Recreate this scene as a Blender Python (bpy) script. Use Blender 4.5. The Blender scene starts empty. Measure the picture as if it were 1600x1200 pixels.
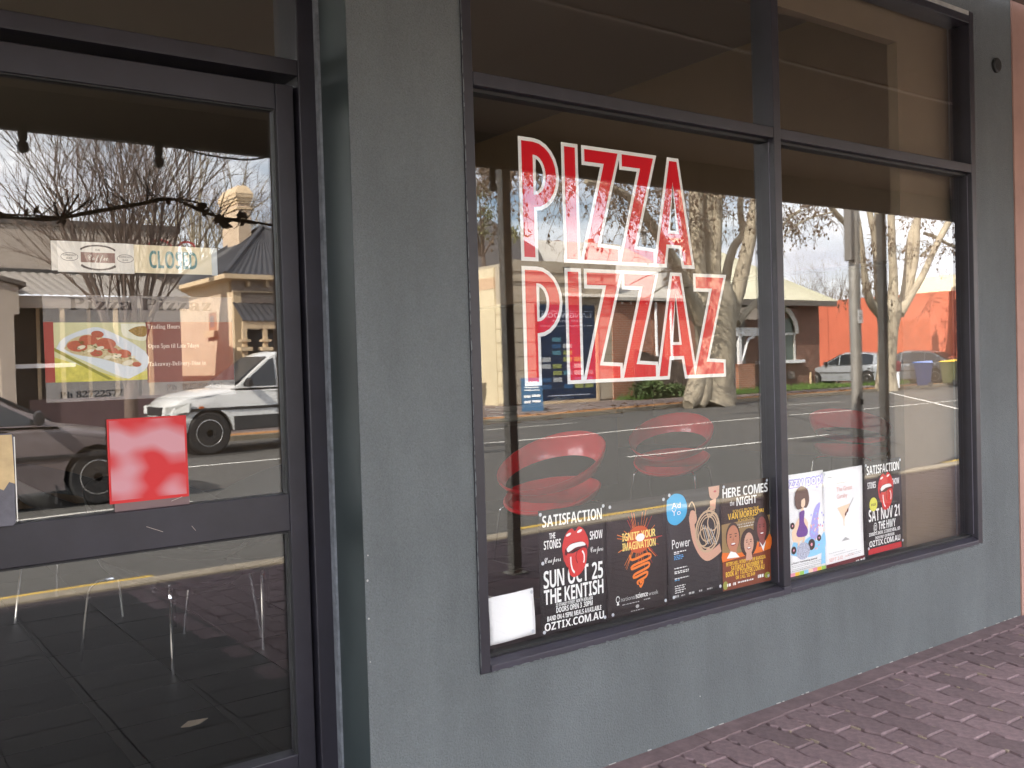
import bpy, bmesh, math, random
from mathutils import Vector, Matrix
random.seed(7)
S = bpy.context.scene
COL = S.collection
R = math.radians
PI = math.pi

# ------------------------------------------------------------------ camera
FPX, CAMD, CAMH = 1480.0, 2.45, 1.45
def _n(v):
    l = math.sqrt(sum(a * a for a in v)); return [a / l for a in v]
def _d(a, b): return sum(x * y for x, y in zip(a, b))
AX = _n([2845 - 800, 505 - 600, FPX])
_z = [2700 - 800, 65000 - 600, FPX]
_k = _d(AX, _z)
AZ = _n([a - _k * b for a, b in zip(_z, AX)])
AY = [AZ[1] * AX[2] - AZ[2] * AX[1], AZ[2] * AX[0] - AZ[0] * AX[2], AZ[0] * AX[1] - AZ[1] * AX[0]]
if AY[2] < 0: AY = [-a for a in AY]
cd = bpy.data.cameras.new('camera'); cam = bpy.data.objects.new('camera', cd); COL.objects.link(cam)
cd.sensor_width = 36; cd.lens = 36 * FPX / 1600; cd.clip_start = 0.05; cd.clip_end = 3000
m = Matrix(((AX[0], -AX[1], -AX[2]), (AY[0], -AY[1], -AY[2]), (-AZ[0], AZ[1], AZ[2]))).to_4x4()
m.translation = (0, -CAMD, CAMH)
cam.matrix_world = m
S.camera = cam

# ------------------------------------------------------------------ daylight
SUN_EL, SUN_AZ = R(40), R(17)          # sun low along the street, a little behind the shops
TOSUN = Vector((-math.cos(SUN_EL) * math.cos(SUN_AZ), math.cos(SUN_EL) * math.sin(SUN_AZ), math.sin(SUN_EL)))
ld = bpy.data.lights.new('sun', 'SUN'); sun = bpy.data.objects.new('sun', ld); COL.objects.link(sun)
ld.energy = 4.6; ld.angle = R(0.6); ld.color = (1.0, 0.93, 0.82)
sun.rotation_euler = TOSUN.to_track_quat('Z', 'Y').to_euler(); sun.location = (0, -8, 30)
W = bpy.data.worlds.new('World'); S.world = W; W.use_nodes = True
wn, wl = W.node_tree.nodes, W.node_tree.links
bg = wn['Background']; bg.inputs[1].default_value = 0.10
sky = wn.new('ShaderNodeTexSky'); sky.sky_type = 'NISHITA'; sky.sun_disc = False
sky.sun_elevation = SUN_EL; sky.sun_rotation = math.atan2(TOSUN.x, TOSUN.y); sky.dust_density = 1.5
tc = wn.new('ShaderNodeTexCoord'); mp = wn.new('ShaderNodeMapping'); mp.inputs['Scale'].default_value = (1, 1, 3.2)
n1 = wn.new('ShaderNodeTexNoise'); n1.inputs['Scale'].default_value = 3.1; n1.inputs['Detail'].default_value = 7; n1.inputs['Roughness'].default_value = 0.58
rp = wn.new('ShaderNodeValToRGB'); rp.color_ramp.elements[0].position = 0.36; rp.color_ramp.elements[1].position = 0.56
n2 = wn.new('ShaderNodeTexNoise'); n2.inputs['Scale'].default_value = 5.3; n2.inputs['Detail'].default_value = 5
rc = wn.new('ShaderNodeValToRGB')
rc.color_ramp.elements[0].position = 0.36; rc.color_ramp.elements[0].color = (7.2, 7.4, 8.2, 1)
rc.color_ramp.elements[1].position = 0.62; rc.color_ramp.elements[1].color = (13.0, 12.9, 12.8, 1)
mx = wn.new('ShaderNodeMixRGB')
wl.new(tc.outputs['Generated'], mp.inputs[0]); wl.new(mp.outputs[0], n1.inputs['Vector']); wl.new(mp.outputs[0], n2.inputs['Vector'])
wl.new(n1.outputs[0], rp.inputs[0]); wl.new(n2.outputs[0], rc.inputs[0])
wl.new(rp.outputs[0], mx.inputs[0]); wl.new(sky.outputs[0], mx.inputs[1]); wl.new(rc.outputs[0], mx.inputs[2])
wl.new(mx.outputs[0], bg.inputs[0])
vs = S.view_settings
vs.view_transform = 'Standard'; vs.look = 'None'; vs.gamma = 1; vs.use_curve_mapping = False
vs.exposure = 2.88          # exposed for the shade under the verandah
S.cycles.max_bounces = 10; S.cycles.transparent_max_bounces = 24; S.cycles.glossy_bounces = 4
S.cycles.sample_clamp_indirect = 1.5
try: S.cycles.use_denoising = True
except Exception: pass

# ------------------------------------------------------------------ projection helpers
# a point of the photograph on the plane y = Y (F), and the place in the street whose mirror
# image in a pane at y = yp is seen there (V): x, -distance from the shop front, height
def ray(px, py):
    r = (px - 800, py - 600, FPX); return _d(r, AX), _d(r, AY), -_d(r, AZ)
def F(px, py, Y=0.0):
    r = ray(px, py); t = (Y + CAMD) / r[1]; return r[0] * t, CAMH + r[2] * t
DOOR = 0.195
def V(px, py, Yr, yp=0.0):
    x, z = F(px, py, Yr + 2 * yp); return Vector((x, -Yr, z))
def Yat(px, x, yp=0.0):
    r = ray(px, 560); return x * r[1] / r[0] - CAMD - 2 * yp
def proj(p):
    q = (p[0], p[1] + CAMD, p[2] - CAMH)
    c = [q[0] * AX[i] + q[1] * AY[i] - q[2] * AZ[i] for i in range(3)]
    return (800 + FPX * c[0] / c[2], 600 + FPX * c[1] / c[2]) if c[2] > 0.01 else None

# ------------------------------------------------------------------ materials
MATS = {}
def mat(name, col, rough=0.6, metal=0.0, noise=None, bump=None, rnd=0.0, spec=0.5, coat=0.0, col2=None, coords='Object'):
    """noise=(scale, amount[, detail]) varies the colour (towards col2 if given); bump=(scale, strength, distance)"""
    if name in MATS: return MATS[name]
    M = bpy.data.materials.new(name); M.use_nodes = True
    n, l = M.node_tree.nodes, M.node_tree.links
    b = n['Principled BSDF']
    b.inputs['Roughness'].default_value = rough; b.inputs['Metallic'].default_value = metal
    b.inputs['Specular IOR Level'].default_value = spec; b.inputs['Coat Weight'].default_value = coat
    c4 = (*col, 1)
    b.inputs['Base Color'].default_value = c4
    t = n.new('ShaderNodeTexCoord')
    out = None
    if noise:
        a = n.new('ShaderNodeTexNoise'); a.inputs['Scale'].default_value = noise[0]
        a.inputs['Detail'].default_value = noise[2] if len(noise) > 2 else 6; a.inputs['Roughness'].default_value = 0.65
        l.new(t.outputs[coords], a.inputs['Vector'])
        r = n.new('ShaderNodeValToRGB'); k = noise[1]
        r.color_ramp.elements[0].position = 0.3; r.color_ramp.elements[1].position = 0.7
        lo = col2 if col2 else tuple(c * (1 - k) for c in col)
        hi = tuple(min(1, c * (1 + (0 if col2 else k))) for c in col)
        r.color_ramp.elements[0].color = (*lo, 1); r.color_ramp.elements[1].color = (*hi, 1)
        l.new(a.outputs[0], r.inputs[0]); out = r.outputs[0]
    if rnd:
        oi = n.new('ShaderNodeObjectInfo'); h = n.new('ShaderNodeHueSaturation')
        mr = n.new('ShaderNodeMapRange'); mr.inputs[3].default_value = 1 - rnd; mr.inputs[4].default_value = 1 + rnd
        l.new(oi.outputs['Random'], mr.inputs[0]); l.new(mr.outputs[0], h.inputs['Value'])
        if out: l.new(out, h.inputs['Color'])
        else: h.inputs['Color'].default_value = c4
        out = h.outputs[0]
    if out: l.new(out, b.inputs['Base Color'])
    if bump:
        a = n.new('ShaderNodeTexNoise'); a.inputs['Scale'].default_value = bump[0]; a.inputs['Detail'].default_value = 4
        l.new(t.outputs[coords], a.inputs['Vector'])
        u = n.new('ShaderNodeBump'); u.inputs['Strength'].default_value = bump[1]
        u.inputs['Distance'].default_value = bump[2] if len(bump) > 2 else 0.01
        l.new(a.outputs[0], u.inputs['Height']); l.new(u.outputs[0], b.inputs['Normal'])
    MATS[name] = M
    return M

def glass_mat(name, base, tint, dirt=0.0):
    M = bpy.data.materials.new(name); M.use_nodes = True
    n, l = M.node_tree.nodes, M.node_tree.links
    n.remove(n['Principled BSDF'])
    lw = n.new('ShaderNodeLayerWeight'); lw.inputs[0].default_value = 0.5
    pw = n.new('ShaderNodeMath'); pw.operation = 'POWER'; pw.inputs[1].default_value = 5
    ma = n.new('ShaderNodeMath'); ma.operation = 'MULTIPLY_ADD'; ma.inputs[1].default_value = 1 - base; ma.inputs[2].default_value = base
    tr = n.new('ShaderNodeBsdfTransparent'); tr.inputs[0].default_value = (*tint, 1)
    gl = n.new('ShaderNodeBsdfGlossy'); gl.inputs['Roughness'].default_value = 0.0; gl.inputs[0].default_value = (1, 1, 1, 1)
    ms = n.new('ShaderNodeMixShader')
    if dirt:                            # float glass is never quite flat
        t = n.new('ShaderNodeTexCoord'); a = n.new('ShaderNodeTexNoise'); a.inputs['Scale'].default_value = 1.6; a.inputs['Detail'].default_value = 1
        u = n.new('ShaderNodeBump'); u.inputs['Strength'].default_value = 1; u.inputs['Distance'].default_value = dirt
        l.new(t.outputs['Object'], a.inputs['Vector']); l.new(a.outputs[0], u.inputs['Height']); l.new(u.outputs[0], gl.inputs['Normal'])
    l.new(lw.outputs['Facing'], pw.inputs[0]); l.new(pw.outputs[0], ma.inputs[0]); l.new(ma.outputs[0], ms.inputs[0])
    l.new(tr.outputs[0], ms.inputs[1]); l.new(gl.outputs[0], ms.inputs[2])
    l.new(ms.outputs[0], n['Material Output'].inputs[0])
    return M

def brick_mat(name, c1, c2, mortar, bw=0.24, bh=0.086, ms=0.012):
    M = bpy.data.materials.new(name); M.use_nodes = True
    n, l = M.node_tree.nodes, M.node_tree.links; b = n['Principled BSDF']; b.inputs['Roughness'].default_value = 0.85
    t = n.new('ShaderNodeTexCoord'); mpn = n.new('ShaderNodeMapping'); mpn.inputs['Rotation'].default_value = (R(90), 0, 0)
    k = n.new('ShaderNodeTexBrick'); k.inputs['Scale'].default_value = 1
    k.inputs['Brick Width'].default_value = bw; k.inputs['Row Height'].default_value = bh; k.inputs['Mortar Size'].default_value = ms
    k.inputs['Color1'].default_value = (*c1, 1); k.inputs['Color2'].default_value = (*c2, 1); k.inputs['Mortar'].default_value = (*mortar, 1)
    l.new(t.outputs['Object'], mpn.inputs[0]); l.new(mpn.outputs[0], k.inputs['Vector'])
    a = n.new('ShaderNodeTexNoise'); a.inputs['Scale'].default_value = 3; l.new(t.outputs['Object'], a.inputs['Vector'])
    h = n.new('ShaderNodeHueSaturation'); mr = n.new('ShaderNodeMapRange'); mr.inputs[3].default_value = 0.7; mr.inputs[4].default_value = 1.3
    l.new(a.outputs[0], mr.inputs[0]); l.new(mr.outputs[0], h.inputs['Value']); l.new(k.outputs[0], h.inputs['Color']); l.new(h.outputs[0], b.inputs['Base Color'])
    u = n.new('ShaderNodeBump'); u.inputs['Distance'].default_value = 0.01; u.inputs['Strength'].default_value = 0.6; u.invert = True
    l.new(k.outputs['Fac'], u.inputs['Height']); l.new(u.outputs[0], b.inputs['Normal'])
    return M

GLASS = glass_mat('shop_glass', 0.060, (0.985, 0.985, 0.98), 0.0005)
DGLASS = glass_mat('dark_window_glass', 0.05, (0.35, 0.38, 0.4))
STUCCO = mat('grey_green_stucco', (0.108, 0.118, 0.121), 0.82, noise=(1.7, 0.10), bump=(170, 0.9, 0.006))
def weathered(M, fine, fa, stain, sa):
    """add fine speckle and soft upright stains over a material's own colour"""
    n, l = M.node_tree.nodes, M.node_tree.links; b = n['Principled BSDF']; src = b.inputs['Base Color'].links[0].from_socket
    t = n.new('ShaderNodeTexCoord'); a = n.new('ShaderNodeTexNoise'); a.inputs['Scale'].default_value = fine; a.inputs['Detail'].default_value = 3
    mpn = n.new('ShaderNodeMapping'); mpn.inputs['Scale'].default_value = (1, 1, .22); c = n.new('ShaderNodeTexNoise'); c.inputs['Scale'].default_value = stain; c.inputs['Detail'].default_value = 7; c.inputs['Roughness'].default_value = .7
    l.new(t.outputs['Object'], a.inputs['Vector']); l.new(t.outputs['Object'], mpn.inputs[0]); l.new(mpn.outputs[0], c.inputs['Vector'])
    for sock, lo in ((a.outputs[0], fa), (c.outputs[0], sa)):
        mr = n.new('ShaderNodeMapRange'); mr.inputs[1].default_value = .25; mr.inputs[2].default_value = .75; mr.inputs[3].default_value = 1 - lo; mr.inputs[4].default_value = 1 + lo
        h = n.new('ShaderNodeHueSaturation'); l.new(sock, mr.inputs[0]); l.new(mr.outputs[0], h.inputs['Value']); l.new(src, h.inputs['Color']); src = h.outputs[0]
    l.new(src, b.inputs['Base Color'])
weathered(STUCCO, 260, .16, 3.0, .20)
FRAME = mat('aubergine_frame_paint', (0.017, 0.015, 0.022), 0.45, noise=(9, 0.25), bump=(60, 0.08, 0.002))
SILLM = mat('worn_sill_paint', (0.036, 0.033, 0.048), 0.45, noise=(7, 0.5), col2=(0.032, 0.028, 0.036), bump=(40, 0.15, 0.002))
RUBBER = mat('black_rubber', (0.006, 0.006, 0.007), 0.6)
BEIGE = mat('beige_wall_paint', (0.155, 0.112, 0.072), 0.8, noise=(3, 0.08))
CEILM = mat('cream_verandah_lining', (0.17, 0.132, 0.102), 0.7, noise=(1.2, 0.12))
FASC = mat('dark_fascia_paint', (0.04, 0.031, 0.028), 0.6)
WHITE = mat('white_print', (0.82, 0.82, 0.80), 0.5, spec=0.08)
RED = mat('red_vinyl', (0.62, 0.010, 0.020), 0.5, spec=0.08)
PAPER = mat('white_paper', (0.86, 0.86, 0.87), 0.6, spec=0.15)
BLACKP = mat('black_poster_ink', (0.013, 0.012, 0.013), 0.5, spec=0.12)
CHROME = mat('chrome', (0.75, 0.75, 0.76), 0.12, 1.0)

# ------------------------------------------------------------------ mesh helpers
class MB:
    def __init__(s): s.v = []; s.f = []
    def add(s, v, f):
        o = len(s.v); s.v += [tuple(p) for p in v]; s.f += [tuple(i + o for i in q) for q in f]
    def box(s, x0, x1, y0, y1, z0, z1, M=None):
        v = [(x, y, z) for z in (z0, z1) for y in (y0, y1) for x in (x0, x1)]
        if M: v = [M @ Vector(p) for p in v]
        s.add(v, [(0, 2, 3, 1), (4, 5, 7, 6), (0, 1, 5, 4), (2, 6, 7, 3), (0, 4, 6, 2), (1, 3, 7, 5)]); return s
    def quad(s, *p): s.add(p, [tuple(range(len(p)))]); return s
    def prism(s, pts, h):              # polygon pts swept by the vector h
        n = len(pts); h = Vector(h); a = [Vector(p) for p in pts]
        s.add(a + [p + h for p in a], [tuple(range(n - 1, -1, -1)), tuple(range(n, 2 * n))] + [(i, (i + 1) % n, n + (i + 1) % n, n + i) for i in range(n)]); return s
    def tube(s, pts, rad, n=6, cap=True):
        pts = [Vector(p) for p in pts]; k = len(pts)
        if not hasattr(rad, '__len__'): rad = [rad] * k
        v = []; u = None
        for i in range(k):
            t = pts[min(i + 1, k - 1)] - pts[max(i - 1, 0)]
            t = t.normalized() if t.length > 1e-9 else Vector((0, 0, 1))
            if u is None: u = t.orthogonal().normalized()
            else:
                u = u - t * u.dot(t); u = u.normalized() if u.length > 1e-6 else t.orthogonal().normalized()
            w = t.cross(u)
            for j in range(n):
                a = 2 * PI * j / n; v.append(pts[i] + (u * math.cos(a) + w * math.sin(a)) * rad[i])
        f = [(i * n + j, i * n + (j + 1) % n, (i + 1) * n + (j + 1) % n, (i + 1) * n + j) for i in range(k - 1) for j in range(n)]
        if cap: f += [tuple(range(n - 1, -1, -1)), tuple(range((k - 1) * n, k * n))]
        s.add(v, f); return s
    def lathe(s, prof, c=(0, 0, 0), n=20, axis='z', M=None):   # prof: (radius, height)
        v = []; k = len(prof)
        for r_, h in prof:
            for j in range(n):
                a = 2 * PI * j / n; x, y = r_ * math.cos(a), r_ * math.sin(a)
                p = Vector((x, y, h)) if axis == 'z' else Vector((x, h, y)) if axis == 'y' else Vector((h, x, y))
                if M: p = M @ p
                v.append(p + Vector(c))
        f = [(i * n + j, i * n + (j + 1) % n, (i + 1) * n + (j + 1) % n, (i + 1) * n + j) for i in range(k - 1) for j in range(n)]
        f += [tuple(range(n - 1, -1, -1)), tuple(range((k - 1) * n, k * n))]
        s.add(v, f); return s
    def build(s, name, mt, parent=None, smooth=False, bevel=0.0, kind=None):
        me = bpy.data.meshes.new(name); me.from_pydata(s.v, [], s.f); me.materials.append(mt)
        bm = bmesh.new(); bm.from_mesh(me); bmesh.ops.recalc_face_normals(bm, faces=bm.faces); bm.to_mesh(me); bm.free()
        if smooth:
            me.polygons.foreach_set('use_smooth', [True] * len(me.polygons)); me.set_sharp_from_angle(angle=R(38))
        o = bpy.data.objects.new(name, me); COL.objects.link(o)
        if parent is not None: o.parent = parent
        if bevel:
            b = o.modifiers.new('bevel', 'BEVEL'); b.width = bevel; b.segments = 2; b.limit_method = 'ANGLE'; b.angle_limit = R(40)
        if kind: o['kind'] = kind
        return o

def box(name, x0, x1, y0, y1, z0, z1, mt, parent=None, bevel=0.0):
    return MB().box(min(x0, x1), max(x0, x1), min(y0, y1), max(y0, y1), min(z0, z1), max(z0, z1)).build(name, mt, parent, bevel=bevel)
def tag(o, label, cat, group=None):
    o['label'] = label; o['category'] = cat
    if group: o['group'] = group
    return o
def thing(name, label, cat, loc=(0, 0, 0), rz=0.0, group=None):
    o = bpy.data.objects.new(name, None); COL.objects.link(o); o.location = loc; o.rotation_euler = (0, 0, rz); o.empty_display_size = 0.2
    return tag(o, label, cat, group)
def copy_thing(root, loc, rz, label):
    r = root.copy(); COL.objects.link(r); r.location = loc; r.rotation_euler = (0, 0, rz); r['label'] = label
    for ch in [c for c in KIDS(root)]:
        c = ch.copy(); COL.objects.link(c); c.parent = r
        for g in KIDS(ch):
            d = g.copy(); COL.objects.link(d); d.parent = c
    return r
def KIDS(o): return [c for c in bpy.data.objects if c.parent == o]

# flat print: curves collected now, turned into meshes in one go at the end
PENDING = []
def curve_obj(cu, name, mt, parent, loc, rot=(R(90), 0, 0), scale=(1, 1, 1), label=None):
    cu.materials.append(mt)
    o = bpy.data.objects.new(name, cu); COL.objects.link(o); o.location = loc; o.rotation_euler = rot; o.scale = scale
    if parent is not None: o.parent = parent
    PENDING.append(o); return o
def bold(s):
    r = ''
    for ch in s:
        if 'A' <= ch <= 'Z': r += chr(0x1D400 + ord(ch) - 65)
        elif 'a' <= ch <= 'z': r += chr(0x1D41A + ord(ch) - 97)
        elif '0' <= ch <= '9': r += chr(0x1D7CE + ord(ch) - 48)
        else: r += ch
    return r
def heavy(s):
    r = ''
    for ch in s:
        if 'A' <= ch <= 'Z': r += chr(0x1D5D4 + ord(ch) - 65)
        elif 'a' <= ch <= 'z': r += chr(0x1D5EE + ord(ch) - 97)
        elif '0' <= ch <= '9': r += chr(0x1D7EC + ord(ch) - 48)
        else: r += ch
    return r
def script(s):
    return ''.join(chr(0x1D4D0 + ord(c) - 65) if 'A' <= c <= 'Z' else chr(0x1D4EA + ord(c) - 97) if 'a' <= c <= 'z' else c for c in s)
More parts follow.
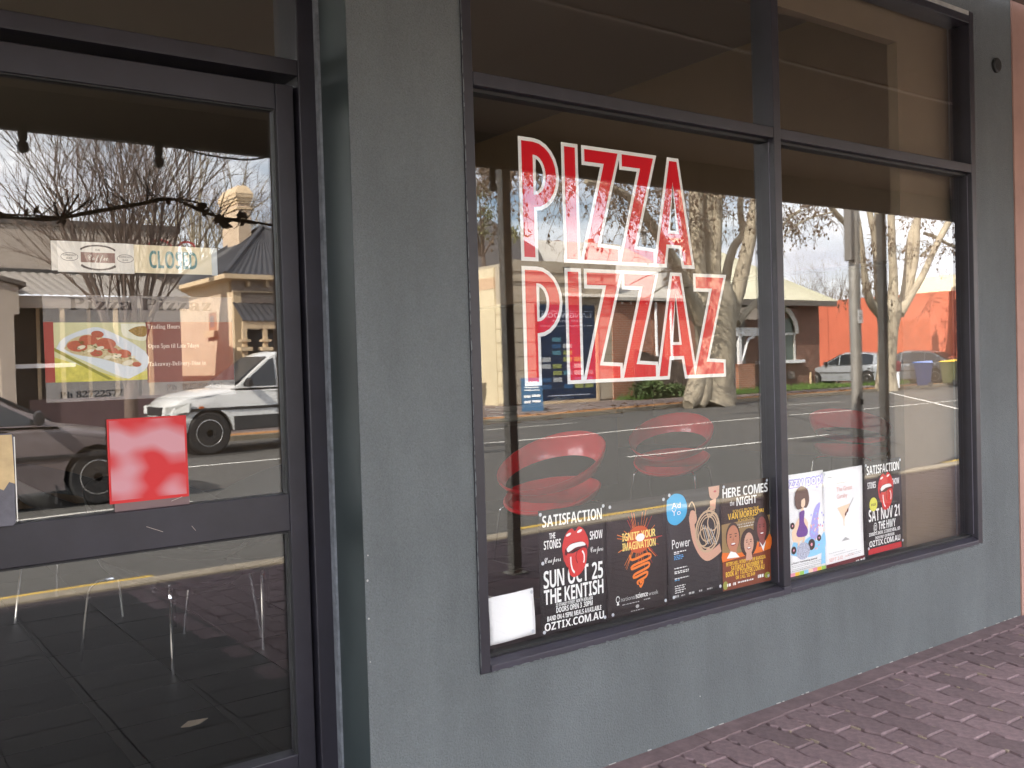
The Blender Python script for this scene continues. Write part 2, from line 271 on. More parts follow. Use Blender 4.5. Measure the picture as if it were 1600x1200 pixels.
GLYPHS = """
1d403:111,228 7,228 7,219 21,218 30,213 35,203 37,187 37,37 36,23 31,15 23,11 10,9 10,0 114,0 204,28 234,114 226,162 203,198 164,220/101,215 111,217 159,191 175,115 171,69 160,37 140,18 111,12 101,13 95,17 92,24 91,36 91,192 92,204 95,212
1d407:121,228 8,228 8,219 22,217 31,212 36,203 37,189 37,40 36,25 31,16 22,11 8,9 8,0 121,0 121,9 106,11 97,16 93,25 91,40 91,110 171,110 171,40 169,24 165,15 155,11 141,9 141,0 254,0 254,9 239,11 231,16 226,26 225,40 225,189 226,203 230,212 239,217 254,219 254,228 141,228 141,219 152,218 160,216 166,213 169,208 170,200 171,189 171,125 91,125 91,189 92,200 93,208 97,213 102,216 110,218 121,219
1d40b:125,228 8,228 8,219 22,217 31,212 36,204 37,189 37,40 36,25 31,16 22,11 8,9 8,0 201,0 214,77 204,77 195,56 185,40 172,28 157,20 139,15 117,14 107,14 100,16 95,19 93,24 91,31 91,41 91,189 92,200 94,208 98,214 104,217 113,219 125,219
1d40e:157,231 133,233 108,231 85,224 65,213 47,199 33,181 22,161 16,138 14,114 16,89 22,67 33,46 47,29 64,15 84,4 106,-3 130,-5 155,-3 177,4 198,15 215,29 230,46 240,67 247,89 249,114 247,139 240,162 230,182 216,199 198,213 179,224/87,195 130,222 155,215 174,194 186,160 190,114 175,33 132,6 108,13 89,34 77,67 73,114
1d40f:107,228 8,228 8,219 22,217 31,212 36,203 37,189 37,40 36,25 31,16 22,11 8,9 8,0 121,0 121,9 106,11 97,16 93,25 91,40 91,103 121,103 157,107 183,120 199,140 204,166 202,184 195,199 183,211 168,220 144,226/100,215 108,216 126,212 138,203 144,187 146,165 144,142 136,126 122,118 101,115 91,115 91,199 92,207 95,212
1d413:5,228 5,159 14,159 20,183 33,202 51,213 75,217 78,217 78,40 76,25 71,15 61,10 46,9 46,0 164,0 164,9 148,10 138,15 133,25 132,40 132,217 134,217 178,202 197,158 205,158 205,228
1d41a:112,156 81,159 63,158 47,154 34,147 25,139 19,129 16,118 18,109 22,102 29,97 39,95 48,97 55,101 60,107 61,116 60,122 57,128 53,134 52,137 58,145 74,148 85,146 93,141 98,133 99,121 99,95 59,82 32,68 15,52 10,32 13,17 20,6 32,-2 48,-4 76,1 100,17 108,1 127,-5 147,0 165,14 160,21 156,18 152,17 149,18 147,20 147,24 146,31 146,105 143,129 132,146/69,69 99,85 99,32 93,25 87,20 81,18 76,17 63,23 59,42
1d41d:160,228 88,228 88,220 99,218 106,215 110,209 111,200 111,140 94,154 73,159 56,157 41,149 28,136 18,119 12,98 10,74 12,52 17,33 27,17 39,5 53,-2 70,-5 94,1 111,19 111,-5 147,3 177,5 177,14 167,16 162,20 160,27 160,38/74,137 87,140 96,139 103,135 109,129 111,121 111,38 107,28 101,21 93,16 86,14 73,18 65,29 60,49 59,77 60,105 65,125
1d41e:104,154 79,159 60,157 43,149 30,136 19,120 12,101 10,79 12,55 18,34 29,18 42,5 59,-2 77,-5 114,5 142,36 135,43 118,27 100,21 69,37 58,83 141,83 141,87 137,117 124,140/64,137 81,148 90,146 97,139 100,126 101,107 101,96 58,96 58,102
1d420:98,157 79,159 60,157 44,152 30,144 20,134 13,121 11,106 21,75 51,55 33,46 21,37 14,27 12,15 17,0 34,-13 14,-23 7,-37 11,-50 24,-61 44,-68 73,-70 110,-67 136,-56 152,-40 158,-18 156,-5 151,6 143,15 129,20 111,23 88,25 71,25 55,27 50,36 52,42 56,47 63,51 71,52 75,52 78,52 82,51 86,51 102,53 117,58 129,65 138,76 144,88 146,102 143,119 134,134 158,134 158,152 117,152/69,146 79,148 89,146 95,138 99,125 100,105 99,86 95,73 89,65 79,62 69,65 62,73 58,86 57,105 58,125 62,138/48,-17 102,-17 116,-18 125,-21 130,-25 132,-33 119,-52 80,-58 61,-56 47,-52 39,-44 37,-36 40,-26
1d421:74,228 9,228 9,220 18,218 23,215 25,208 26,199 26,28 25,19 22,13 17,9 9,8 9,0 90,0 90,8 82,9 77,13 75,19 74,28 74,118 87,131 101,136 110,134 115,129 117,120 118,108 118,28 114,13 103,8 101,8 101,0 182,0 182,8 174,9 169,13 166,19 165,28 165,106 154,146 122,159 95,153 74,133
1d422:60,230 50,232 41,230 32,224 27,216 25,206 27,196 32,188 41,183 50,181 60,183 68,188 74,196 76,206 74,216 68,224/74,155 10,155 10,147 19,145 23,142 25,136 26,126 26,28 25,19 23,13 18,10 9,8 9,0 90,0 90,8 82,10 77,13 75,19 74,28
1d424:74,228 10,228 10,220 19,218 24,215 26,209 26,199 26,28 25,19 23,13 17,10 9,8 9,0 90,0 90,8 82,10 77,13 75,19 74,28 74,67 81,74 116,25 119,20 120,16 117,10 108,8 105,8 105,0 188,0 188,8 180,10 173,17 111,104 137,130 154,142 173,147 173,155 103,155 103,147 104,147 118,145 122,139 120,132 113,124 74,84
1d425:74,228 10,228 10,220 19,218 24,215 26,208 26,199 26,28 25,19 23,13 18,10 9,8 9,0 90,0 90,8 82,10 77,13 75,19 74,28
1d426:146,152 119,159 94,152 73,132 73,155 9,155 9,147 18,146 23,142 25,136 26,127 26,28 25,19 22,13 17,9 9,8 9,0 89,0 89,8 81,10 76,13 74,19 73,28 73,118 85,131 100,136 108,134 113,129 115,120 116,108 116,28 115,19 112,13 108,9 100,8 100,0 178,0 178,8 170,9 165,13 163,19 162,28 162,119 175,131 189,136 197,134 202,129 204,120 205,108 205,28 204,19 201,13 197,9 189,8 189,0 268,0 268,8 260,9 255,13 253,19 252,28 252,106 241,146 209,159 182,152 160,131
1d427:154,146 122,159 95,153 74,134 74,155 9,155 9,147 18,146 23,142 25,136 26,127 26,28 25,19 22,13 17,9 9,8 9,0 90,0 90,8 82,9 77,13 75,19 74,28 74,118 87,131 101,136 110,134 115,129 117,120 118,108 118,28 114,13 103,8 101,8 101,0 182,0 182,8 174,9 169,13 166,19 165,28 165,106
1d428:105,157 84,159 63,157 45,149 30,136 19,119 12,99 9,77 12,55 19,35 30,18 45,6 63,-2 84,-5 105,-2 123,5 138,18 149,34 156,54 158,77 156,100 149,120 138,136 123,149/72,146 84,149 96,146 104,135 108,114 110,77 110,57 109,41 107,28 104,19 96,9 84,6 72,9 64,19 62,28 60,41 59,57 58,77 60,114 64,135
1d429:132,157 115,160 90,152 72,131 72,155 10,155 10,147 18,145 23,142 25,134 26,122 26,-32 26,-43 25,-50 23,-55 20,-59 15,-61 9,-62 9,-70 99,-70 99,-61 90,-61 83,-59 79,-55 76,-49 74,-41 74,-29 74,16 91,0 113,-5 131,-2 146,6 158,19 167,36 173,57 175,80 173,102 167,121 158,137 146,149/85,134 99,139 113,135 121,124 125,104 126,77 125,50 120,30 111,18 98,14 84,19 74,34 74,118
1d42b:129,157 117,159 105,157 94,151 82,140 73,126 73,155 10,155 10,147 18,146 23,143 25,136 26,126 26,28 25,19 23,13 18,10 9,8 9,0 99,0 99,8 87,10 79,13 76,18 75,28 75,96 76,110 81,121 87,128 94,130 99,129 103,125 107,120 111,115 116,112 124,111 132,113 139,117 143,124 145,133 143,144 138,152
1d42c:76,159 71,160 49,156 32,145 22,130 18,110 21,97 27,85 38,74 53,65 78,52 92,42 96,29 94,20 89,13 81,9 70,7 56,10 43,19 33,34 27,53 18,53 18,-4 26,-4 30,2 37,4 40,4 43,3 61,-3 76,-5 97,-2 114,9 125,26 129,47 127,63 121,76 111,86 96,95 73,106 64,111 58,116 54,122 52,130 54,137 58,143 65,147 75,148 87,146 98,139 107,127 114,111 122,111 122,160 115,160 111,154 106,152 105,153 103,153 101,153 99,154 91,156 83,158
1d42d:72,212 64,212 56,199 44,185 29,168 10,150 10,139 24,139 24,36 26,18 33,5 44,-2 62,-5 91,5 111,33 103,37 95,24 84,20 78,21 75,25 73,32 72,41 72,139 104,139 104,155 72,155
1d42e:71,155 6,155 6,147 15,145 20,141 22,134 23,124 23,48 25,25 33,9 46,-2 65,-5 80,-3 93,2 105,10 114,20 114,-5 150,4 180,6 180,15 171,16 166,19 163,25 162,35 162,155 95,155 95,147 105,146 110,142 113,135 114,124 114,33 103,22 88,18 81,19 75,23 72,29 71,37
1d42f:82,155 -1,155 -1,147 6,145 11,141 15,133 19,124 71,-5 80,-5 130,122 135,132 139,139 144,144 152,147 152,155 102,155 102,147 116,144 121,136 120,132 118,126 92,61 65,134 65,136 64,138 68,145 78,147 82,147
1d430:69,155 -5,155 -5,147 -1,145 3,142 6,138 8,132 61,-5 70,-5 111,98 144,-5 152,-5 206,129 209,136 212,142 217,146 223,147 223,155 178,155 178,147 185,146 190,144 193,142 193,138 193,133 191,128 168,71 149,131 148,133 148,134 148,136 148,138 151,144 162,147 162,155 84,155 84,147 91,146 95,144 98,140 100,133 105,118 83,63 60,126 59,130 58,133 57,136 57,138 58,142 60,145 63,146 69,147
1d432:81,155 -2,155 -2,147 -2,147 4,146 8,144 10,141 12,138 15,132 18,125 70,-2 68,-13 65,-22 61,-30 57,-37 49,-46 43,-49 38,-48 37,-44 37,-42 37,-41 37,-39 37,-38 36,-30 32,-25 26,-21 18,-20 9,-21 2,-27 -2,-34 -3,-42 -1,-53 5,-62 15,-68 26,-70 38,-69 48,-65 56,-59 65,-48 73,-33 81,-12 130,121 134,132 139,140 143,145 150,147 150,155 101,155 101,147 109,146 115,145 118,142 119,137 119,134 118,130 117,126 115,121 93,59 66,128 66,131 65,133 64,135 64,137 65,142 68,145 73,146 81,147
1d433:16,155 13,108 22,108 28,125 36,136 48,142 64,144 84,144 6,7 6,0 134,0 138,54 130,54 122,35 111,22 97,15 76,12 63,12 137,145 137,155
1d4d2:171,209 156,210 129,207 102,198 79,184 60,166 49,146 45,125 55,95 86,80 81,66 80,54 82,38 89,25 99,14 113,5 130,0 148,-2 163,-1 177,3 190,9 203,16 214,25 222,35 228,47 229,58 227,71 221,80 211,86 197,88 184,87 172,83 162,76 154,67 149,56 147,44 148,38 150,34 153,31 156,31 160,33 162,42 163,47 164,52 166,57 168,61 173,68 181,74 189,78 198,80 207,78 213,74 218,68 220,57 218,49 214,40 206,31 197,23 186,16 175,11 162,8 149,7 128,14 121,35 125,57 138,84 159,88 180,95 199,104 217,115 234,127 248,139 260,151 268,163 274,174 276,184 274,195 268,203 258,208 244,209 230,207 214,202 197,194 179,183 161,170 144,156 127,140 112,123 99,105 89,88 72,97 66,115 69,128 75,143 85,157 97,171 112,183 129,192 147,198 165,200 173,202 176,205/229,194 247,201 253,199 255,193 253,183 248,172 240,160 230,147 218,135 204,123 189,113 174,104 159,97 144,93 174,136 203,171
1d4ee:102,102 91,103 77,102 63,97 49,89 35,80 23,69 14,57 8,45 6,33 9,20 18,8 33,0 50,-2 67,0 85,6 103,16 120,31 114,38 98,24 82,15 67,9 53,8 45,9 43,15 44,24 49,34 68,39 85,45 100,53 111,61 118,71 120,81 118,90 112,97/86,91 91,93 96,90 97,83 95,74 90,65 83,57 73,50 63,45 52,43 58,56 65,68 72,78 80,86
1d4ef:183,199 165,204 147,200 130,188 111,167 89,136 78,121 69,108 61,98 54,90 48,84 42,78 34,71 25,63 31,57 37,62 44,68 50,74 56,80 30,38 29,38 23,37 17,33 13,28 12,22 13,17 16,12 -47,-96 -5,-91 45,-3 47,-3 50,-3 59,-3 67,-1 77,3 86,9 96,18 107,31 100,38 86,22 75,13 64,9 54,8 51,8 95,83 121,99 144,117 163,134 177,151 186,168 189,184/159,193 162,193 165,191 167,188 168,183 163,162 150,139 127,117 95,95 115,137 133,168 148,187
1d4f8:109,101 94,103 79,102 65,97 50,89 37,80 25,69 16,57 11,44 9,32 11,18 19,7 31,0 46,-2 67,2 88,13 100,15 112,19 124,25 135,34 129,42 123,37 117,33 111,30 105,28 115,40 123,51 127,61 128,73 126,86 119,96/94,90 101,93 107,90 109,83 104,61 88,36 80,34 74,31 70,26 69,21 69,18 70,16 61,10 53,8 49,10 48,17 49,23 51,30 55,39 60,49 66,58 72,67 78,75 84,81
1d4f9:85,84 137,182 96,178 82,153 71,133 61,117 54,105 46,92 39,82 30,73 18,63 24,57 28,60 32,63 35,66 39,70 -50,-95 -8,-91 58,31 68,47 79,62 90,75 101,84 111,91 119,93 122,92 123,90 120,83 111,73 100,60 91,47 84,35 82,25 84,14 90,5 99,0 109,-2 120,-1 131,5 144,15 162,31 155,38 143,26 131,17 122,11 116,9 114,10 113,12 116,19 124,31 133,43 141,55 145,66 147,79 145,88 140,96 133,101 124,103 105,98
1d4fb:56,111 53,111 50,110 47,108 45,100 41,84 36,79 30,74 24,68 18,63 25,57 32,63 38,69 45,75 51,81 60,81 67,82 74,82 63,74 53,63 45,53 38,42 35,32 33,23 36,13 43,5 54,0 68,-2 77,-1 86,3 91,7 98,12 107,20 119,31 112,38 99,25 88,16 81,12 77,10 73,12 72,15 74,20 78,27 81,31 85,37 90,44 95,51 100,59 104,65 106,71 107,75 106,81 102,86 96,90 89,92 80,93 72,94 61,96 58,100 58,102 58,103 58,104 58,105 58,108 57,110
1d4fc:74,112 70,113 65,111 60,105 58,102 56,100 44,88 34,78 25,70 18,63 24,57 29,61 35,67 40,72 46,77 50,81 54,84 54,81 54,78 54,75 54,72 54,58 52,46 50,35 46,25 37,12 26,7 21,8 17,11 18,11 20,11 24,12 28,15 31,19 32,24 31,29 28,33 24,36 18,37 11,36 6,32 3,27 2,21 4,12 10,5 20,-1 34,-3 44,-2 54,0 64,4 75,11 88,21 103,35 97,42 89,35 80,28 86,37 88,49 84,68 73,88 71,92 70,95 71,99 73,102 75,105 76,108
1d5d4:85,241 0,0 55,0 72,57 160,57 177,0 232,0 147,241/114,196 116,203 118,196 120,188 123,179 125,170 128,162 130,155 147,100 85,100 102,155 104,160 106,168 109,177 111,187
1d5d5:30,240 30,0 120,0 156,5 184,18 202,40 208,70 206,86 202,100 195,110 187,117 176,122 165,126 165,127 181,133 192,144 199,160 202,179 196,208 177,226 147,236 105,240/81,198 108,198 127,197 140,192 147,184 150,172 148,160 141,152 129,146 110,145 81,145/81,104 112,104 133,102 146,96 153,87 155,75 153,61 146,51 134,44 114,42 81,42
1d5d6:150,242 132,243 99,239 71,227 49,209 33,184 23,154 19,120 22,85 31,55 45,30 66,12 94,0 127,-3 145,-3 162,0 177,4 193,9 193,52 177,46 161,42 147,40 132,39 105,44 86,60 75,85 72,119 76,153 87,179 106,195 132,201 145,200 159,196 172,191 186,185 202,226 185,233 168,239
1d5d7:30,240 30,0 98,0 153,8 195,31 220,69 229,122 225,158 214,187 195,210 171,226 141,236 105,240/81,198 108,198 137,193 159,179 172,156 176,121 158,62 103,42 81,42
1d5d8:30,240 30,0 168,0 168,42 81,42 81,104 162,104 162,145 81,145 81,198 168,198 168,240
1d5d9:30,240 30,0 80,0 80,95 162,95 162,136 80,136 80,198 168,198 168,240
1d5da:164,242 145,243 108,239 77,228 52,210 34,185 23,155 19,120 27,67 48,28 83,5 131,-3 155,-2 177,0 197,5 216,10 216,135 121,135 121,92 167,92 167,42 160,41 153,40 144,39 134,39 114,42 98,49 86,61 78,78 73,97 72,119 74,142 81,162 92,179 106,191 124,198 144,201 160,200 174,197 187,193 199,188 216,228 200,234 182,239
1d5db:81,240 30,240 30,0 81,0 81,103 176,103 176,0 227,0 227,240 176,240 176,146 81,146
1d5dc:120,240 11,240 11,211 40,197 40,42 11,29 11,0 120,0 120,29 91,42 91,197 120,211
1d5de:81,240 30,240 30,0 81,0 81,86 102,101 165,0 223,0 139,134 222,240 166,240 101,158 96,151 91,144 86,137 81,130
1d5df:81,240 30,240 30,0 178,0 178,42 81,42
1d5e0:30,240 30,0 76,0 76,111 75,125 75,139 75,154 74,168 73,180 73,188 74,188 132,0 178,0 240,188 241,188 241,179 241,168 240,154 240,140 239,126 239,113 239,0 286,0 286,240 217,240 157,56 156,56 99,240
1d5e1:30,240 30,0 76,0 76,113 75,130 75,147 74,164 73,181 74,181 178,0 243,0 243,240 197,240 197,126 197,110 198,93 199,77 199,60 198,60 94,240
1d5e2:169,240 134,243 98,240 69,228 47,210 32,185 23,155 19,121 23,86 32,55 47,31 69,12 98,1 134,-3 169,1 198,12 220,31 236,55 245,85 248,120 245,155 236,185 220,210 198,228/106,196 134,201 162,196 180,180 191,154 194,120 191,87 180,61 162,45 134,39 106,45 87,61 76,87 73,120 76,154 87,180
1d5e3:30,240 30,0 81,0 81,85 103,85 134,88 158,96 175,109 187,126 194,145 196,165 190,196 174,220 147,235 107,240/81,198 104,198 134,189 144,163 141,147 132,135 117,129 98,127 81,127
1d5e5:30,240 30,0 81,0 81,92 108,92 165,0 222,0 151,104 162,111 173,118 182,128 190,139 194,152 196,168 190,200 172,222 143,235 100,240/81,198 96,198 118,196 133,191 141,181 144,167 142,152 133,142 119,135 97,133 81,133
1d5e6:118,242 99,243 66,239 40,225 24,204 18,175 20,160 24,147 30,136 38,127 48,119 57,113 66,108 75,103 93,95 108,86 119,76 122,64 120,54 114,46 103,40 87,39 69,40 51,45 33,51 15,58 15,11 47,0 83,-3 121,1 149,16 166,38 172,66 170,84 165,98 156,110 145,120 130,130 113,138 93,148 79,156 71,165 68,177 70,186 76,194 85,199 98,201 111,200 125,197 139,193 154,187 171,226 152,233 135,239
1d5e7:188,240 7,240 7,197 72,197 72,0 123,0 123,197 188,197
1d5e8:79,240 29,240 29,85 35,49 53,21 84,3 126,-3 157,0 181,8 201,22 214,40 223,61 225,85 225,240 175,240 175,93 172,69 163,52 149,43 127,39 106,42 91,51 82,68 79,93
1d5e9:51,240 0,240 81,0 137,0 218,240 167,240 122,97 120,92 118,83 115,73 113,63 111,53 109,44 108,53 105,63 103,73 100,83 98,92 96,97
1d5ea:50,240 0,240 61,0 119,0 151,126 152,130 154,137 155,145 157,153 159,162 160,170 162,177 162,182 163,177 164,170 166,162 167,153 169,145 171,137 172,131 173,126 206,0 264,0 325,240 275,240 244,109 242,100 240,89 238,78 235,66 234,55 232,46 231,55 229,66 227,77 225,89 223,98 221,105 186,240 138,240 103,105 102,98 100,88 97,77 95,66 94,55 92,46 91,55 89,66 87,78 85,89 83,100 81,109
1d5eb:61,240 5,240 80,124 0,0 54,0 110,91 166,0 224,0 143,121 218,240 164,240 113,153
1d5ec:55,240 0,240 80,92 80,0 130,0 130,93 210,240 155,240 105,141
1d5ed:183,240 11,240 11,198 123,198 8,33 8,0 186,0 186,42 69,42 183,207
1d5ee:134,183 101,187 82,186 64,183 47,177 31,171 48,137 60,142 73,146 86,149 99,150 111,148 120,143 126,135 128,122 128,114 96,113 60,109 35,98 19,80 14,55 18,29 30,11 48,0 71,-3 91,-2 107,3 120,12 132,25 133,25 143,0 178,0 178,122 173,151 158,171/108,84 128,85 128,70 125,54 117,43 105,36 90,33 80,34 72,38 67,45 65,54 68,66 75,76 88,82
1d5f0:123,186 105,187 80,184 58,177 40,164 27,145 18,121 15,91 21,48 37,19 64,2 101,-3 118,-3 132,0 145,4 156,10 156,53 145,46 133,41 120,38 105,37 89,41 76,50 69,67 66,91 76,133 105,146 115,146 125,143 136,140 147,136 162,174 151,179 138,183
1d5f2:136,181 102,187 77,184 56,176 39,163 26,144 18,120 15,90 18,61 27,38 42,20 60,7 83,-1 109,-3 129,-3 145,0 160,4 174,10 174,48 158,42 144,37 128,35 111,34 93,37 78,46 69,60 66,79 184,79 184,103 178,139 162,165/89,149 102,151 118,148 128,140 135,128 137,112 67,112 70,130 78,142
1d5f3:113,256 99,257 81,256 65,252 52,244 42,233 36,218 34,197 34,183 7,170 7,146 34,146 34,0 84,0 84,146 128,146 128,183 84,183 84,195 86,204 89,211 95,216 104,217 113,217 120,216 126,214 132,213 145,249 137,252 126,255
1d5f4:116,180 86,187 56,180 34,162 20,131 15,91 20,52 33,22 55,3 84,-3 100,-2 114,3 126,11 136,24 138,24 137,19 137,13 136,7 136,1 136,-2 127,-34 98,-44 61,-40 26,-30 26,-70 42,-75 59,-78 76,-80 95,-81 134,-75 163,-60 181,-35 186,0 186,183 144,183 140,160 139,160/101,146 119,143 131,133 137,116 140,91 140,85 137,62 130,47 119,39 102,36 75,50 66,91 75,132
1d5f6:62,254 51,255 41,254 32,250 26,243 24,231 26,219 32,212 41,208 51,206 62,208 71,212 77,219 79,231 77,243 71,250/76,183 26,183 26,0 76,0
1d5f7:62,254 51,255 41,254 32,250 26,243 24,231 26,219 32,212 41,208 51,206 62,208 71,212 77,219 79,231 77,243 71,250/76,183 26,183 26,-12 24,-26 19,-35 11,-39 2,-40 -4,-40 -10,-39 -16,-38 -21,-37 -21,-77 -15,-78 -6,-79 3,-80 11,-81 33,-79 49,-72 61,-63 70,-50 75,-36 76,-20
1d5f9:76,255 26,255 26,0 76,0
1d5fb:157,183 130,187 114,185 98,180 84,172 74,160 71,160 64,183 26,183 26,0 76,0 76,86 78,112 85,131 97,143 116,147 129,144 138,137 144,124 145,107 145,0 195,0 195,120 191,150 178,171
1d5fc:129,184 104,187 67,181 39,162 21,132 15,92 18,64 27,40 40,21 58,8 79,-1 103,-3 140,3 169,21 187,52 193,92 190,120 181,144 168,162 150,176/87,143 104,146 121,143 133,133 139,116 142,92 139,68 133,51 121,40 104,37 87,40 75,51 68,68 66,92 68,116 75,133
1d5fd:156,181 128,187 110,185 96,179 85,170 76,160 74,160 67,183 26,183 26,-81 76,-81 76,-7 76,6 74,20 76,20 85,12 95,4 109,-2 127,-3 155,3 178,21 192,51 197,92 193,133 178,163/79,119 85,135 96,144 112,147 138,133 146,93 144,69 138,52 128,41 113,37 95,41 84,52 78,69 76,92 76,98
1d5ff:133,187 129,187 111,184 96,177 83,166 74,152 72,152 64,183 26,183 26,0 76,0 76,93 78,109 83,121 92,130 102,135 114,139 127,140 131,140 135,140 139,139 142,138 145,185 142,186 137,186
1d600:104,186 88,187 58,184 35,174 20,158 15,136 16,122 20,110 27,100 37,93 50,85 65,78 81,71 91,66 98,61 102,57 104,53 105,49 103,43 99,38 90,34 78,33 63,34 47,38 31,43 15,49 15,7 29,2 43,-1 58,-3 76,-3 110,0 134,12 149,30 154,54 153,69 148,81 140,90 130,98 118,105 103,111 89,118 79,122 72,126 68,130 66,134 65,138 70,147 87,150 99,149 111,146 124,142 137,136 152,172 136,179 120,183
1d601:82,222 50,222 35,184 8,167 8,146 32,146 32,57 33,36 39,21 48,9 60,2 73,-2 89,-3 103,-3 115,-1 126,2 135,5 135,42 127,40 120,38 112,37 103,37 95,38 88,42 83,48 82,57 82,146 133,146 133,183 82,183
1d602:75,183 25,183 25,64 30,33 43,13 64,1 90,-3 107,-2 123,3 136,11 147,24 149,24 156,0 194,0 194,183 144,183 144,97 142,71 136,52 124,41 105,37 91,39 82,47 77,59 75,76
1d606:55,183 0,183 73,1 70,-8 64,-20 56,-31 45,-38 31,-40 26,-40 20,-40 15,-39 11,-38 11,-78 16,-79 22,-80 29,-80 37,-81 62,-77 83,-66 101,-48 113,-24 191,183 137,183 103,80 101,73 99,65 98,57 96,48 95,48 95,57 93,65 92,73 89,80
1d607:151,183 14,183 14,145 94,145 9,30 9,0 154,0 154,38 68,38 151,151
1d7d0:120,239 87,243 64,242 46,237 32,230 21,220 15,209 13,198 16,182 25,172 39,166 56,165 58,190 63,208 72,219 87,223 98,220 106,214 111,202 113,186 112,169 109,153 103,138 93,123 80,105 61,85 12,35 12,0 171,0 172,71 152,71 150,60 146,50 140,43 132,38 122,37 44,37 77,69 100,91 119,110 134,126 146,140 154,153 160,165 163,176 164,187 159,211 144,228
1d7d3:31,240 20,124 36,118 43,120 52,122 61,123 73,124 92,121 107,111 116,96 119,74 117,56 113,42 106,32 98,25 88,21 77,20 65,22 55,26 48,33 44,42 41,51 40,60 29,59 21,55 15,48 13,37 15,27 20,18 29,9 42,3 60,-2 82,-3 97,-2 113,1 128,6 141,14 153,24 162,37 168,54 170,74 164,105 146,128 119,141 84,146 73,145 63,144 54,143 47,141 52,203 122,203 129,202 133,199 136,195 138,190 140,179 160,179 158,240
1d7d5:16,240 15,169 35,169 37,186 43,199 56,203 145,203 55,0 84,0 177,223 177,240
1d7d6:127,239 96,243 70,241 50,234 35,224 25,212 20,197 18,182 20,164 29,148 42,134 59,121 39,110 24,97 13,81 10,61 12,44 19,29 30,16 46,5 66,-1 92,-3 128,1 155,14 172,35 178,63 174,83 165,100 148,115 122,130 141,141 155,152 164,166 167,184 163,208 149,226/94,224 103,222 111,218 117,211 121,203 124,195 125,185 124,170 119,158 112,149 101,141 86,150 75,159 67,171 65,186 67,201 73,213 82,221/71,99 82,108 104,96 119,85 128,73 131,58 128,41 121,28 109,19 93,16 78,19 66,28 58,42 55,60 57,76 63,89
1d7ec:133,235 96,243 68,240 47,229 31,211 20,186 14,156 12,120 17,68 32,29 58,5 96,-3 123,0 145,11 161,29 171,54 178,84 180,120 175,172 159,211/96,202 112,197 122,182 127,156 129,120 127,84 122,58 112,43 96,38 80,43 70,58 64,84 62,120 64,156 70,182 80,197
1d7ed:139,240 97,240 20,178 44,148 72,170 77,174 82,179 87,184 89,186 89,175 88,162 88,149 88,139 88,0 139,0
1d7ee:120,241 98,243 78,242 62,238 47,233 35,226 23,218 13,209 40,176 54,187 68,194 81,199 95,201 107,199 116,194 122,185 124,172 123,161 119,150 112,139 103,127 90,113 74,96 13,35 13,0 181,0 181,43 77,43 77,45 107,74 127,93 144,110 157,126 166,142 172,159 174,178 172,196 165,211 154,224 139,235
1d7ef:124,239 91,243 67,241 46,236 28,229 13,220 37,185 46,190 58,196 72,201 88,202 103,200 114,195 120,186 122,175 121,166 118,158 112,152 102,147 88,144 68,143 50,143 50,104 68,104 88,103 103,100 114,96 121,90 124,82 126,73 123,58 115,46 100,39 77,37 61,38 45,41 29,46 13,53 13,10 45,0 82,-3 112,-1 137,6 155,18 168,32 176,50 179,70 175,91 164,108 145,119 120,125 120,126 140,134 157,146 168,164 172,186 166,210 150,228
1d7f0:157,240 111,240 6,85 6,50 108,50 108,0 157,0 157,50 186,50 186,89 157,89/109,182 110,182 110,177 109,169 109,159 108,148 108,138 108,130 108,89 50,89 94,155 99,162 102,169 106,175
1d7f1:30,240 21,118 41,107 49,109 58,110 68,112 78,112 114,103 126,76 123,59 114,47 99,40 79,38 63,39 46,42 30,47 16,53 16,10 30,4 46,0 63,-3 81,-3 122,2 152,19 171,45 177,80 174,102 167,120 155,134 140,145 121,151 101,153 90,153 82,152 76,151 70,150 75,197 160,197 160,240
1d7f4:116,241 96,243 77,241 58,236 42,228 30,217 22,203 19,185 22,166 30,150 43,136 58,125 40,114 25,101 15,83 12,61 17,34 34,14 60,1 96,-3 119,-1 140,5 157,14 169,28 177,44 180,62 178,77 173,90 164,101 154,111 142,119 130,127 147,137 160,150 170,165 173,185 170,203 162,217 150,228 134,236/84,204 96,206 107,204 117,199 123,192 125,181 123,170 116,161 107,154 96,148 85,154 76,161 69,170 67,181 69,192 75,199/80,96 94,104 98,102 106,97 114,92 122,86 128,79 132,72 133,63 131,51 124,42 112,36 95,34 79,36 68,42 61,52 59,64 61,77 69,87
1d7f5:116,240 92,242 59,237 33,220 16,194 11,159 15,127 29,103 51,88 78,83 98,85 113,91 123,100 131,111 133,111 131,90 126,72 116,57 103,46 83,39 56,36 49,37 42,37 34,38 28,40 28,-1 35,-2 43,-3 52,-3 60,-3 87,-1 111,5 130,14 145,26 157,41 166,58 173,77 177,97 179,117 180,137 177,170 168,197 154,217 137,231/80,199 93,202 104,200 113,195 121,187 126,177 129,166 130,155 128,148 125,140 119,133 112,127 103,123 92,122 78,125 68,132 62,144 60,160 62,179 69,192
"""
TEXTS = []
def text(s, loc, h, mt, parent=None, width=None, align='LEFT', name='lettering', rot=(R(90), 0, 0), off=0.0, style=None):
    """capital height h; width squeezes or stretches the line to that length"""
    TEXTS.append(([style(c) if style else c for c in s], loc, h, mt, parent, width, align, name, rot, round(off / h * 0.72, 3)))
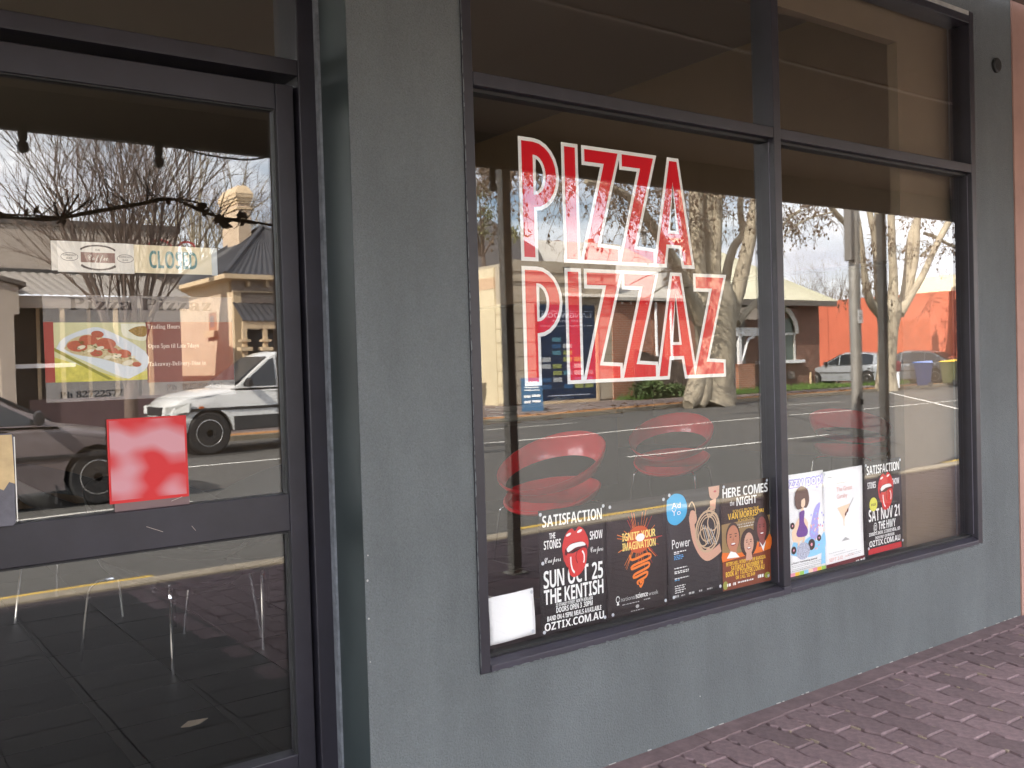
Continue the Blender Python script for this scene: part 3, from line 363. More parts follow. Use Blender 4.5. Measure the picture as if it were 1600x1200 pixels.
def shape(loops, mt, parent=None, loc=(0, 0, 0), name='print', rot=(R(90), 0, 0)):
    cu = bpy.data.curves.new(name, 'CURVE'); cu.dimensions = '2D'; cu.fill_mode = 'BOTH'
    for lp in loops:
        sp = cu.splines.new('POLY'); sp.points.add(len(lp) - 1)
        for i, (a, b) in enumerate(lp): sp.points[i].co = (a, b, 0, 1)
        sp.use_cyclic_u = True
    return curve_obj(cu, name, mt, parent, loc, rot)
def ell(cx, cy, a, b, n=20, rot=0.0, t0=0.0, t1=2 * PI):
    out = []
    for i in range(n):
        t = t0 + (t1 - t0) * i / (n if abs(t1 - t0 - 2 * PI) < 1e-6 else n - 1)
        x, y = a * math.cos(t), b * math.sin(t)
        out.append((cx + x * math.cos(rot) - y * math.sin(rot), cy + x * math.sin(rot) + y * math.cos(rot)))
    return out
def stroke(pts, w):                    # a ribbon outline along a polyline
    L, Rr = [], []
    for i, p in enumerate(pts):
        a = pts[max(i - 1, 0)]; b = pts[min(i + 1, len(pts) - 1)]
        dx, dy = b[0] - a[0], b[1] - a[1]; l = math.hypot(dx, dy) or 1
        L.append((p[0] - dy / l * w / 2, p[1] + dx / l * w / 2)); Rr.append((p[0] + dy / l * w / 2, p[1] - dx / l * w / 2))
    return L + Rr[::-1]
def smooth(pts, k=4):
    out = []; n = len(pts)
    for i in range(n - 1):
        p0, p1, p2, p3 = pts[max(i - 1, 0)], pts[i], pts[i + 1], pts[min(i + 2, n - 1)]
        for j in range(k):
            t = j / k
            out.append(tuple(0.5 * ((2 * b) + (c - a) * t + (2 * a - 5 * b + 4 * c - d) * t * t + (3 * b - a - 3 * c + d) * t ** 3) for a, b, c, d in zip(p0, p1, p2, p3)))
    out.append(tuple(pts[-1])); return out
def flush_print():
    gl = {}
    outl = dict(l.split(':') for l in GLYPHS.strip().split('\n'))
    for ln in TEXTS:
        for ch in ln[0]:
            if ch == ' ' or (ch, ln[9]) in gl: continue
            src = outl.get('%x' % ord(ch))
            if src is not None:
                cu = bpy.data.curves.new('glyph', 'CURVE'); cu.dimensions = '2D'; cu.fill_mode = 'BOTH'
                for lp in src.split('/'):
                    pt = [q.split(',') for q in lp.split(' ')]
                    sp = cu.splines.new('POLY'); sp.points.add(len(pt) - 1); sp.use_cyclic_u = True
                    for i, (a, b) in enumerate(pt): sp.points[i].co = (int(a) / 325, int(b) / 325, 0, 1)
            else:
                cu = bpy.data.curves.new('glyph', 'FONT'); cu.body = ch; cu.size = 1; cu.offset = ln[9]; cu.resolution_u = 3
            o = bpy.data.objects.new('glyph', cu); COL.objects.link(o); gl[(ch, ln[9])] = o
    bpy.context.view_layer.update()
    dg = bpy.context.evaluated_depsgraph_get()
    for k, o in list(gl.items()):
        me = bpy.data.meshes.new_from_object(o.evaluated_get(dg))
        v = [tuple(p.co) for p in me.vertices]; f = [tuple(p.vertices) for p in me.polygons]; cu = o.data
        bpy.data.objects.remove(o); bpy.data.curves.remove(cu); bpy.data.meshes.remove(me)
        x0 = min((p[0] for p in v), default=0); x1 = max((p[0] for p in v), default=.3)
        gl[k] = (v, f, x0, x1)
    for chars, loc, h, mt, parent, width, align, name, rot, off in TEXTS:
        b = MB(); x = 0.0; k = h / 0.72
        for ch in chars:
            if ch == ' ': x += .26; continue
            v, f, x0, x1 = gl[(ch, off)]
            b.add([(p[0] - x0 + x, p[1], 0) for p in v], f); x += (x1 - x0) + .075
        x -= .075; sx = (width / x) if width else k
        sh = {'LEFT': 0, 'CENTER': -.5, 'RIGHT': -1}[align] * x
        me = bpy.data.meshes.new(name); me.from_pydata([((p[0] + sh) * sx, p[1] * k, 0) for p in b.v], [], b.f); me.materials.append(mt)
        q = bpy.data.objects.new(name, me); COL.objects.link(q); q.location = loc; q.rotation_euler = rot
        if parent is not None: q.parent = parent
    TEXTS.clear()
    bpy.context.view_layer.update()
    dg = bpy.context.evaluated_depsgraph_get()
    kid = {}
    for c in bpy.data.objects:
        if c.parent is not None: kid.setdefault(c.parent.name, []).append(c)
    new = {}
    for o in list(PENDING):
        me = bpy.data.meshes.new_from_object(o.evaluated_get(dg))
        nm = o.name; cu = o.data
        q = bpy.data.objects.new(nm.split('.')[0], me)
        q.location = o.location; q.rotation_euler = o.rotation_euler; q.scale = o.scale; new[nm] = q
        q.parent = new.get(o.parent.name, o.parent) if o.parent else None
        for k in o.keys():
            if k in ('label', 'category', 'group', 'kind'): q[k] = o[k]
        for ch in kid.get(nm, []): ch.parent = q
        COL.objects.link(q)
    dead = [(o, o.data) for o in PENDING]
    bpy.data.batch_remove([o for o, _ in dead]); bpy.data.batch_remove([c for _, c in dead])
    PENDING.clear()

# ------------------------------------------------------------------ the setting
FAR = mat('far_ground', (0.10, 0.10, 0.06), 0.95, noise=(0.3, 0.4))
ASPH = mat('asphalt', (0.088, 0.083, 0.076), 0.85, noise=(55, 0.35, 8), bump=(120, 0.6, 0.006))
g = MB().quad((-900, -900, -0.30), (900, -900, -0.30), (900, 900, -0.30), (-900, 900, -0.30)).build('ground', FAR, kind='structure')
def KY(x): return 17.9 + 0.075 * (x - 14) if x > 14 else 17.9      # far kerb line
fk = [(-60, 17.9), (14, 17.9), (120, KY(120))]
MB().quad((-60, -4.12, -0.13), (120, -4.12, -0.13), (120, -KY(120), -0.13), (14, -17.9, -0.13), (-60, -17.9, -0.13)).build('road', ASPH, kind='structure')
PAVE = mat('footpath_bedding', (0.105, 0.078, 0.074), 0.9, noise=(14, 0.25), bump=(90, 0.5, 0.004))
def ZF(y): return 0.072 + 0.072 * y / 3.9            # our footpath falls to the kerb
footpath = MB().quad((-40, -0.05, ZF(0) - 0.012), (60, -0.05, ZF(0) - 0.012), (60, -3.94, ZF(-3.94) - 0.012), (-40, -3.94, ZF(-3.94) - 0.012)).build('footpath', PAVE, kind='structure')
KERB = mat('concrete_kerb', (0.27, 0.23, 0.175), 0.85, noise=(5, 0.25), bump=(70, 0.4, 0.004))
MB().box(-40, 60, -4.12, -3.94, -0.32, 0.005).build('kerb', KERB, kind='structure', bevel=0.02)
FPM = mat('far_footpath', (0.20, 0.155, 0.14), 0.9, noise=(3, 0.25), bump=(20, 0.3, 0.01))
LEAF = mat('orange_leaf_litter', (0.42, 0.19, 0.06), 0.95, noise=(9, 0.45), bump=(40, 0.8, 0.02))
def strip(name, d0, d1, z, mt, x0=-60, x1=120, h=0.2):
    a = [(x0, -(KY(x0) + d0)), (14, -(KY(14) + d0)), (x1, -(KY(x1) + d0)), (x1, -(KY(x1) + d1)), (14, -(KY(14) + d1)), (x0, -(KY(x0) + d1))]
    return MB().prism([(p[0], p[1], z) for p in a], (0, 0, -h)).build(name, mt, kind='structure')
strip('far_kerb', 0.0, 0.15, -0.02, KERB)
strip('far_gutter_leaves', 0.154, 0.75, -0.012, LEAF)
strip('far_footpath', 0.754, 9.0, -0.02, FPM)
GRASS = mat('verge_grass', (0.075, 0.13, 0.028), 0.95, noise=(4, 0.5), bump=(60, 1.0, 0.03))
gv = MB()
for (xa, xb, d0, d1) in ((23.2, 27.0, 3.4, 5.4), (27.0, 36.6, 2.2, 6.0), (36.6, 41.5, 1.4, 3.0)):
    gv.prism([(xa, -(KY(xa) + d0), 0.01), (xb, -(KY(xb) + d0), 0.01), (xb, -(KY(xb) + d1), 0.01), (xa, -(KY(xa) + d1), 0.01)], (0, 0, -0.2))
gv.build('grass_verge', GRASS, kind='structure')
bl = MB()                                                   # blades so the verge is rough
for i in range(5200):
    x = random.uniform(23.2, 41.4)
    d0, d1 = (3.4, 5.4) if x < 27 else (2.2, 6.0) if x < 36.6 else (1.4, 3.0)
    y = -(KY(x) + random.uniform(d0, d1)); h = random.uniform(0.05, 0.2); w = 0.025
    a = random.uniform(0, PI); dx, dy = w * math.cos(a), w * math.sin(a); lx, ly = random.uniform(-.06, .06), random.uniform(-.06, .06)
    bl.add([(x - dx, y - dy, 0), (x + dx, y + dy, 0), (x + lx, y + ly, h)], [(0, 1, 2)])
bl.build('grass', mat('grass_blades', (0.10, 0.17, 0.035), 0.9, noise=(1.5, 0.4)), kind='stuff')
LINEW = mat('worn_white_line', (0.62, 0.60, 0.55), 0.8, noise=(18, 0.25))
LINEY = mat('worn_yellow_line', (0.55, 0.36, 0.06), 0.8, noise=(18, 0.3))
def road_line(name, xa, ya, xb, yb, w, mt):
    d = Vector((xb - xa, -(yb - ya), 0)).normalized(); n = Vector((-d.y, d.x, 0)) * w / 2
    a, b = Vector((xa, -ya, -0.126)), Vector((xb, -yb, -0.126))
    return MB().quad(a - n, b - n, b + n, a + n).build(name, mt, kind='structure')
for xa, xb in ((-20, 2.0), (5.2, 7.4), (12.6, 15.2), (17.8, 24)): road_line('yellow_edge_line', xa, 4.75, xb, 4.75, 0.09, LINEY)
for k in range(-4, 9): road_line('lane_line', 10.35 + k * 12, 8.75 - 0.0 * k, 10.35 + k * 12 + 5.2, 8.75, 0.10, LINEW)
road_line('centre_line', -30, 13.0, 70, 13.0, 0.12, LINEW)
for k in range(-4, 8): road_line('lane_line', 1.2 + k * 11, 16.1, 1.2 + k * 11 + 3.2, 16.1, 0.10, LINEW)
road_line('road_seam', 24.5, 18.6, 14.5, 6.5, 0.06, mat('tar_seam', (0.035, 0.034, 0.033), 0.7))
road_line('pale_patch_line', 33.5, 18.9, 19.5, 7.0, 0.10, LINEW)
for i in range(9):
    x = random.uniform(3, 22); y = random.uniform(5.4, 16.5); l = random.uniform(0.6, 2.0)
    pts = ell(x, -y, l, random.uniform(0.15, 0.35), 14)
    pts = [(a + random.uniform(-.12, .12), b + random.uniform(-.05, .05), -0.1275) for a, b in pts]
    MB().add(pts, [tuple(range(14))]) if False else None
    q = MB(); q.add(pts, [tuple(range(14))]); q.build('road_patch', MATS['tar_seam'], kind='structure')

# ------------------------------------------------------------------ the shop
YW, YF_ = -0.040, -0.046            # wall face, frame face; panes at y = 0
KS = 1.0186                         # the shop front is laid out in plan units of this scale
shop = thing('pizza_shop', 'grey green rendered shop front with glazed door and large dark framed display window', 'shop', (0, 0, 1.45 * (1 - KS)))
shop.scale = (KS, 1, KS)
TOP = 3.75
box('wall', 1.188, 1.560, YW, 0.32, -0.2, TOP, STUCCO, shop)                 # pier between door and window
box('reveal_paint', 1.1868, 1.1879, YW + .002, 0.31, -0.2, 2.98, mat('shaded_reveal_teal', (0.026, 0.035, 0.037), 0.5, noise=(3, .2)), shop)  # thin skin over the wall, shade of the reveal put into its colour
box('wall', 4.472, 4.838, YW, 0.32, -0.2, TOP, STUCCO, shop)
box('wall', 1.5603, 4.4717, YW, 0.30, -0.2, 0.512, STUCCO, shop)            # apron under the sill
box('wall', 1.5603, 4.4717, YW, 0.30, 3.045, TOP, STUCCO, shop)
box('wall', -1.2, 1.1877, YW, 0.30, 2.98, TOP, STUCCO, shop)
box('wall', -4.5, 0.135, YW, 0.30, -0.2, TOP, STUCCO, shop)
MB().box(4.02, 4.46, -0.0445, -0.0405, 3.024, 3.043).build('unpainted_strip', mat('raw_render', (0.34, 0.33, 0.31), 0.9, noise=(20, 0.2)), shop)
vent = MB().lathe([(0.036, 0), (0.036, -0.012), (0.030, -0.016)], (4.68, YW, 2.827), 20, 'y').build('vent_hole', mat('dark_vent', (0.01, 0.01, 0.01), 0.6), shop)
chip = mat('chipped_render', (0.40, 0.385, 0.37), 0.9)
for (px, py, s) in ((571, 908, .006), (571, 968, .005), (575, 868, .004), (572, 1036, .003), (1094, 1088, .004)):
    x, z = F(px, py, YW - .001); x = max(x / KS, 1.196); z = 1.45 + (z - 1.45) / KS
    MB().lathe([(s * .6, 0), (s * .4, -.002)], (x, YW, z), 7, 'y').build('render_chip', chip, shop)
# low mortar fillet between wall and pavers, and paint drips along it
mo = MB()
for i in range(46):
    x = 1.19 + i * 0.08
    mo.box(x, x + .081, -0.125 + random.uniform(-.008, .008), YW + .01, 0.05, 0.0962 + random.uniform(0, .002))
mo.build('mortar_fillet', mat('pink_mortar', (0.170, 0.115, 0.118), 0.9, noise=(16, 0.25), bump=(120, 0.6, 0.004)), shop)
dr = MB()
for i in range(22):
    x = random.uniform(2.0, 4.8); l = random.uniform(.008, .035)
    dr.box(x, x + l, YW - .003, YW + .002, 0.0985, 0.100 + random.uniform(0, .002))
dr.build('paint_edge_flakes', chip, shop, kind='stuff')

# display window: frame > mullion, rails, sill, panes
wf = MB()
wf.box(1.5605, 1.597, YF_, 0.06, 0.512, 3.0448)
win = wf.build('display_window', FRAME, shop, bevel=0.003)
box('stile', 4.432, 4.4725, YF_, 0.06, 0.512, 3.0448, FRAME, win, 0.003)
box('head', 1.5972, 4.4318, YF_, 0.06, 2.985, 3.022, FRAME, win, 0.003)
box('mullion', 2.981, 3.023, YF_ - .002, 0.055, 0.545, 2.9848, FRAME, win, 0.003)
for xa, xb in ((1.5972, 2.9808), (3.0232, 4.4318)):
    box('transom', xa, xb, YF_, 0.05, 2.282, 2.323, FRAME, win, 0.003)
    box('glazing_bead', xa, xb, -0.016, 0.03, 2.2705, 2.2818, RUBBER, win)
    box('glazing_bead', xa, xb, -0.012, 0.03, 0.5465, 0.556, RUBBER, win)
    box('groove', xb - .002, xb + .0006 if xb < 3 else xb + .0002, -0.024, -0.021, 0.56, 2.27, mat('groove_highlight', (0.11, 0.10, 0.13), 0.4), win)
sl = MB()
for xa, xb in ((1.5972, 2.9808), (3.0232, 4.4318)):
    sl.prism([(xa, YF_ - .003, 0.513), (xa, YF_ - .003, 0.533), (xa, YF_ + .010, 0.538), (xa, -0.020, 0.546), (xa, 0.06, 0.546), (xa, 0.06, 0.513)], (xb - xa, 0, 0))
sl.box(2.9809, 3.0231, YF_ - .0025, 0.05, 0.513, 0.5448)
sl.build('sill', SILLM, win, bevel=0.002)
for xa, xb in ((1.585, 2.990), (3.012, 4.445)):
    for za, zb in ((0.540, 2.30), (2.305, 3.0)):
        box('pane', xa, xb, 0.0, 0.006, za, zb, GLASS, win)
rag = MB(); rr_ = random.Random(3)
x = 1.60
while x < 4.43:                                             # wall paint feathered over the frame edge
    w = rr_.uniform(.006, .05); h = rr_.choice((0, 0, .001, .002, .003, .005)); rag.prism([(x, YF_ - .0032, .511), (x + w, YF_ - .0032, .511), (x + w * .8, YF_ - .0032, .5135 + h * rr_.uniform(.4, 1)), (x + w * .3, YF_ - .0032, .5135 + h)], (0, .0004, 0)); x += w
z = .53
while z < 3.0:
    h = rr_.uniform(.008, .06); w = rr_.choice((0, 0, .001, .0015, .003)); rag.prism([(1.5595, YF_ - .0008, z), (1.561 + w, YF_ - .0008, z + h * .2), (1.561 + w * .6, YF_ - .0008, z + h * .8), (1.5595, YF_ - .0008, z + h)], (0, .0004, 0)); z += h
rag.build('paint_overlap', STUCCO, shop, kind='stuff')
# door with jamb, transom bar and fanlight
jamb = box('door_frame', 1.128, 1.187, 0.160, 0.33, -0.05, 3.0, FRAME, shop, 0.004)
box('stop_bead', 1.1795, 1.1878, 0.134, 0.1595, -0.05, 3.0, mat('grey_bead', (0.16, 0.17, 0.19), 0.5, noise=(30, 0.4)), jamb)
box('door_frame', 0.136, 0.19, 0.160, 0.33, -0.05, 3.0, FRAME, shop, 0.004)
box('door_frame', 0.1902, 1.1278, 0.160, 0.33, 2.289, 2.334, FRAME, shop, 0.003)
box('door_frame', 0.1902, 1.1278, 0.160, 0.33, 2.93, 2.99, FRAME, shop, 0.003)
box('fanlight_pane', 0.185, 1.132, DOOR, DOOR + .006, 2.32, 2.94, GLASS, shop)
dm = MB()
dm.box(1.063, 1.117, 0.172, 0.225, 0.02, 2.262); dm.box(0.198, 0.2505, 0.172, 0.225, 0.02, 2.262)
door = dm.build('door', FRAME, shop, bevel=0.003)
box('rail', 0.2507, 1.0628, 0.172, 0.225, 2.188, 2.262, FRAME, door, 0.003)
box('rail', 0.2507, 1.0628, 0.172, 0.225, 0.985, 1.092, FRAME, door, 0.003)
box('rail', 0.2507, 1.0628, 0.172, 0.225, 0.03, 0.338, FRAME, door, 0.003)
for za, zb in ((0.33, 0.99), (1.085, 2.195)):
    box('pane', 0.245, 1.07, DOOR, DOOR + .006, za, zb, GLASS, door)
    MB().box(1.0565, 1.0632, 0.175, 0.193, za + .006, zb - .006).box(0.25, 1.0564, 0.180, 0.193, zb - .011, zb - .006).build('glazing_bead', RUBBER, door)
box('weather_seal', 1.1175, 1.1275, 0.2, 0.225, 0.02, 2.262, RUBBER, door)
pl = MB().prism([(0.20, 0.157, 1.096), (0.352, 0.157, 1.090), (0.359, 0.157, 1.098), (0.3625, 0.157, 1.306), (0.356, 0.157, 1.3145), (0.20, 0.157, 1.317)], (0, 0.012, 0)).build('push_plate', mat('plate_grey_overpaint', (0.10, 0.095, 0.115), 0.5, noise=(40, 0.2)), door, bevel=0.002)
bp = [(0.2, 0.156, 1.314), (0.357, 0.156, 1.311)]
zz = [0.360 - 0.0125 * i for i in range(13)]
bp += [(x, 0.156, 1.192 + random.uniform(-.014, .008)) for x in zz] + [(0.2, 0.156, 1.19)]
MB().prism(bp, (0, 0.0008, 0)).build('bare_brass', mat('bare_brass', (0.52, 0.38, 0.20), 0.45, 0.15, noise=(25, 0.15)), pl)
MB().box(0.361, 0.3632, 0.1557, 0.168, 1.10, 1.305).build('plate_edge', mat('pale_plate_edge', (0.75, 0.72, 0.66), 0.5), pl)
sc_ = MB()
for (a, b, c, d) in ((229, 823, 255, 831), (300, 822, 306, 829), (268, 783, 285, 776)):
    x0, z0 = F(a, b, 0.17); x1, z1 = F(c, d, 0.17); sc_.tube([(x0 / KS, 0.1715, 1.45 + (z0 - 1.45) / KS), (x1 / KS, 0.1715, 1.45 + (z1 - 1.45) / KS)], 0.0006, 4)
sc_.build('paint_scratches', mat('scratch', (0.5, 0.42, 0.36), 0.7), door, kind='stuff')

# the room behind the glass
RW = mat('brown_room_wall', (0.135, 0.092, 0.060), 0.85, noise=(2, 0.1), spec=0.2)
RC = mat('room_ceiling', (0.19, 0.152, 0.122), 0.85)
room = MB()
room.box(-3.2, -3.1, 0.32, 1.2, 0.0, 3.45); room.box(-3.2, -3.1, 7.6, 8.6, 0.0, 3.45); room.box(-3.2, -3.1, 1.2, 7.6, 0.0, 1.2); room.box(-3.2, -3.1, 1.2, 7.6, 3.1, 3.45); room.box(10.6, 10.7, 0.32, 8.6, 0.0, 3.45); room.box(-3.2, 10.7, 8.6, 8.7, 0.0, 3.45); room.box(4.84, 10.7, 0.25, 0.32, 0.0, 3.45)  # opening in the unseen left wall is added to let daylight in
room.build('room_wall', RW, shop)
box('side_window_pane', -3.155, -3.145, 1.2, 7.6, 1.2, 3.1, GLASS, shop)  # added side window, out of view, to brighten the chairs
box('ceiling_beam', 4.80, 5.0, 0.33, 8.59, 1.95, 3.419, RW, shop)
box('room_ceiling', -3.2, 10.7, 0.3, 8.7, 3.42, 3.5, RC, shop)
nx = F(1408, 400, .09)[0] / KS; nz = 1.45 + (F(1330, 44, .09)[1] - 1.45) / KS
box('room_bulkhead', nx, 4.4715, .09, .14, 0.1, 3.41, BEIGE, shop)
box('room_bulkhead', 1.57, nx - .0005, .09, .14, nz, 3.41, BEIGE, shop)
box('window_ledge', 1.57, nx - .001, 0.062, 0.318, 0.50, 0.535, mat('ledge_paint', (0.06, 0.05, 0.055), 0.5), shop)
fl = box('room_floor', -3.2, 10.7, 0.15, 8.7, 0.0, 0.088, mat('tile_grout', (0.02, 0.02, 0.02), 0.9), shop)
TILE = mat('dark_floor_tile', (0.013, 0.012, 0.011), 0.6, noise=(5, 0.25), rnd=0.25, spec=0.2)
tm = None
tiles = []
for i in range(-8, 12):
    for j in range(0, 20):
        cx, cy = i * 0.405 + 0.2, 0.40 + j * 0.405
        if not (-3.0 < cx < 4.7): continue
        p = proj((cx, cy, 0.1)); vis = p is not None and -150 < p[0] < 1300 and p[1] < 1350
        tiles.append((0 if vis else 1, cy, cx))
tiles.sort()
for _, cy, cx in tiles[:290]:
    if tm is None:
        o = MB().box(-.2, .2, -.2, .2, 0, 0.012).build('floor_tile', TILE, fl, bevel=0.002); tm = o.data; o.location = (cx, cy, 0.088)
    else:
        o = bpy.data.objects.new('floor_tile', tm); COL.objects.link(o); o.parent = fl; o.location = (cx, cy, 0.088 + random.uniform(0, .0008))
rest = MB()
for _, cy, cx in tiles[290:]: rest.box(cx - .2, cx + .2, cy - .2, cy + .2, 0.088, 0.1)
if rest.v: rest.build('floor_tile', TILE, fl, kind='stuff')

nb = thing('neighbour_shop', 'dull pink rendered wall of the adjoining shop at the right edge', 'building', (6, 0, 0))
box('wall', 4.9292 - 6, 9.0 - 6, -0.047, 0.32, -0.2, 3.75, mat('pink_render', (0.36, 0.21, 0.17), 0.85, noise=(3, 0.15), bump=(200, 0.4, 0.003)), nb)
box('parapet', 4.9292 - 6, 9.0 - 6, -0.055, 0.32, 3.7502, 5.2, MATS['pink_render'], nb)
box('parapet', -4.5, 4.838, -0.055, 0.32, 3.7502, 5.2, STUCCO, shop)

# verandah over the footpath
ver = thing('verandah', 'street verandah with cream lined ceiling, dark fascia and slim square posts', 'verandah', (2, -2.7, 0))
VX0, VX1 = -9.0, 24.0
def vz(y): return 3.20 + 0.25 * y / 2.7
ce = MB()
sp = 1.2
x = VX0
while x < VX1 - .01:                                            # lining sheets butted together
    for ya, yb in ((-0.06, -0.98), (-1.0, -1.84), (-1.86, -2.66)):
        a = [(x + .002, ya, vz(ya)), (x + 2.4 - .002, ya, vz(ya)), (x + 2.4 - .002, yb, vz(yb)), (x + .002, yb, vz(yb))]
        q = MB().prism([(p[0] - 2, p[1] + 2.7, p[2]) for p in a], (0, 0, 0.02)).build('ceiling_panel', CEILM, ver)
    x += 2.4
ca = MB()
for y0 in (-0.99, -1.85): ca.box(VX0 - 2, VX1 - 2, y0 + 2.7 - .012, y0 + 2.7 + .012, vz(y0) - .006, vz(y0) + .03)
ca.build('cover_strip', mat('white_cover_strip', (0.62, 0.56, 0.5), 0.6), ver)
MB().prism([(VX0 - 2, 2.60, 3.30), (VX0 - 2, 0.02, 3.05), (VX0 - 2, 0.02, 3.02), (VX0 - 2, 2.60, 3.24)], (VX1 - VX0, 0, 0)).build('roof_sheet', mat('galvanised_roof', (0.42, 0.43, 0.44), 0.5, 0.4), ver)
box('fascia', VX0 - 2, VX1 - 2, -0.03, 0.03, 2.74, 3.03, FASC, ver, 0.004)
box('gutter', VX0 - 2, VX1 - 2, -0.16, -0.032, 2.92, 3.05, mat('gutter_brown', (0.10, 0.085, 0.08), 0.5), ver)
POSTM = mat('post_paint', (0.42, 0.38, 0.31), 0.5, noise=(4, 0.12))
for px_ in (-5.0, -0.62, 3.73, 8.09, 12.4, 16.8, 21.0):
    po = box('post', px_ - 2 - .034, px_ - 2 + .034, -0.065, 0.003, ZF(-2.7) - .02, 2.74, POSTM, ver, 0.004)
    MB().box(px_ - 2 - .065, px_ - 2 + .065, -0.095, 0.035, ZF(-2.7) - .01, ZF(-2.7) + .008).build('base_plate', POSTM, po)

# the rest of the pavement: zigzag pavers, courses running out from the wall
def paver_bm(dz=0.0, L=.221, Wd=.108):
    zig = []
    for i, t in enumerate((0, .25, .5, .75, 1)):
        zig.append((t * L - L / 2, Wd / 2 + (0.0075 if i % 2 else -0.0075)))
    top = [(x, y, 0.0) for x, y in zig] + [(x, y - Wd, 0.0) for x, y in zig[::-1]]
    b = MB(); n = len(top)
    ins = [(x * .965, y * .93, 0.0) for x, y, z in top]; mid = [(x, y, -0.005) for x, y, z in top]; low = [(x, y, -0.03) for x, y, z in top]
    b.add(ins + mid + low, [tuple(range(n))] + [(i, (i + 1) % n, n + (i + 1) % n, n + i) for i in range(n)] + [(n + i, n + (i + 1) % n, 2 * n + (i + 1) % n, 2 * n + i) for i in range(n)])
    return b
PAVM = mat('mauve_paver', (0.180, 0.121, 0.126), 0.85, noise=(38, 0.30, 9), bump=(260, 0.7, 0.003), rnd=0.22)
slots = []
ncol = int(16 / 0.113)
for c in range(int(3.7 / .113), ncol):
    x = -2.0 + c * 0.113
    for r_ in range(17):
        y = -0.235 - r_ * 0.226 - (0.113 if c % 2 else 0.0)
        if y < -3.83: continue
        p = proj((x, y, 0.09)); vis = p is not None and 880 < p[0] < 1680 and 900 < p[1] < 1290 and y > -1.9
        slots.append((0 if vis else 1, -y + abs(x - 3.6) * .3, x, y))
slots.sort()
pm = None; tilt = math.atan(0.072 / 3.9)
NV = min(258, sum(1 for s in slots if s[0] == 0))
for k, (_, _, x, y) in enumerate(slots[:NV]):
    if pm is None: o = paver_bm().build('paver', PAVM, footpath); pm = o.data
    else:
        o = bpy.data.objects.new('paver', pm); COL.objects.link(o); o.parent = footpath
    o.location = (x + random.uniform(-.002, .002), y + random.uniform(-.002, .002), ZF(y) + random.uniform(-.002, .002))
    o.rotation_euler = (tilt + random.uniform(-.012, .012), random.uniform(-.012, .012), PI / 2 + random.uniform(-.012, .012))
hm = None
for c in range(36, 78):
    if c % 2:
        x = -2.0 + c * 0.113; y = -0.183
        if hm is None: o = paver_bm(L=.106).build('half_paver', PAVM, footpath); hm = o.data
        else:
            o = bpy.data.objects.new('half_paver', hm); COL.objects.link(o); o.parent = footpath
        o.location = (x, y, ZF(y) + random.uniform(-.002, .002)); o.rotation_euler = (tilt, random.uniform(-.01, .01), PI / 2)
pf = MB(); pt = paver_bm()
for (_, _, x, y) in slots[NV:]:
    Mx = Matrix.Translation((x, y, ZF(y) + random.uniform(-.002, .002))) @ Matrix.Rotation(tilt, 4, 'X') @ Matrix.Rotation(PI / 2, 4, 'Z')
    pf.add([Mx @ Vector(p) for p in pt.v], pt.f)
o = pf.build('paver', PAVM, footpath, kind='stuff')
SLAB = mat('dark_paving_slab', (0.036, 0.031, 0.030), 0.85, noise=(9, 0.3), bump=(90, .5, .003), rnd=.15); slm = None
for i in range(10):
    for j in range(9):
        x = 1.49 - i * .405; y = -.26 - j * .405
        if slm is None: o = MB().box(-.199, .199, -.199, .199, -.03, 0).build('paving_slab', SLAB, footpath, bevel=.003); slm = o.data
        else:
            o = bpy.data.objects.new('paving_slab', slm); COL.objects.link(o); o.parent = footpath
        o.location = (x, y, ZF(y) + random.uniform(-.001, .001)); o.rotation_euler = (tilt, 0, 0)
sand = MB()
for i in range(420):
    x = random.uniform(1.9, 7.0); y = random.uniform(-1.7, -0.17); a = random.uniform(0, PI); l = random.uniform(.006, .02)
    x = -2.0 + round((x + 2) / .113) * .113 + .0565 + random.uniform(-.012, .012)
    sand.box(x - .004, x + .004, y - l, y + l, ZF(y) - .008, ZF(y) + .0008)
sand.build('joint_grit', mat('pale_grit', (0.26, 0.20, 0.15), 0.95), footpath, kind='stuff')

# ------------------------------------------------------------------ lettering on the window
lt = thing('window_lettering', 'red PIZZA PIZZAZ vinyl lettering outlined in white on the large window', 'window lettering', (0, 0, 0))
def offset(poly, d):
    n = len(poly); out = []
    ar = sum(poly[i][0] * poly[(i + 1) % n][1] - poly[(i + 1) % n][0] * poly[i][1] for i in range(n))
    s = 1 if ar > 0 else -1
    for i in range(n):
        p, a, b = poly[i], poly[i - 1], poly[(i + 1) % n]
        e1 = (p[0] - a[0], p[1] - a[1]); e2 = (b[0] - p[0], b[1] - p[1])
        l1 = math.hypot(*e1) or 1; l2 = math.hypot(*e2) or 1
        n1 = (s * e1[1] / l1, -s * e1[0] / l1); n2 = (s * e2[1] / l2, -s * e2[0] / l2)
        mx, my = n1[0] + n2[0], n1[1] + n2[1]; k = mx * mx + my * my
        k = min(2 / k if k > 1e-6 else 1, 2.2)
        out.append((p[0] + mx * d * k, p[1] + my * d * k))
    return out
def bowl(x0, xr, zt, zb, xs):           # right hand side of a P
    zc = (zt + zb) / 2; hh = (zt - zb) / 2
    return [(xs, zt)] + [(xs + (xr - xs) * math.sin(t), zc + hh * math.cos(t)) for t in [PI * i / 12 for i in range(1, 12)]] + [(xs, zb)]
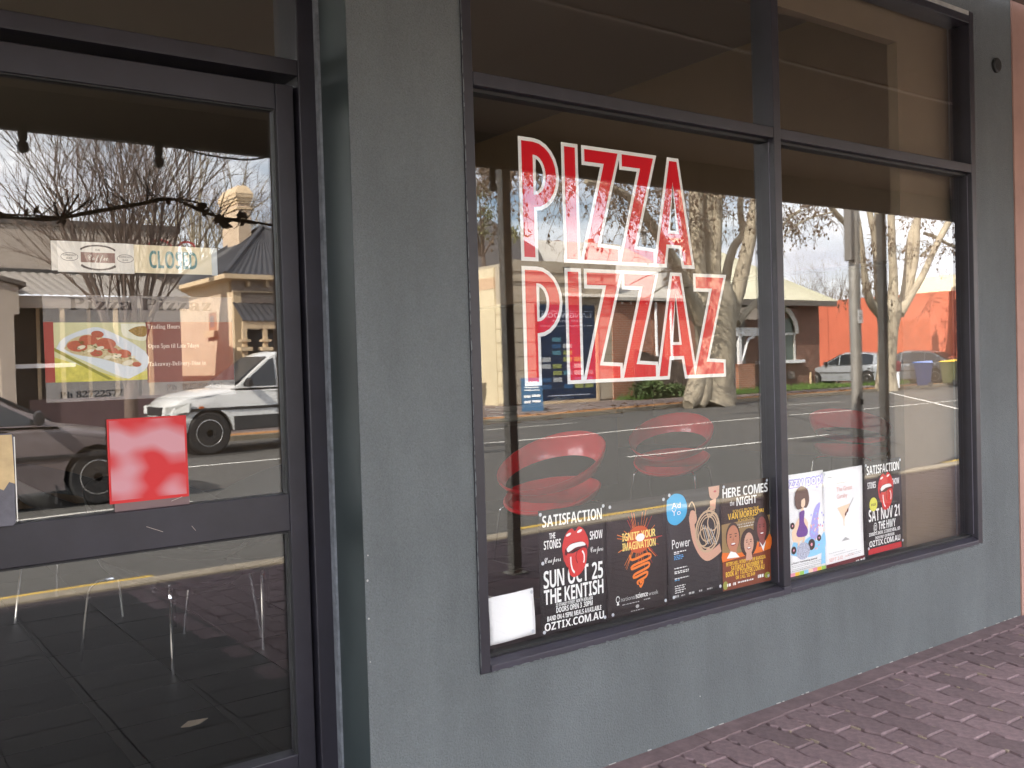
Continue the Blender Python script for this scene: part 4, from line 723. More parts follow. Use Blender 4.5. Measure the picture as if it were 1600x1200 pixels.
def glyph(ch, zt, zb, x0):
    H_ = zt - zb
    if ch == 'P':
        o = [(x0, zb), (x0, zt)] + bowl(x0, x0 + .141, zt, zt - .212 * H_ / .376, x0 + .048)[0:] + [(x0 + .045, zt - .212 * H_ / .376), (x0 + .045, zb)]
        h = [(x0 + .045, zt - .172 * H_ / .376), (x0 + .045, zt - .042)] + bowl(x0, x0 + .097, zt - .042, zt - .172 * H_ / .376, x0 + .050)
        return o, h
    if ch == 'I': return [(x0, zb), (x0 + .047, zb), (x0 + .047, zt), (x0, zt)], None
    if ch == 'Z':
        return [(x0, zb), (x0 + .156, zb), (x0 + .156, zb + .041), (x0 + .062, zb + .047), (x0 + .166, zt), (x0 + .014, zt), (x0 + .014, zt - .042), (x0 + .101, zt - .042)], None
    if ch == 'A':
        return [(x0, zb), (x0 + .041, zb), (x0 + .053, zb + .071), (x0 + .127, zb + .071), (x0 + .141, zb), (x0 + .183, zb), (x0 + .115, zt), (x0 + .077, zt)], \
               [(x0 + .062, zb + .112), (x0 + .118, zb + .112), (x0 + .092, zb + .300)]
k_ = 0
for chars, zt, zb in (((('P', 1.842), ('I', 2.020), ('Z', 2.094), ('Z', 2.265), ('A', 2.435)), 2.1645, 1.789),
                      ((('P', 1.842), ('I', 2.020), ('Z', 2.090), ('Z', 2.262), ('A', 2.436), ('Z', 2.622)), 1.747, 1.383)):
    for ch, x0 in chars:
        o, h = glyph(ch, zt, zb, x0); k_ += 1
        red = shape([o] + ([h] if h else []), RED, lt, (0, 0.0075, 0), 'letter')
        oo = offset(o, 0.0125)
        hh = offset(h, -0.0105) if h else None
        shape([oo] + ([hh] if hh else []), WHITE, red, (0, 0, -0.0006 - 0.00012 * (k_ % 4)), 'outline', (0, 0, 0))

# ------------------------------------------------------------------ posters taped inside the glass
TAPE = mat('tape_spot', (0.55, 0.58, 0.63), 0.4)
inks = {}
def ink(name, col, **k):
    return mat('ink_' + name, col, 0.5, spec=0.12, **k)
def poster(x0, z0, w, h, rot, bgm, label, cat='poster', group=None, curl=0.002):
    r = thing('poster', label, cat, (x0, 0.0105, z0), 0, group or 'posters taped inside the display window'); r.rotation_euler = (0, rot, 0)
    n = 12; v = []; 
    for i in range(n + 1):
        for j in range(n + 1):
            u, t = i / n, j / n
            e = max(abs(u - .5), abs(t - .5)) * 2
            v.append((u * w, curl * (1 + math.sin(u * 7 + t * 5 + x0 * 9)) * (0.4 + .6 * e) + .0003, t * h))
    f = [(i * (n + 1) + j, (i + 1) * (n + 1) + j, (i + 1) * (n + 1) + j + 1, i * (n + 1) + j + 1) for i in range(n) for j in range(n)]
    b = MB(); b.add(v, f); s = b.build('sheet', bgm, r, smooth=True)
    so = s.modifiers.new('thick', 'SOLIDIFY'); so.thickness = 0.0002
    r['w'], r['h'] = w, h
    return r
def P_(r, u, t, lay=1): return (u * r['w'], -0.00042 * lay, t * r['h'])
def ptext(r, s, u, t, hgt, mt, width=None, align='CENTER', lay=1, **k):
    return text(s, P_(r, u, t, lay), hgt * r['h'], mt, r, None if width is None else width * r['w'], align, **k)
def pshape(r, loops, mt, lay=1, name='print'):
    w, h = r['w'], r['h']
    return shape([[(a * w, b * h) for a, b in lp] for lp in loops], mt, r, (0, -0.00042 * lay, 0), name)
def tapes(r, spots):
    for u, t in spots:
        MB().lathe([(.0062, 0), (.0062, -.0006)], (u * r['w'], -0.0019, t * r['h']), 9, 'y').build('tape_spot', TAPE, r)
def bars(r, rows, mt, lay=1):           # small print too fine to read
    for (u0, u1, t, hgt) in rows:
        u = u0; b = []
        while u < u1 - .004:
            l = random.uniform(.012, .05); e = min(u + l, u1)
            b.append([(u, t), (e, t), (e, t + hgt), (u, t + hgt)]); u = e + .012
        pshape(r, b, mt, lay, 'small_print')
INKW = ink('white', (0.85, 0.85, 0.84)); LIPR = ink('lip_red', (0.62, 0.035, 0.03)); LIPD = ink('lip_dark', (0.10, 0.004, 0.006))
def lips(r, cx, cy, w, h):
    """a tongue stuck out between open lips"""
    T = lambda pts: [(cx + a * w, cy + b * h) for a, b in pts]
    up = smooth([(-.50, .12), (-.44, .30), (-.30, .46), (-.12, .52), (0, .45), (.13, .54), (.32, .47), (.46, .30), (.50, .20), (.50, .12), (.46, .02), (.44, .10), (.22, .20), (0, .20), (-.2, .18), (-.38, .06), (-.40, -.02), (-.44, -.16), (-.50, .12)], 3)
    pshape(r, [T(up)], LIPR, 2, 'lips')
    low = smooth([(-.46, .0), (-.42, -.16), (-.30, -.30), (-.26, -.14), (-.36, .02), (-.46, .0)], 3); pshape(r, [T(low)], LIPR, 2, 'lips')
    pshape(r, [T(smooth([(-.40, .08), (-.2, .19), (0, .21), (.22, .21), (.45, .10), (.40, -.02), (.1, .06), (-.36, -.04), (-.40, .08)], 3))], LIPD, 3, 'mouth')
    pshape(r, [T(smooth([(-.34, .10), (-.2, .18), (.1, .205), (.3, .19), (.38, .12), (.2, .11), (0, .10), (-.18, .05), (-.30, .03), (-.34, .10)], 3))], INKW, 4, 'teeth')
    tg = smooth([(-.33, .0), (-.30, -.2), (-.26, -.42), (-.12, -.52), (.1, -.5), (.32, -.36), (.42, -.15), (.42, .02), (.30, .07), (.12, .04), (-.1, -.01), (-.33, .0)], 4)
    pshape(r, [T(tg)], LIPR, 5, 'tongue')
    pshape(r, [T(stroke(smooth([(.06, .03), (.0, -.08), (.02, -.18), (.06, -.24)], 4), .022))], LIPD, 6, 'crease')
    pshape(r, [T(stroke(smooth([(-.20, -.08), (-.19, -.22), (-.14, -.36), (-.06, -.43)], 4), .05))], INKW, 6, 'gleam')
    pshape(r, [T(stroke(smooth([(.24, .01), (.31, -.08), (.31, -.2), (.28, -.25)], 4), .045))], INKW, 6, 'gleam')
    for (a, b) in ((-.26, .40), (.16, .44)): pshape(r, [T(ell(a, b, .10, .03, 10, .2))], INKW, 5, 'gleam')

p = poster(1.667, 0.556, 0.179, 0.152, 0, PAPER, 'blank white sheet at the lower left corner of the display window', 'paper sheet')
p.rotation_euler = (0, R(-1.2), 0); tapes(p, ((.94, .93), (.93, .08)))

p = poster(1.868, 0.546, 0.288, 0.414, R(0.4), BLACKP, 'black SATISFACTION poster for SUN OCT 25 with red tongue, left end of the posters')
ptext(p, 'SATISFACTION', .5, .865, .088, INKW, .90, style=heavy); lips(p, .53, .625, .40, .38)
ptext(p, 'THE', .19, .765, .045, INKW, .09, style=heavy); ptext(p, 'STONES', .19, .685, .068, INKW, .25, style=heavy); ptext(p, 'SHOW', .855, .705, .068, INKW, .20, style=heavy)
ptext(p, 'Coopers', .19, .575, .05, INKW, .24, style=script); ptext(p, 'Coopers', .86, .60, .05, INKW, .20, style=script)
ptext(p, 'SUN OCT 25', .5, .375, .135, INKW, .90, style=heavy); ptext(p, 'THE KENTISH', .5, .245, .115, INKW, .90, style=heavy)
ptext(p, '23 STANLEY STREET, NORTH ADELAIDE', .5, .212, .026, INKW, .56, style=heavy); ptext(p, 'DOORS OPEN 3 .30PM', .5, .163, .042, INKW, .55, style=heavy)
ptext(p, 'BAND ON 4.15PM, MEALS AVAILABLE', .5, .11, .038, INKW, .82, style=heavy); ptext(p, 'OZTIX.COM.AU', .5, .035, .060, INKW, .90, style=heavy)
tapes(p, ((.02, .97), (.97, .97), (.04, .03), (.96, .04), (.04, .58)))

EMB = ink('ember', (0.85, 0.22, 0.03)); YEL = ink('bright_yellow', (0.95, 0.72, 0.22)); GRYK = ink('pale_grey', (0.42, 0.42, 0.42)); MAROON = ink('ember_red', (0.45, 0.03, 0.03))
p = poster(2.164, 0.550, 0.288, 0.404, R(0.3), mat('ink_charcoal', (0.022, 0.018, 0.018), 0.5, spec=0.12), 'dark poster with a sparkling orange light bulb made of words')
rays = []
for i in range(64):
    a = random.uniform(0, 2 * PI); l = random.uniform(.16, .40); x0, y0 = .52 + .17 * math.cos(a), .63 + .10 * math.sin(a)
    rays.append(stroke([(x0, y0), (.52 + l * 1.0 * math.cos(a), .63 + l * .72 * math.sin(a))], random.uniform(.003, .007)))
for i in range(0, 64, 1): pshape(p, [rays[i]], EMB if i % 3 else MAROON, 1 + (i % 5) * .2, 'spark')
pshape(p, [ell(.52, .64, .20, .12, 24)], ink('ember_glow', (0.55, 0.09, 0.02)), 2.2)
for s, t in (('IGNITE YOUR', .645), ('IMAGINATION', .56)):
    ptext(p, s, .52, t, .066, YEL, .56, style=heavy, lay=3); 
pshape(p, [ell(.54, .655, .075, .035, 16)], INKW, 3.6)
coil = smooth([(.36, .52), (.40, .47), (.66, .50), (.70, .46), (.42, .42), (.40, .39), (.66, .42), (.66, .38), (.44, .34), (.43, .31), (.64, .34), (.62, .30), (.48, .27), (.50, .25), (.58, .27), (.53, .22), (.50, .27)], 4)
pshape(p, [stroke(coil, .022)], EMB, 2.5, 'coil')
ptext(p, 'national', .20, .125, .040, GRYK, .24, 'LEFT'); ptext(p, 'science', .45, .125, .042, INKW, .20, 'LEFT', style=heavy); ptext(p, 'week', .66, .125, .040, GRYK, .17, 'LEFT')
pshape(p, [stroke(ell(.15, .15, .028, .026, 14) , .008)], INKW, 1); pshape(p, [[(.13, .10), (.17, .10), (.16, .125), (.14, .125)]], INKW, 1.5)
bars(p, ((.22, .50, .09, .008), (.58, .70, .095, .010), (.36, .58, .018, .008)), GRYK); pshape(p, [ell(.47, .055, .03, .016, 10)], GRYK, 1)
tapes(p, ((.05, .96), (.95, .96), (.06, .03), (.95, .05)))

SKIN = ink('skin', (0.62, 0.36, 0.26)); SKIN2 = ink('warm_skin', (0.50, 0.21, 0.12)); BRASS = ink('horn_brass', (0.55, 0.40, 0.26)); CYAN = ink('sky_blue', (0.06, 0.42, 0.72)); HAIR = ink('dark_hair', (0.045, 0.026, 0.02))
p = poster(2.457, 0.560, 0.287, 0.398, R(-0.2), mat('ink_near_black', (0.03, 0.028, 0.03), 0.5, spec=0.12), 'dark Power concert poster with a blue blob and a player holding a french horn')
pshape(p, [smooth([(.01, .93), (.14, .98), (.30, .95), (.37, .85), (.33, .75), (.17, .69), (.03, .73), (.0, .83), (.01, .93)], 4)], CYAN, 1, 'blue_blob')
ptext(p, 'Ad', .17, .845, .055, INKW, .16, lay=2); ptext(p, 'Yo', .17, .78, .055, INKW, .16, lay=2)
pshape(p, [smooth([(.78, .995), (.80, .90), (.88, .87), (.97, .90), (.99, .995)], 3)], SKIN, 1, 'face'); pshape(p, [[(.80, .86), (.92, .88), (.90, .78), (.80, .76)]], SKIN, 1.3, 'neck')
pshape(p, [ell(.90, .945, .03, .010, 10)], ink('lips', (0.5, 0.1, 0.1)), 2)
pshape(p, [stroke(smooth([(.44, .74), (.46, .64), (.50, .52), (.60, .40), (.72, .34), (.86, .36), (.98, .40)], 4), .085)], SKIN, 1.5, 'arm')
pshape(p, [smooth([(.40, .74), (.44, .80), (.52, .78), (.54, .70), (.48, .66), (.41, .68), (.40, .74)], 3)], SKIN, 2, 'hand')
pshape(p, [smooth([(.66, .38), (.74, .42), (.84, .38), (.86, .33), (.76, .30), (.67, .33), (.66, .38)], 3)], SKIN, 2.6, 'hand')
for k, (a, b, ra, rb, w) in enumerate(((.74, .58, .24, .20, .030), (.74, .58, .20, .165, .018), (.66, .53, .11, .09, .02), (.84, .66, .11, .09, .02), (.74, .60, .15, .12, .016), (.80, .76, .08, .05, .02))):
    pshape(p, [ell(a, b, ra, rb, 26, .2), ell(a, b, ra - w, rb - w * .72, 26, .2)], BRASS, 3 + k * .4, 'horn_tubing')
for k in range(6): pshape(p, [stroke([(.62 + k * .035, .66 - k * .012), (.70 + k * .04, .46 - k * .004)], .014)], GRYK if k % 2 else BRASS, 6.2, 'horn_valve')
pshape(p, [stroke(smooth([(.40, .84), (.46, .88), (.52, .80), (.50, .72)], 4), .016)], BRASS, 2.4, 'mouthpipe')
ptext(p, 'Power', .08, .475, .088, INKW, .33, 'LEFT')
LBLUE = ink('text_blue', (0.10, 0.35, 0.68))
bars(p, ((.11, .34, .435, .010), (.11, .20, .42, .009), (.11, .34, .285, .009), (.11, .37, .255, .009), (.11, .37, .24, .009), (.11, .37, .19, .009), (.11, .30, .12, .008), (.11, .29, .10, .008), (.11, .30, .08, .008), (.11, .26, .06, .008)), INKW)
bars(p, ((.11, .27, .40, .009), (.11, .29, .385, .009), (.11, .26, .37, .009), (.11, .20, .175, .009)), LBLUE)
bars(p, ((.10, .18, .02, .022), (.22, .30, .024, .012), (.36, .46, .022, .02), (.55, .62, .024, .016), (.7, .8, .024, .014)), GRYK)
tapes(p, ((.05, .975), (.08, .03), (.95, .03)))

p = poster(2.746, 0.549, 0.282, 0.412, R(0.2), mat('ink_brown_black', (0.03, 0.017, 0.012), 0.5, spec=0.12), 'HERE COMES the NIGHT poster with three smiling faces over an orange glow beside the mullion')
GOLD = ink('gold', (0.85, 0.52, 0.05)); DUSK = ink('dusk_glow', (0.30, 0.20, 0.08)); FLAME = ink('flame_orange', (0.75, 0.17, 0.02)); RUST = ink('rust_brown', (0.20, 0.05, 0.022))
pshape(p, [[(0, .27), (1, .31), (1, .64), (0, .62)]], DUSK, 1); pshape(p, [smooth([(.0, .27), (.0, .36), (.25, .33), (.5, .34), (.75, .40), (1, .45), (1, .31), (.5, .29), (0, .27)], 2)], FLAME, 2.5)
pshape(p, [[(0, 0), (1, 0), (1, .31), (0, .265)]], RUST, 1.4)
def face(cx, cy, a, b, sk, hairm, big, lay):
    pshape(p, [ell(cx, cy + b * (.12 if not big else .1), a * (1.15 if not big else 1.75), b * (1.1 if not big else 1.3), 20)], hairm, lay, 'hair')
    pshape(p, [[(cx - a * .5, cy - b * .7), (cx + a * .5, cy - b * .7), (cx + a * .7, cy - b * 1.5), (cx - a * .7, cy - b * 1.5)]], sk, lay + .4, 'neck')
    pshape(p, [ell(cx, cy, a, b, 22)], sk, lay + .8, 'face')
    for s in (-1, 1):
        pshape(p, [ell(cx + s * a * .42, cy + b * .15, a * .16, b * .05, 8)], HAIR, lay + 1.4, 'eye'); pshape(p, [stroke([(cx + s * a * .62, cy + b * .33), (cx + s * a * .22, cy + b * .34)], b * .06)], HAIR, lay + 1.4, 'eyebrow')
    pshape(p, [[(cx - a * .12, cy - b * .15), (cx + a * .14, cy - b * .15), (cx + a * .03, cy + b * .15)]], ink('shade_skin', (0.36, 0.14, 0.08)), lay + 1.4, 'nose')
    pshape(p, [ell(cx, cy - b * .42, a * .42, b * .12, 12)], ink('mouth', (0.25, 0.03, 0.03)), lay + 1.4, 'mouth'); pshape(p, [ell(cx, cy - b * .39, a * .34, b * .06, 12)], INKW, lay + 1.8, 'teeth')
face(.22, .475, .125, .125, SKIN2, HAIR, False, 3); face(.54, .40, .10, .105, SKIN, HAIR, True, 3.4); face(.82, .52, .10, .115, ink('dark_skin', (0.26, 0.07, 0.06)), HAIR, True, 3)
pshape(p, [[(.08, .30), (.16, .36), (.26, .34), (.34, .29)]], INKW, 6.4, 'shirt'); pshape(p, [[(.76, .40), (.83, .35), (.90, .40), (.84, .30)]], INKW, 6.4, 'shirt')
ptext(p, 'HERE COMES', .50, .865, .085, INKW, .94, style=heavy); ptext(p, 'the', .22, .785, .05, INKW, .09); ptext(p, 'NIGHT', .52, .775, .075, INKW, .42, style=heavy)
ptext(p, 'SONGS FROM THE', .5, .71, .032, GOLD, .54); ptext(p, 'VAN MORRISON', .5, .655, .055, GOLD, .74, style=heavy); ptext(p, 'SONGBOOK', .5, .62, .03, GOLD, .34)
bars(p, ((.18, .82, .585, .014), (.12, .84, .565, .010)), INKW)
ptext(p, 'PETERS HILL WINERY IN THE BAROSSA', .48, .225, .034, GOLD, .82, lay=2.4, style=heavy); ptext(p, 'SATURDAY NOVEMBER 14', .50, .175, .042, GOLD, .66, lay=2.4, style=heavy)
ptext(p, 'BOOK AT TICKETEK.COM.AU', .46, .125, .046, GOLD, .80, lay=2.4, style=heavy); ptext(p, 'OR CALL 132 849', .46, .085, .032, GOLD, .40, lay=2.4, style=heavy)
bars(p, ((.30, .62, .045, .014), (.08, .16, .035, .026), (.20, .26, .035, .026), (.72, .84, .05, .03)), INKW, 2.4)
pshape(p, [ell(.92, .06, .06, .03, 12)], ink('olive', (0.30, 0.32, 0.06)), 2); pshape(p, [ell(.05, .05, .05, .04, 12)], MATS['ink_olive'], 2)
tapes(p, ((.05, .97), (.95, .975), (.94, .05)))

PURP = ink('purple', (0.16, 0.06, 0.30)); LAV = ink('lavender', (0.42, 0.40, 0.80)); PINK = ink('pink', (0.85, 0.35, 0.45)); LIME = ink('lime', (0.35, 0.6, 0.12)); SKYB = ink('soft_blue', (0.30, 0.62, 0.88)); BRN = ink('brown_hair', (0.14, 0.08, 0.06)); PEACH = ink('peach', (0.90, 0.66, 0.48))
p = poster(3.152, 0.537, 0.233, 0.420, R(-0.2), PAPER, 'white zzy pop! poster with a cartoon woman in a purple dress, right of the mullion')
for i_ in range(8): ptext(p, 'zzy pop!', .025 + .022 * math.cos(i_ * PI / 4), .875 + .012 * math.sin(i_ * PI / 4), .085, LAV, .93, 'LEFT', lay=1 + .08 * i_, style=heavy)
ptext(p, 'zzy pop!', .025, .875, .085, INKW, .93, 'LEFT', lay=2.2, style=heavy)
pshape(p, [smooth([(.02, .22), (.10, .34), (.30, .30), (.55, .36), (.80, .30), (.98, .38), (.98, .20), (.6, .16), (.3, .18), (.02, .22)], 3)], SKYB, 1); pshape(p, [smooth([(.55, .40), (.70, .62), (.88, .68), (.80, .52), (.80, .36), (.62, .32), (.55, .40)], 3)], LAV, 1.3)
pshape(p, [smooth([(.06, .44), (.3, .58), (.52, .5), (.4, .36), (.1, .34), (.06, .44)], 3)], PEACH, 1.2)
pshape(p, [smooth([(.28, .62), (.42, .63), (.40, .52), (.50, .44), (.46, .38), (.24, .38), (.18, .42), (.26, .5), (.28, .62)], 3)], PURP, 3, 'dress'); pshape(p, [[(.33, .60), (.40, .60), (.40, .68), (.33, .68)]], PEACH, 2.6, 'neck')
pshape(p, [smooth([(.16, .70), (.18, .82), (.34, .875), (.52, .83), (.56, .72), (.48, .655), (.40, .66), (.24, .65), (.16, .70)], 3)], BRN, 3.4, 'hair'); pshape(p, [smooth([(.34, .735), (.43, .75), (.44, .69), (.38, .66), (.33, .68), (.34, .735)], 3)], PEACH, 4, 'face')
pshape(p, [stroke([(.26, .39), (.22, .26)], .05), stroke([(.40, .39), (.34, .26)], .05)], PEACH, 2.8, 'legs'); pshape(p, [ell(.36, .235, .19, .085, 22)], ink('disco_grey', (0.45, 0.47, 0.58), noise=(160, 0.6)), 3.2, 'disco_ball')
for (a, b, s) in ((.08, .50, .06), (.60, .28, .10), (.82, .33, .06), (.10, .26, .07)): pshape(p, [ell(a, b, s, s * .56, 14)], HAIR, 2, 'record'); pshape(p, [ell(a, b, s * .3, s * .17, 10)], PINK, 2.6, 'record_label')
for i in range(46):
    a, b = random.uniform(.55, .98), random.uniform(.22, .58); pshape(p, [ell(a, b, .018, .011, 7)], random.choice((PINK, PEACH, LAV, SKYB)), 1.5 + .01 * i, 'dot')
ptext(p, 'a fizzy & fascinating journal!', .03, .125, .016, HAIR, .72, 'LEFT', style=heavy); bars(p, ((.04, .90, .105, .006), (.04, .84, .09, .006), (.04, .9, .07, .006), (.04, .7, .055, .006)), GRYK)
for i, c in enumerate((PINK, GOLD, LIME, SKYB, PEACH, PINK, GOLD, LIME)): pshape(p, [[(i / 8, .005), (i / 8 + .12, .005), (i / 8 + .12, .04), (i / 8, .04)]], c, 1, 'colour_block')
pshape(p, [[(.86, .06), (.99, .06), (.99, .30), (.90, .26)]], SKYB, 2)
tapes(p, ((.96, .97),))

p = poster(3.388, 0.517, 0.276, 0.432, R(-1.0), PAPER, 'mostly white The Great Gatsby poster with a cocktail glass and maroon foot')
WINE = ink('maroon_band', (0.12, 0.015, 0.02)); ROSE = ink('faded_rose', (0.72, 0.38, 0.34))
pshape(p, [[(0, 0), (1, 0), (1, .085), (0, .085)]], WINE, 1, 'band'); pshape(p, [ell(.48, .0, .115, .045, 12, 0, 0, PI)], INKW, 2)
ptext(p, 'The Great', .32, .78, .045, ROSE, .40, 'LEFT'); ptext(p, 'Gatsby', .32, .71, .045, ROSE, .27, 'LEFT'); bars(p, ((.32, .60, .86, .007), (.08, .22, .93, .010), (.08, .5, .185, .005), (.55, .9, .12, .005), (.55, .9, .135, .005), (.2, .8, .16, .004)), GRYK)
pshape(p, [[(.32, .62), (.66, .64), (.50, .50), (.49, .44), (.52, .43), (.47, .43), (.47, .50)]], PEACH, 1, 'glass'); pshape(p, [stroke([(.50, .52), (.74, .69)], .012)], GRYK, 2, 'stick')
for a, b in ((.53, .545), (.58, .575)): pshape(p, [ell(a, b, .03, .016, 10, .6)], ink('olive_dark', (0.16, 0.05, 0.03)), 2.5, 'olive')
pshape(p, [[(.40, .28), (.62, .28), (.51, .315)]], GRYK, 1); ptext(p, 'SEPT 2-12', .08, .105, .035, ROSE, .34, 'LEFT'); ptext(p, 'ARTS', .47, .115, .018, ROSE, .24, 'LEFT')
bars(p, ((.76, .84, .035, .02), (.88, .96, .035, .02)), INKW, 2)
tapes(p, ((.03, .975), (.97, .05), (.03, .02)))

p = poster(3.677, 0.548, 0.284, 0.414, R(-0.6), BLACKP, 'black SATISFACTION poster for SAT NOV 21 with red tongue and yellow disc')
ptext(p, 'SATISFACTION', .5, .865, .09, INKW, .88, style=heavy); lips(p, .55, .655, .42, .38)
ptext(p, 'STONES', .18, .715, .066, INKW, .22, style=heavy); ptext(p, 'SHOW', .83, .715, .062, INKW, .20, style=heavy); pshape(p, [ell(.21, .54, .105, .075, 20)], ink('disc_yellow', (0.72, 0.70, 0.10)), 2); ptext(p, 'XXXX', .21, .525, .025, HAIR, .13, lay=3, style=heavy)
ptext(p, 'SAT NOV 21', .5, .36, .125, INKW, .84, style=heavy); ptext(p, '@ THE HWY', .5, .255, .085, INKW, .60, style=heavy)
ptext(p, 'DINNER & SHOW, 2 COURSE MEAL, $85', .5, .205, .036, INKW, .84, style=heavy); ptext(p, 'SHOW ONLY $39 PRE BOOK', .5, .16, .030, INKW, .52, style=heavy); ptext(p, 'OZTIX.COM.AU', .5, .09, .060, INKW, .84, style=heavy)
pshape(p, [[(.05, .01), (.95, .01), (.95, .07), (.05, .07)]], ink('strip_red', (0.5, 0.02, 0.025)), 1, 'red_strip'); tapes(p, ((.03, .97), (.96, .97), (.05, .08), (.98, .08)))

# ------------------------------------------------------------------ signs on the door glass
YD = DOOR + 0.0115; KD = 1.0154
CREAM = mat('cream_card', (0.80, 0.70, 0.48), 0.6); TEAL = mat('teal_print', (0.06, 0.22, 0.24), 0.6, noise=(120, 0.35), col2=(0.16, 0.34, 0.34)); IVORY = mat('ivory_card', (0.84, 0.82, 0.76), 0.6)
sg = thing('closed_sign', 'cream CLOSED sign with an ivory coffee panel on the door glass', 'door sign', (0.485 * KD, YD, 1.45 + (1.713 - 1.45) * KD))
sg.scale = (KD, 1, KD)
box('coffee_panel', 0, .186, 0, .002, 0, .0785, IVORY, sg); box('closed_panel', .1862, .392, 0.0, .0022, .003, .0775, CREAM, sg); box('holder_edge', .3922, .408, 0.0, .003, .002, .0775, mat('grey_plastic', (0.55, 0.58, 0.58), 0.4), sg); box('holder_edge', -.014, -.0002, 0.0, .003, .003, .078, mat('clear_plastic_edge', (0.66, 0.64, 0.58), 0.4), sg)
text('CLOSED', (.2885, -.0006, .017), .045, TEAL, sg, .128, 'CENTER', style=heavy)
BRW = mat('coffee_brown_print', (0.24, 0.13, 0.11), 0.6)
pshape_ = lambda lp, mt, lay, par, nm='print': shape(lp, mt, par, (0, -.0005 * lay, 0), nm)
pshape_([[(.055, .026), (.138, .026), (.138, .052), (.055, .052)]], BRW, 1, sg); text('Coffee', (.096, -.0012, .032), .016, IVORY, sg, .048, 'CENTER', style=script)
DKP = mat('dark_print', (0.06, 0.05, 0.05), 0.6)
for i in range(22):
    a = PI * (.16 + .68 * i / 21)
    for s in (1, -1): pshape_([ell(.097 + .046 * math.cos(a) * 1.0, .039 + s * (.012 + .019 * math.sin(a)), .0025, .0035, 6, a)], DKP, 1, sg, 'ornament')
for cx in (.028, .164):
    pshape_([ell(cx, .039, .021, .011, 16), ell(cx, .039, .0198, .0098, 16)], DKP, 1, sg, 'border'); text('ESPRESSO', (cx, -.0006, .041), .0045, DKP, sg, .030, 'CENTER'); text('BAR', (cx, -.0006, .033), .0045, DKP, sg, .014, 'CENTER')
text('THE', (.096, -.0006, .056), .005, DKP, sg, .012, 'CENTER')

CLEARS = bpy.data.materials.new('milky_film'); CLEARS.use_nodes = True
_n, _l = CLEARS.node_tree.nodes, CLEARS.node_tree.links
_t = _n.new('ShaderNodeBsdfTransparent'); _t.inputs[0].default_value = (0.9, 0.88, 0.86, 1); _m = _n.new('ShaderNodeMixShader'); _m.inputs[0].default_value = 0.25
_n['Principled BSDF'].inputs['Base Color'].default_value = (0.6, 0.57, 0.55, 1)
_l.new(_t.outputs[0], _m.inputs[1]); _l.new(_n['Principled BSDF'].outputs[0], _m.inputs[2]); _l.new(_m.outputs[0], _n['Material Output'].inputs[0])
mn = thing('menu_sign', 'clear printed door sign with a pizza slice photo, trading hours and phone numbers', 'door sign', (0, YD + .004, 1.45 * (1 - KD)))
mn.scale = (KD, 1, KD)
box('clear_sheet', .447, .932, 0.001, .0015, 1.382, 1.655, CLEARS, mn)
MENUR = mat('menu_red', (0.36, 0.05, 0.03), 0.5)
FILM = bpy.data.materials.new('red_film'); FILM.use_nodes = True
_n, _l = FILM.node_tree.nodes, FILM.node_tree.links
_t = _n.new('ShaderNodeBsdfTransparent'); _t.inputs[0].default_value = (0.60, 0.16, 0.12, 1); _m = _n.new('ShaderNodeMixShader'); _m.inputs[0].default_value = 0.42
_n['Principled BSDF'].inputs['Base Color'].default_value = (0.36, 0.05, 0.03, 1)
_l.new(_t.outputs[0], _m.inputs[1]); _l.new(_n['Principled BSDF'].outputs[0], _m.inputs[2]); _l.new(_m.outputs[0], _n['Material Output'].inputs[0])
box('red_border', .447, .4695, 0.0, .0008, 1.433, 1.586, MENUR, mn); box('red_band', .6945, .930, 0.0, .0008, 1.424, 1.586, FILM, mn)
ph = thing if False else None
PLW, PLZ = .225, .152
ox, oz = .4697, 1.4325
pc = box('picture', ox, ox + PLW, 0.0, .0008, oz, oz + PLZ, mat('picture_cream', (0.62, 0.60, 0.34), 0.5, noise=(9, 0.12)), mn)
def ps(loops, mt, lay, nm='print'): return shape([[(ox + a * PLW, oz + b * PLZ) for a, b in lp] for lp in loops], mt, pc, (0, -.00045 * lay, 0), nm)
ps([[(0, 0), (1, 0), (1, .16), (.72, .02), (.0, .42)]], mat('napkin_yellow', (0.62, 0.55, 0.10), 0.6, noise=(40, .25)), .8, 'napkin'); ps([[(.0, .52), (.56, .02), (.62, .02), (.0, .58)]], mat('napkin_olive', (0.30, 0.28, 0.04), 0.6), 1.2, 'napkin_fold')
ps([smooth([(.02, .56), (.10, .74), (.36, .90), (.55, .88), (.98, .50), (1.0, .22), (.84, .06), (.72, .05), (.3, .36), (.02, .56)], 3)], mat('plate_white', (0.66, 0.71, 0.76), 0.4), 1.6, 'plate'); ps([smooth([(.72, .98), (.74, .78), (.88, .70), (1, .70), (1, .98)], 3)], mat('dish_cream', (0.74, 0.74, 0.60), 0.4), 1.6, 'dish'); ps([smooth([(.80, .86), (.88, .92), (1, .93), (1, .77), (.9, .76), (.80, .86)], 3)], mat('nuts', (0.30, 0.18, 0.03), 0.7, noise=(300, .7)), 2.2, 'nuts')
ps([smooth([(.10, .56), (.18, .72), (.40, .80), (.62, .66), (.86, .38), (.94, .26), (.80, .24), (.50, .38), (.22, .46), (.10, .56)], 3)], mat('cheese', (0.74, 0.66, 0.42), 0.6, noise=(180, .3), col2=(0.45, 0.32, 0.14)), 2.6, 'slice')
PEP = mat('pepperoni', (0.46, 0.10, 0.04), 0.5, noise=(220, .25))
for i, (a, b, s) in enumerate(((.24, .60, .11), (.36, .70, .10), (.46, .80, .07), (.55, .64, .11), (.74, .46, .085), (.62, .52, .06), (.44, .48, .07), (.88, .27, .05))): ps([ell(a, b, s, s * .85, 16, -.3)], PEP, 3.2 + .35 * i, 'pepperoni')
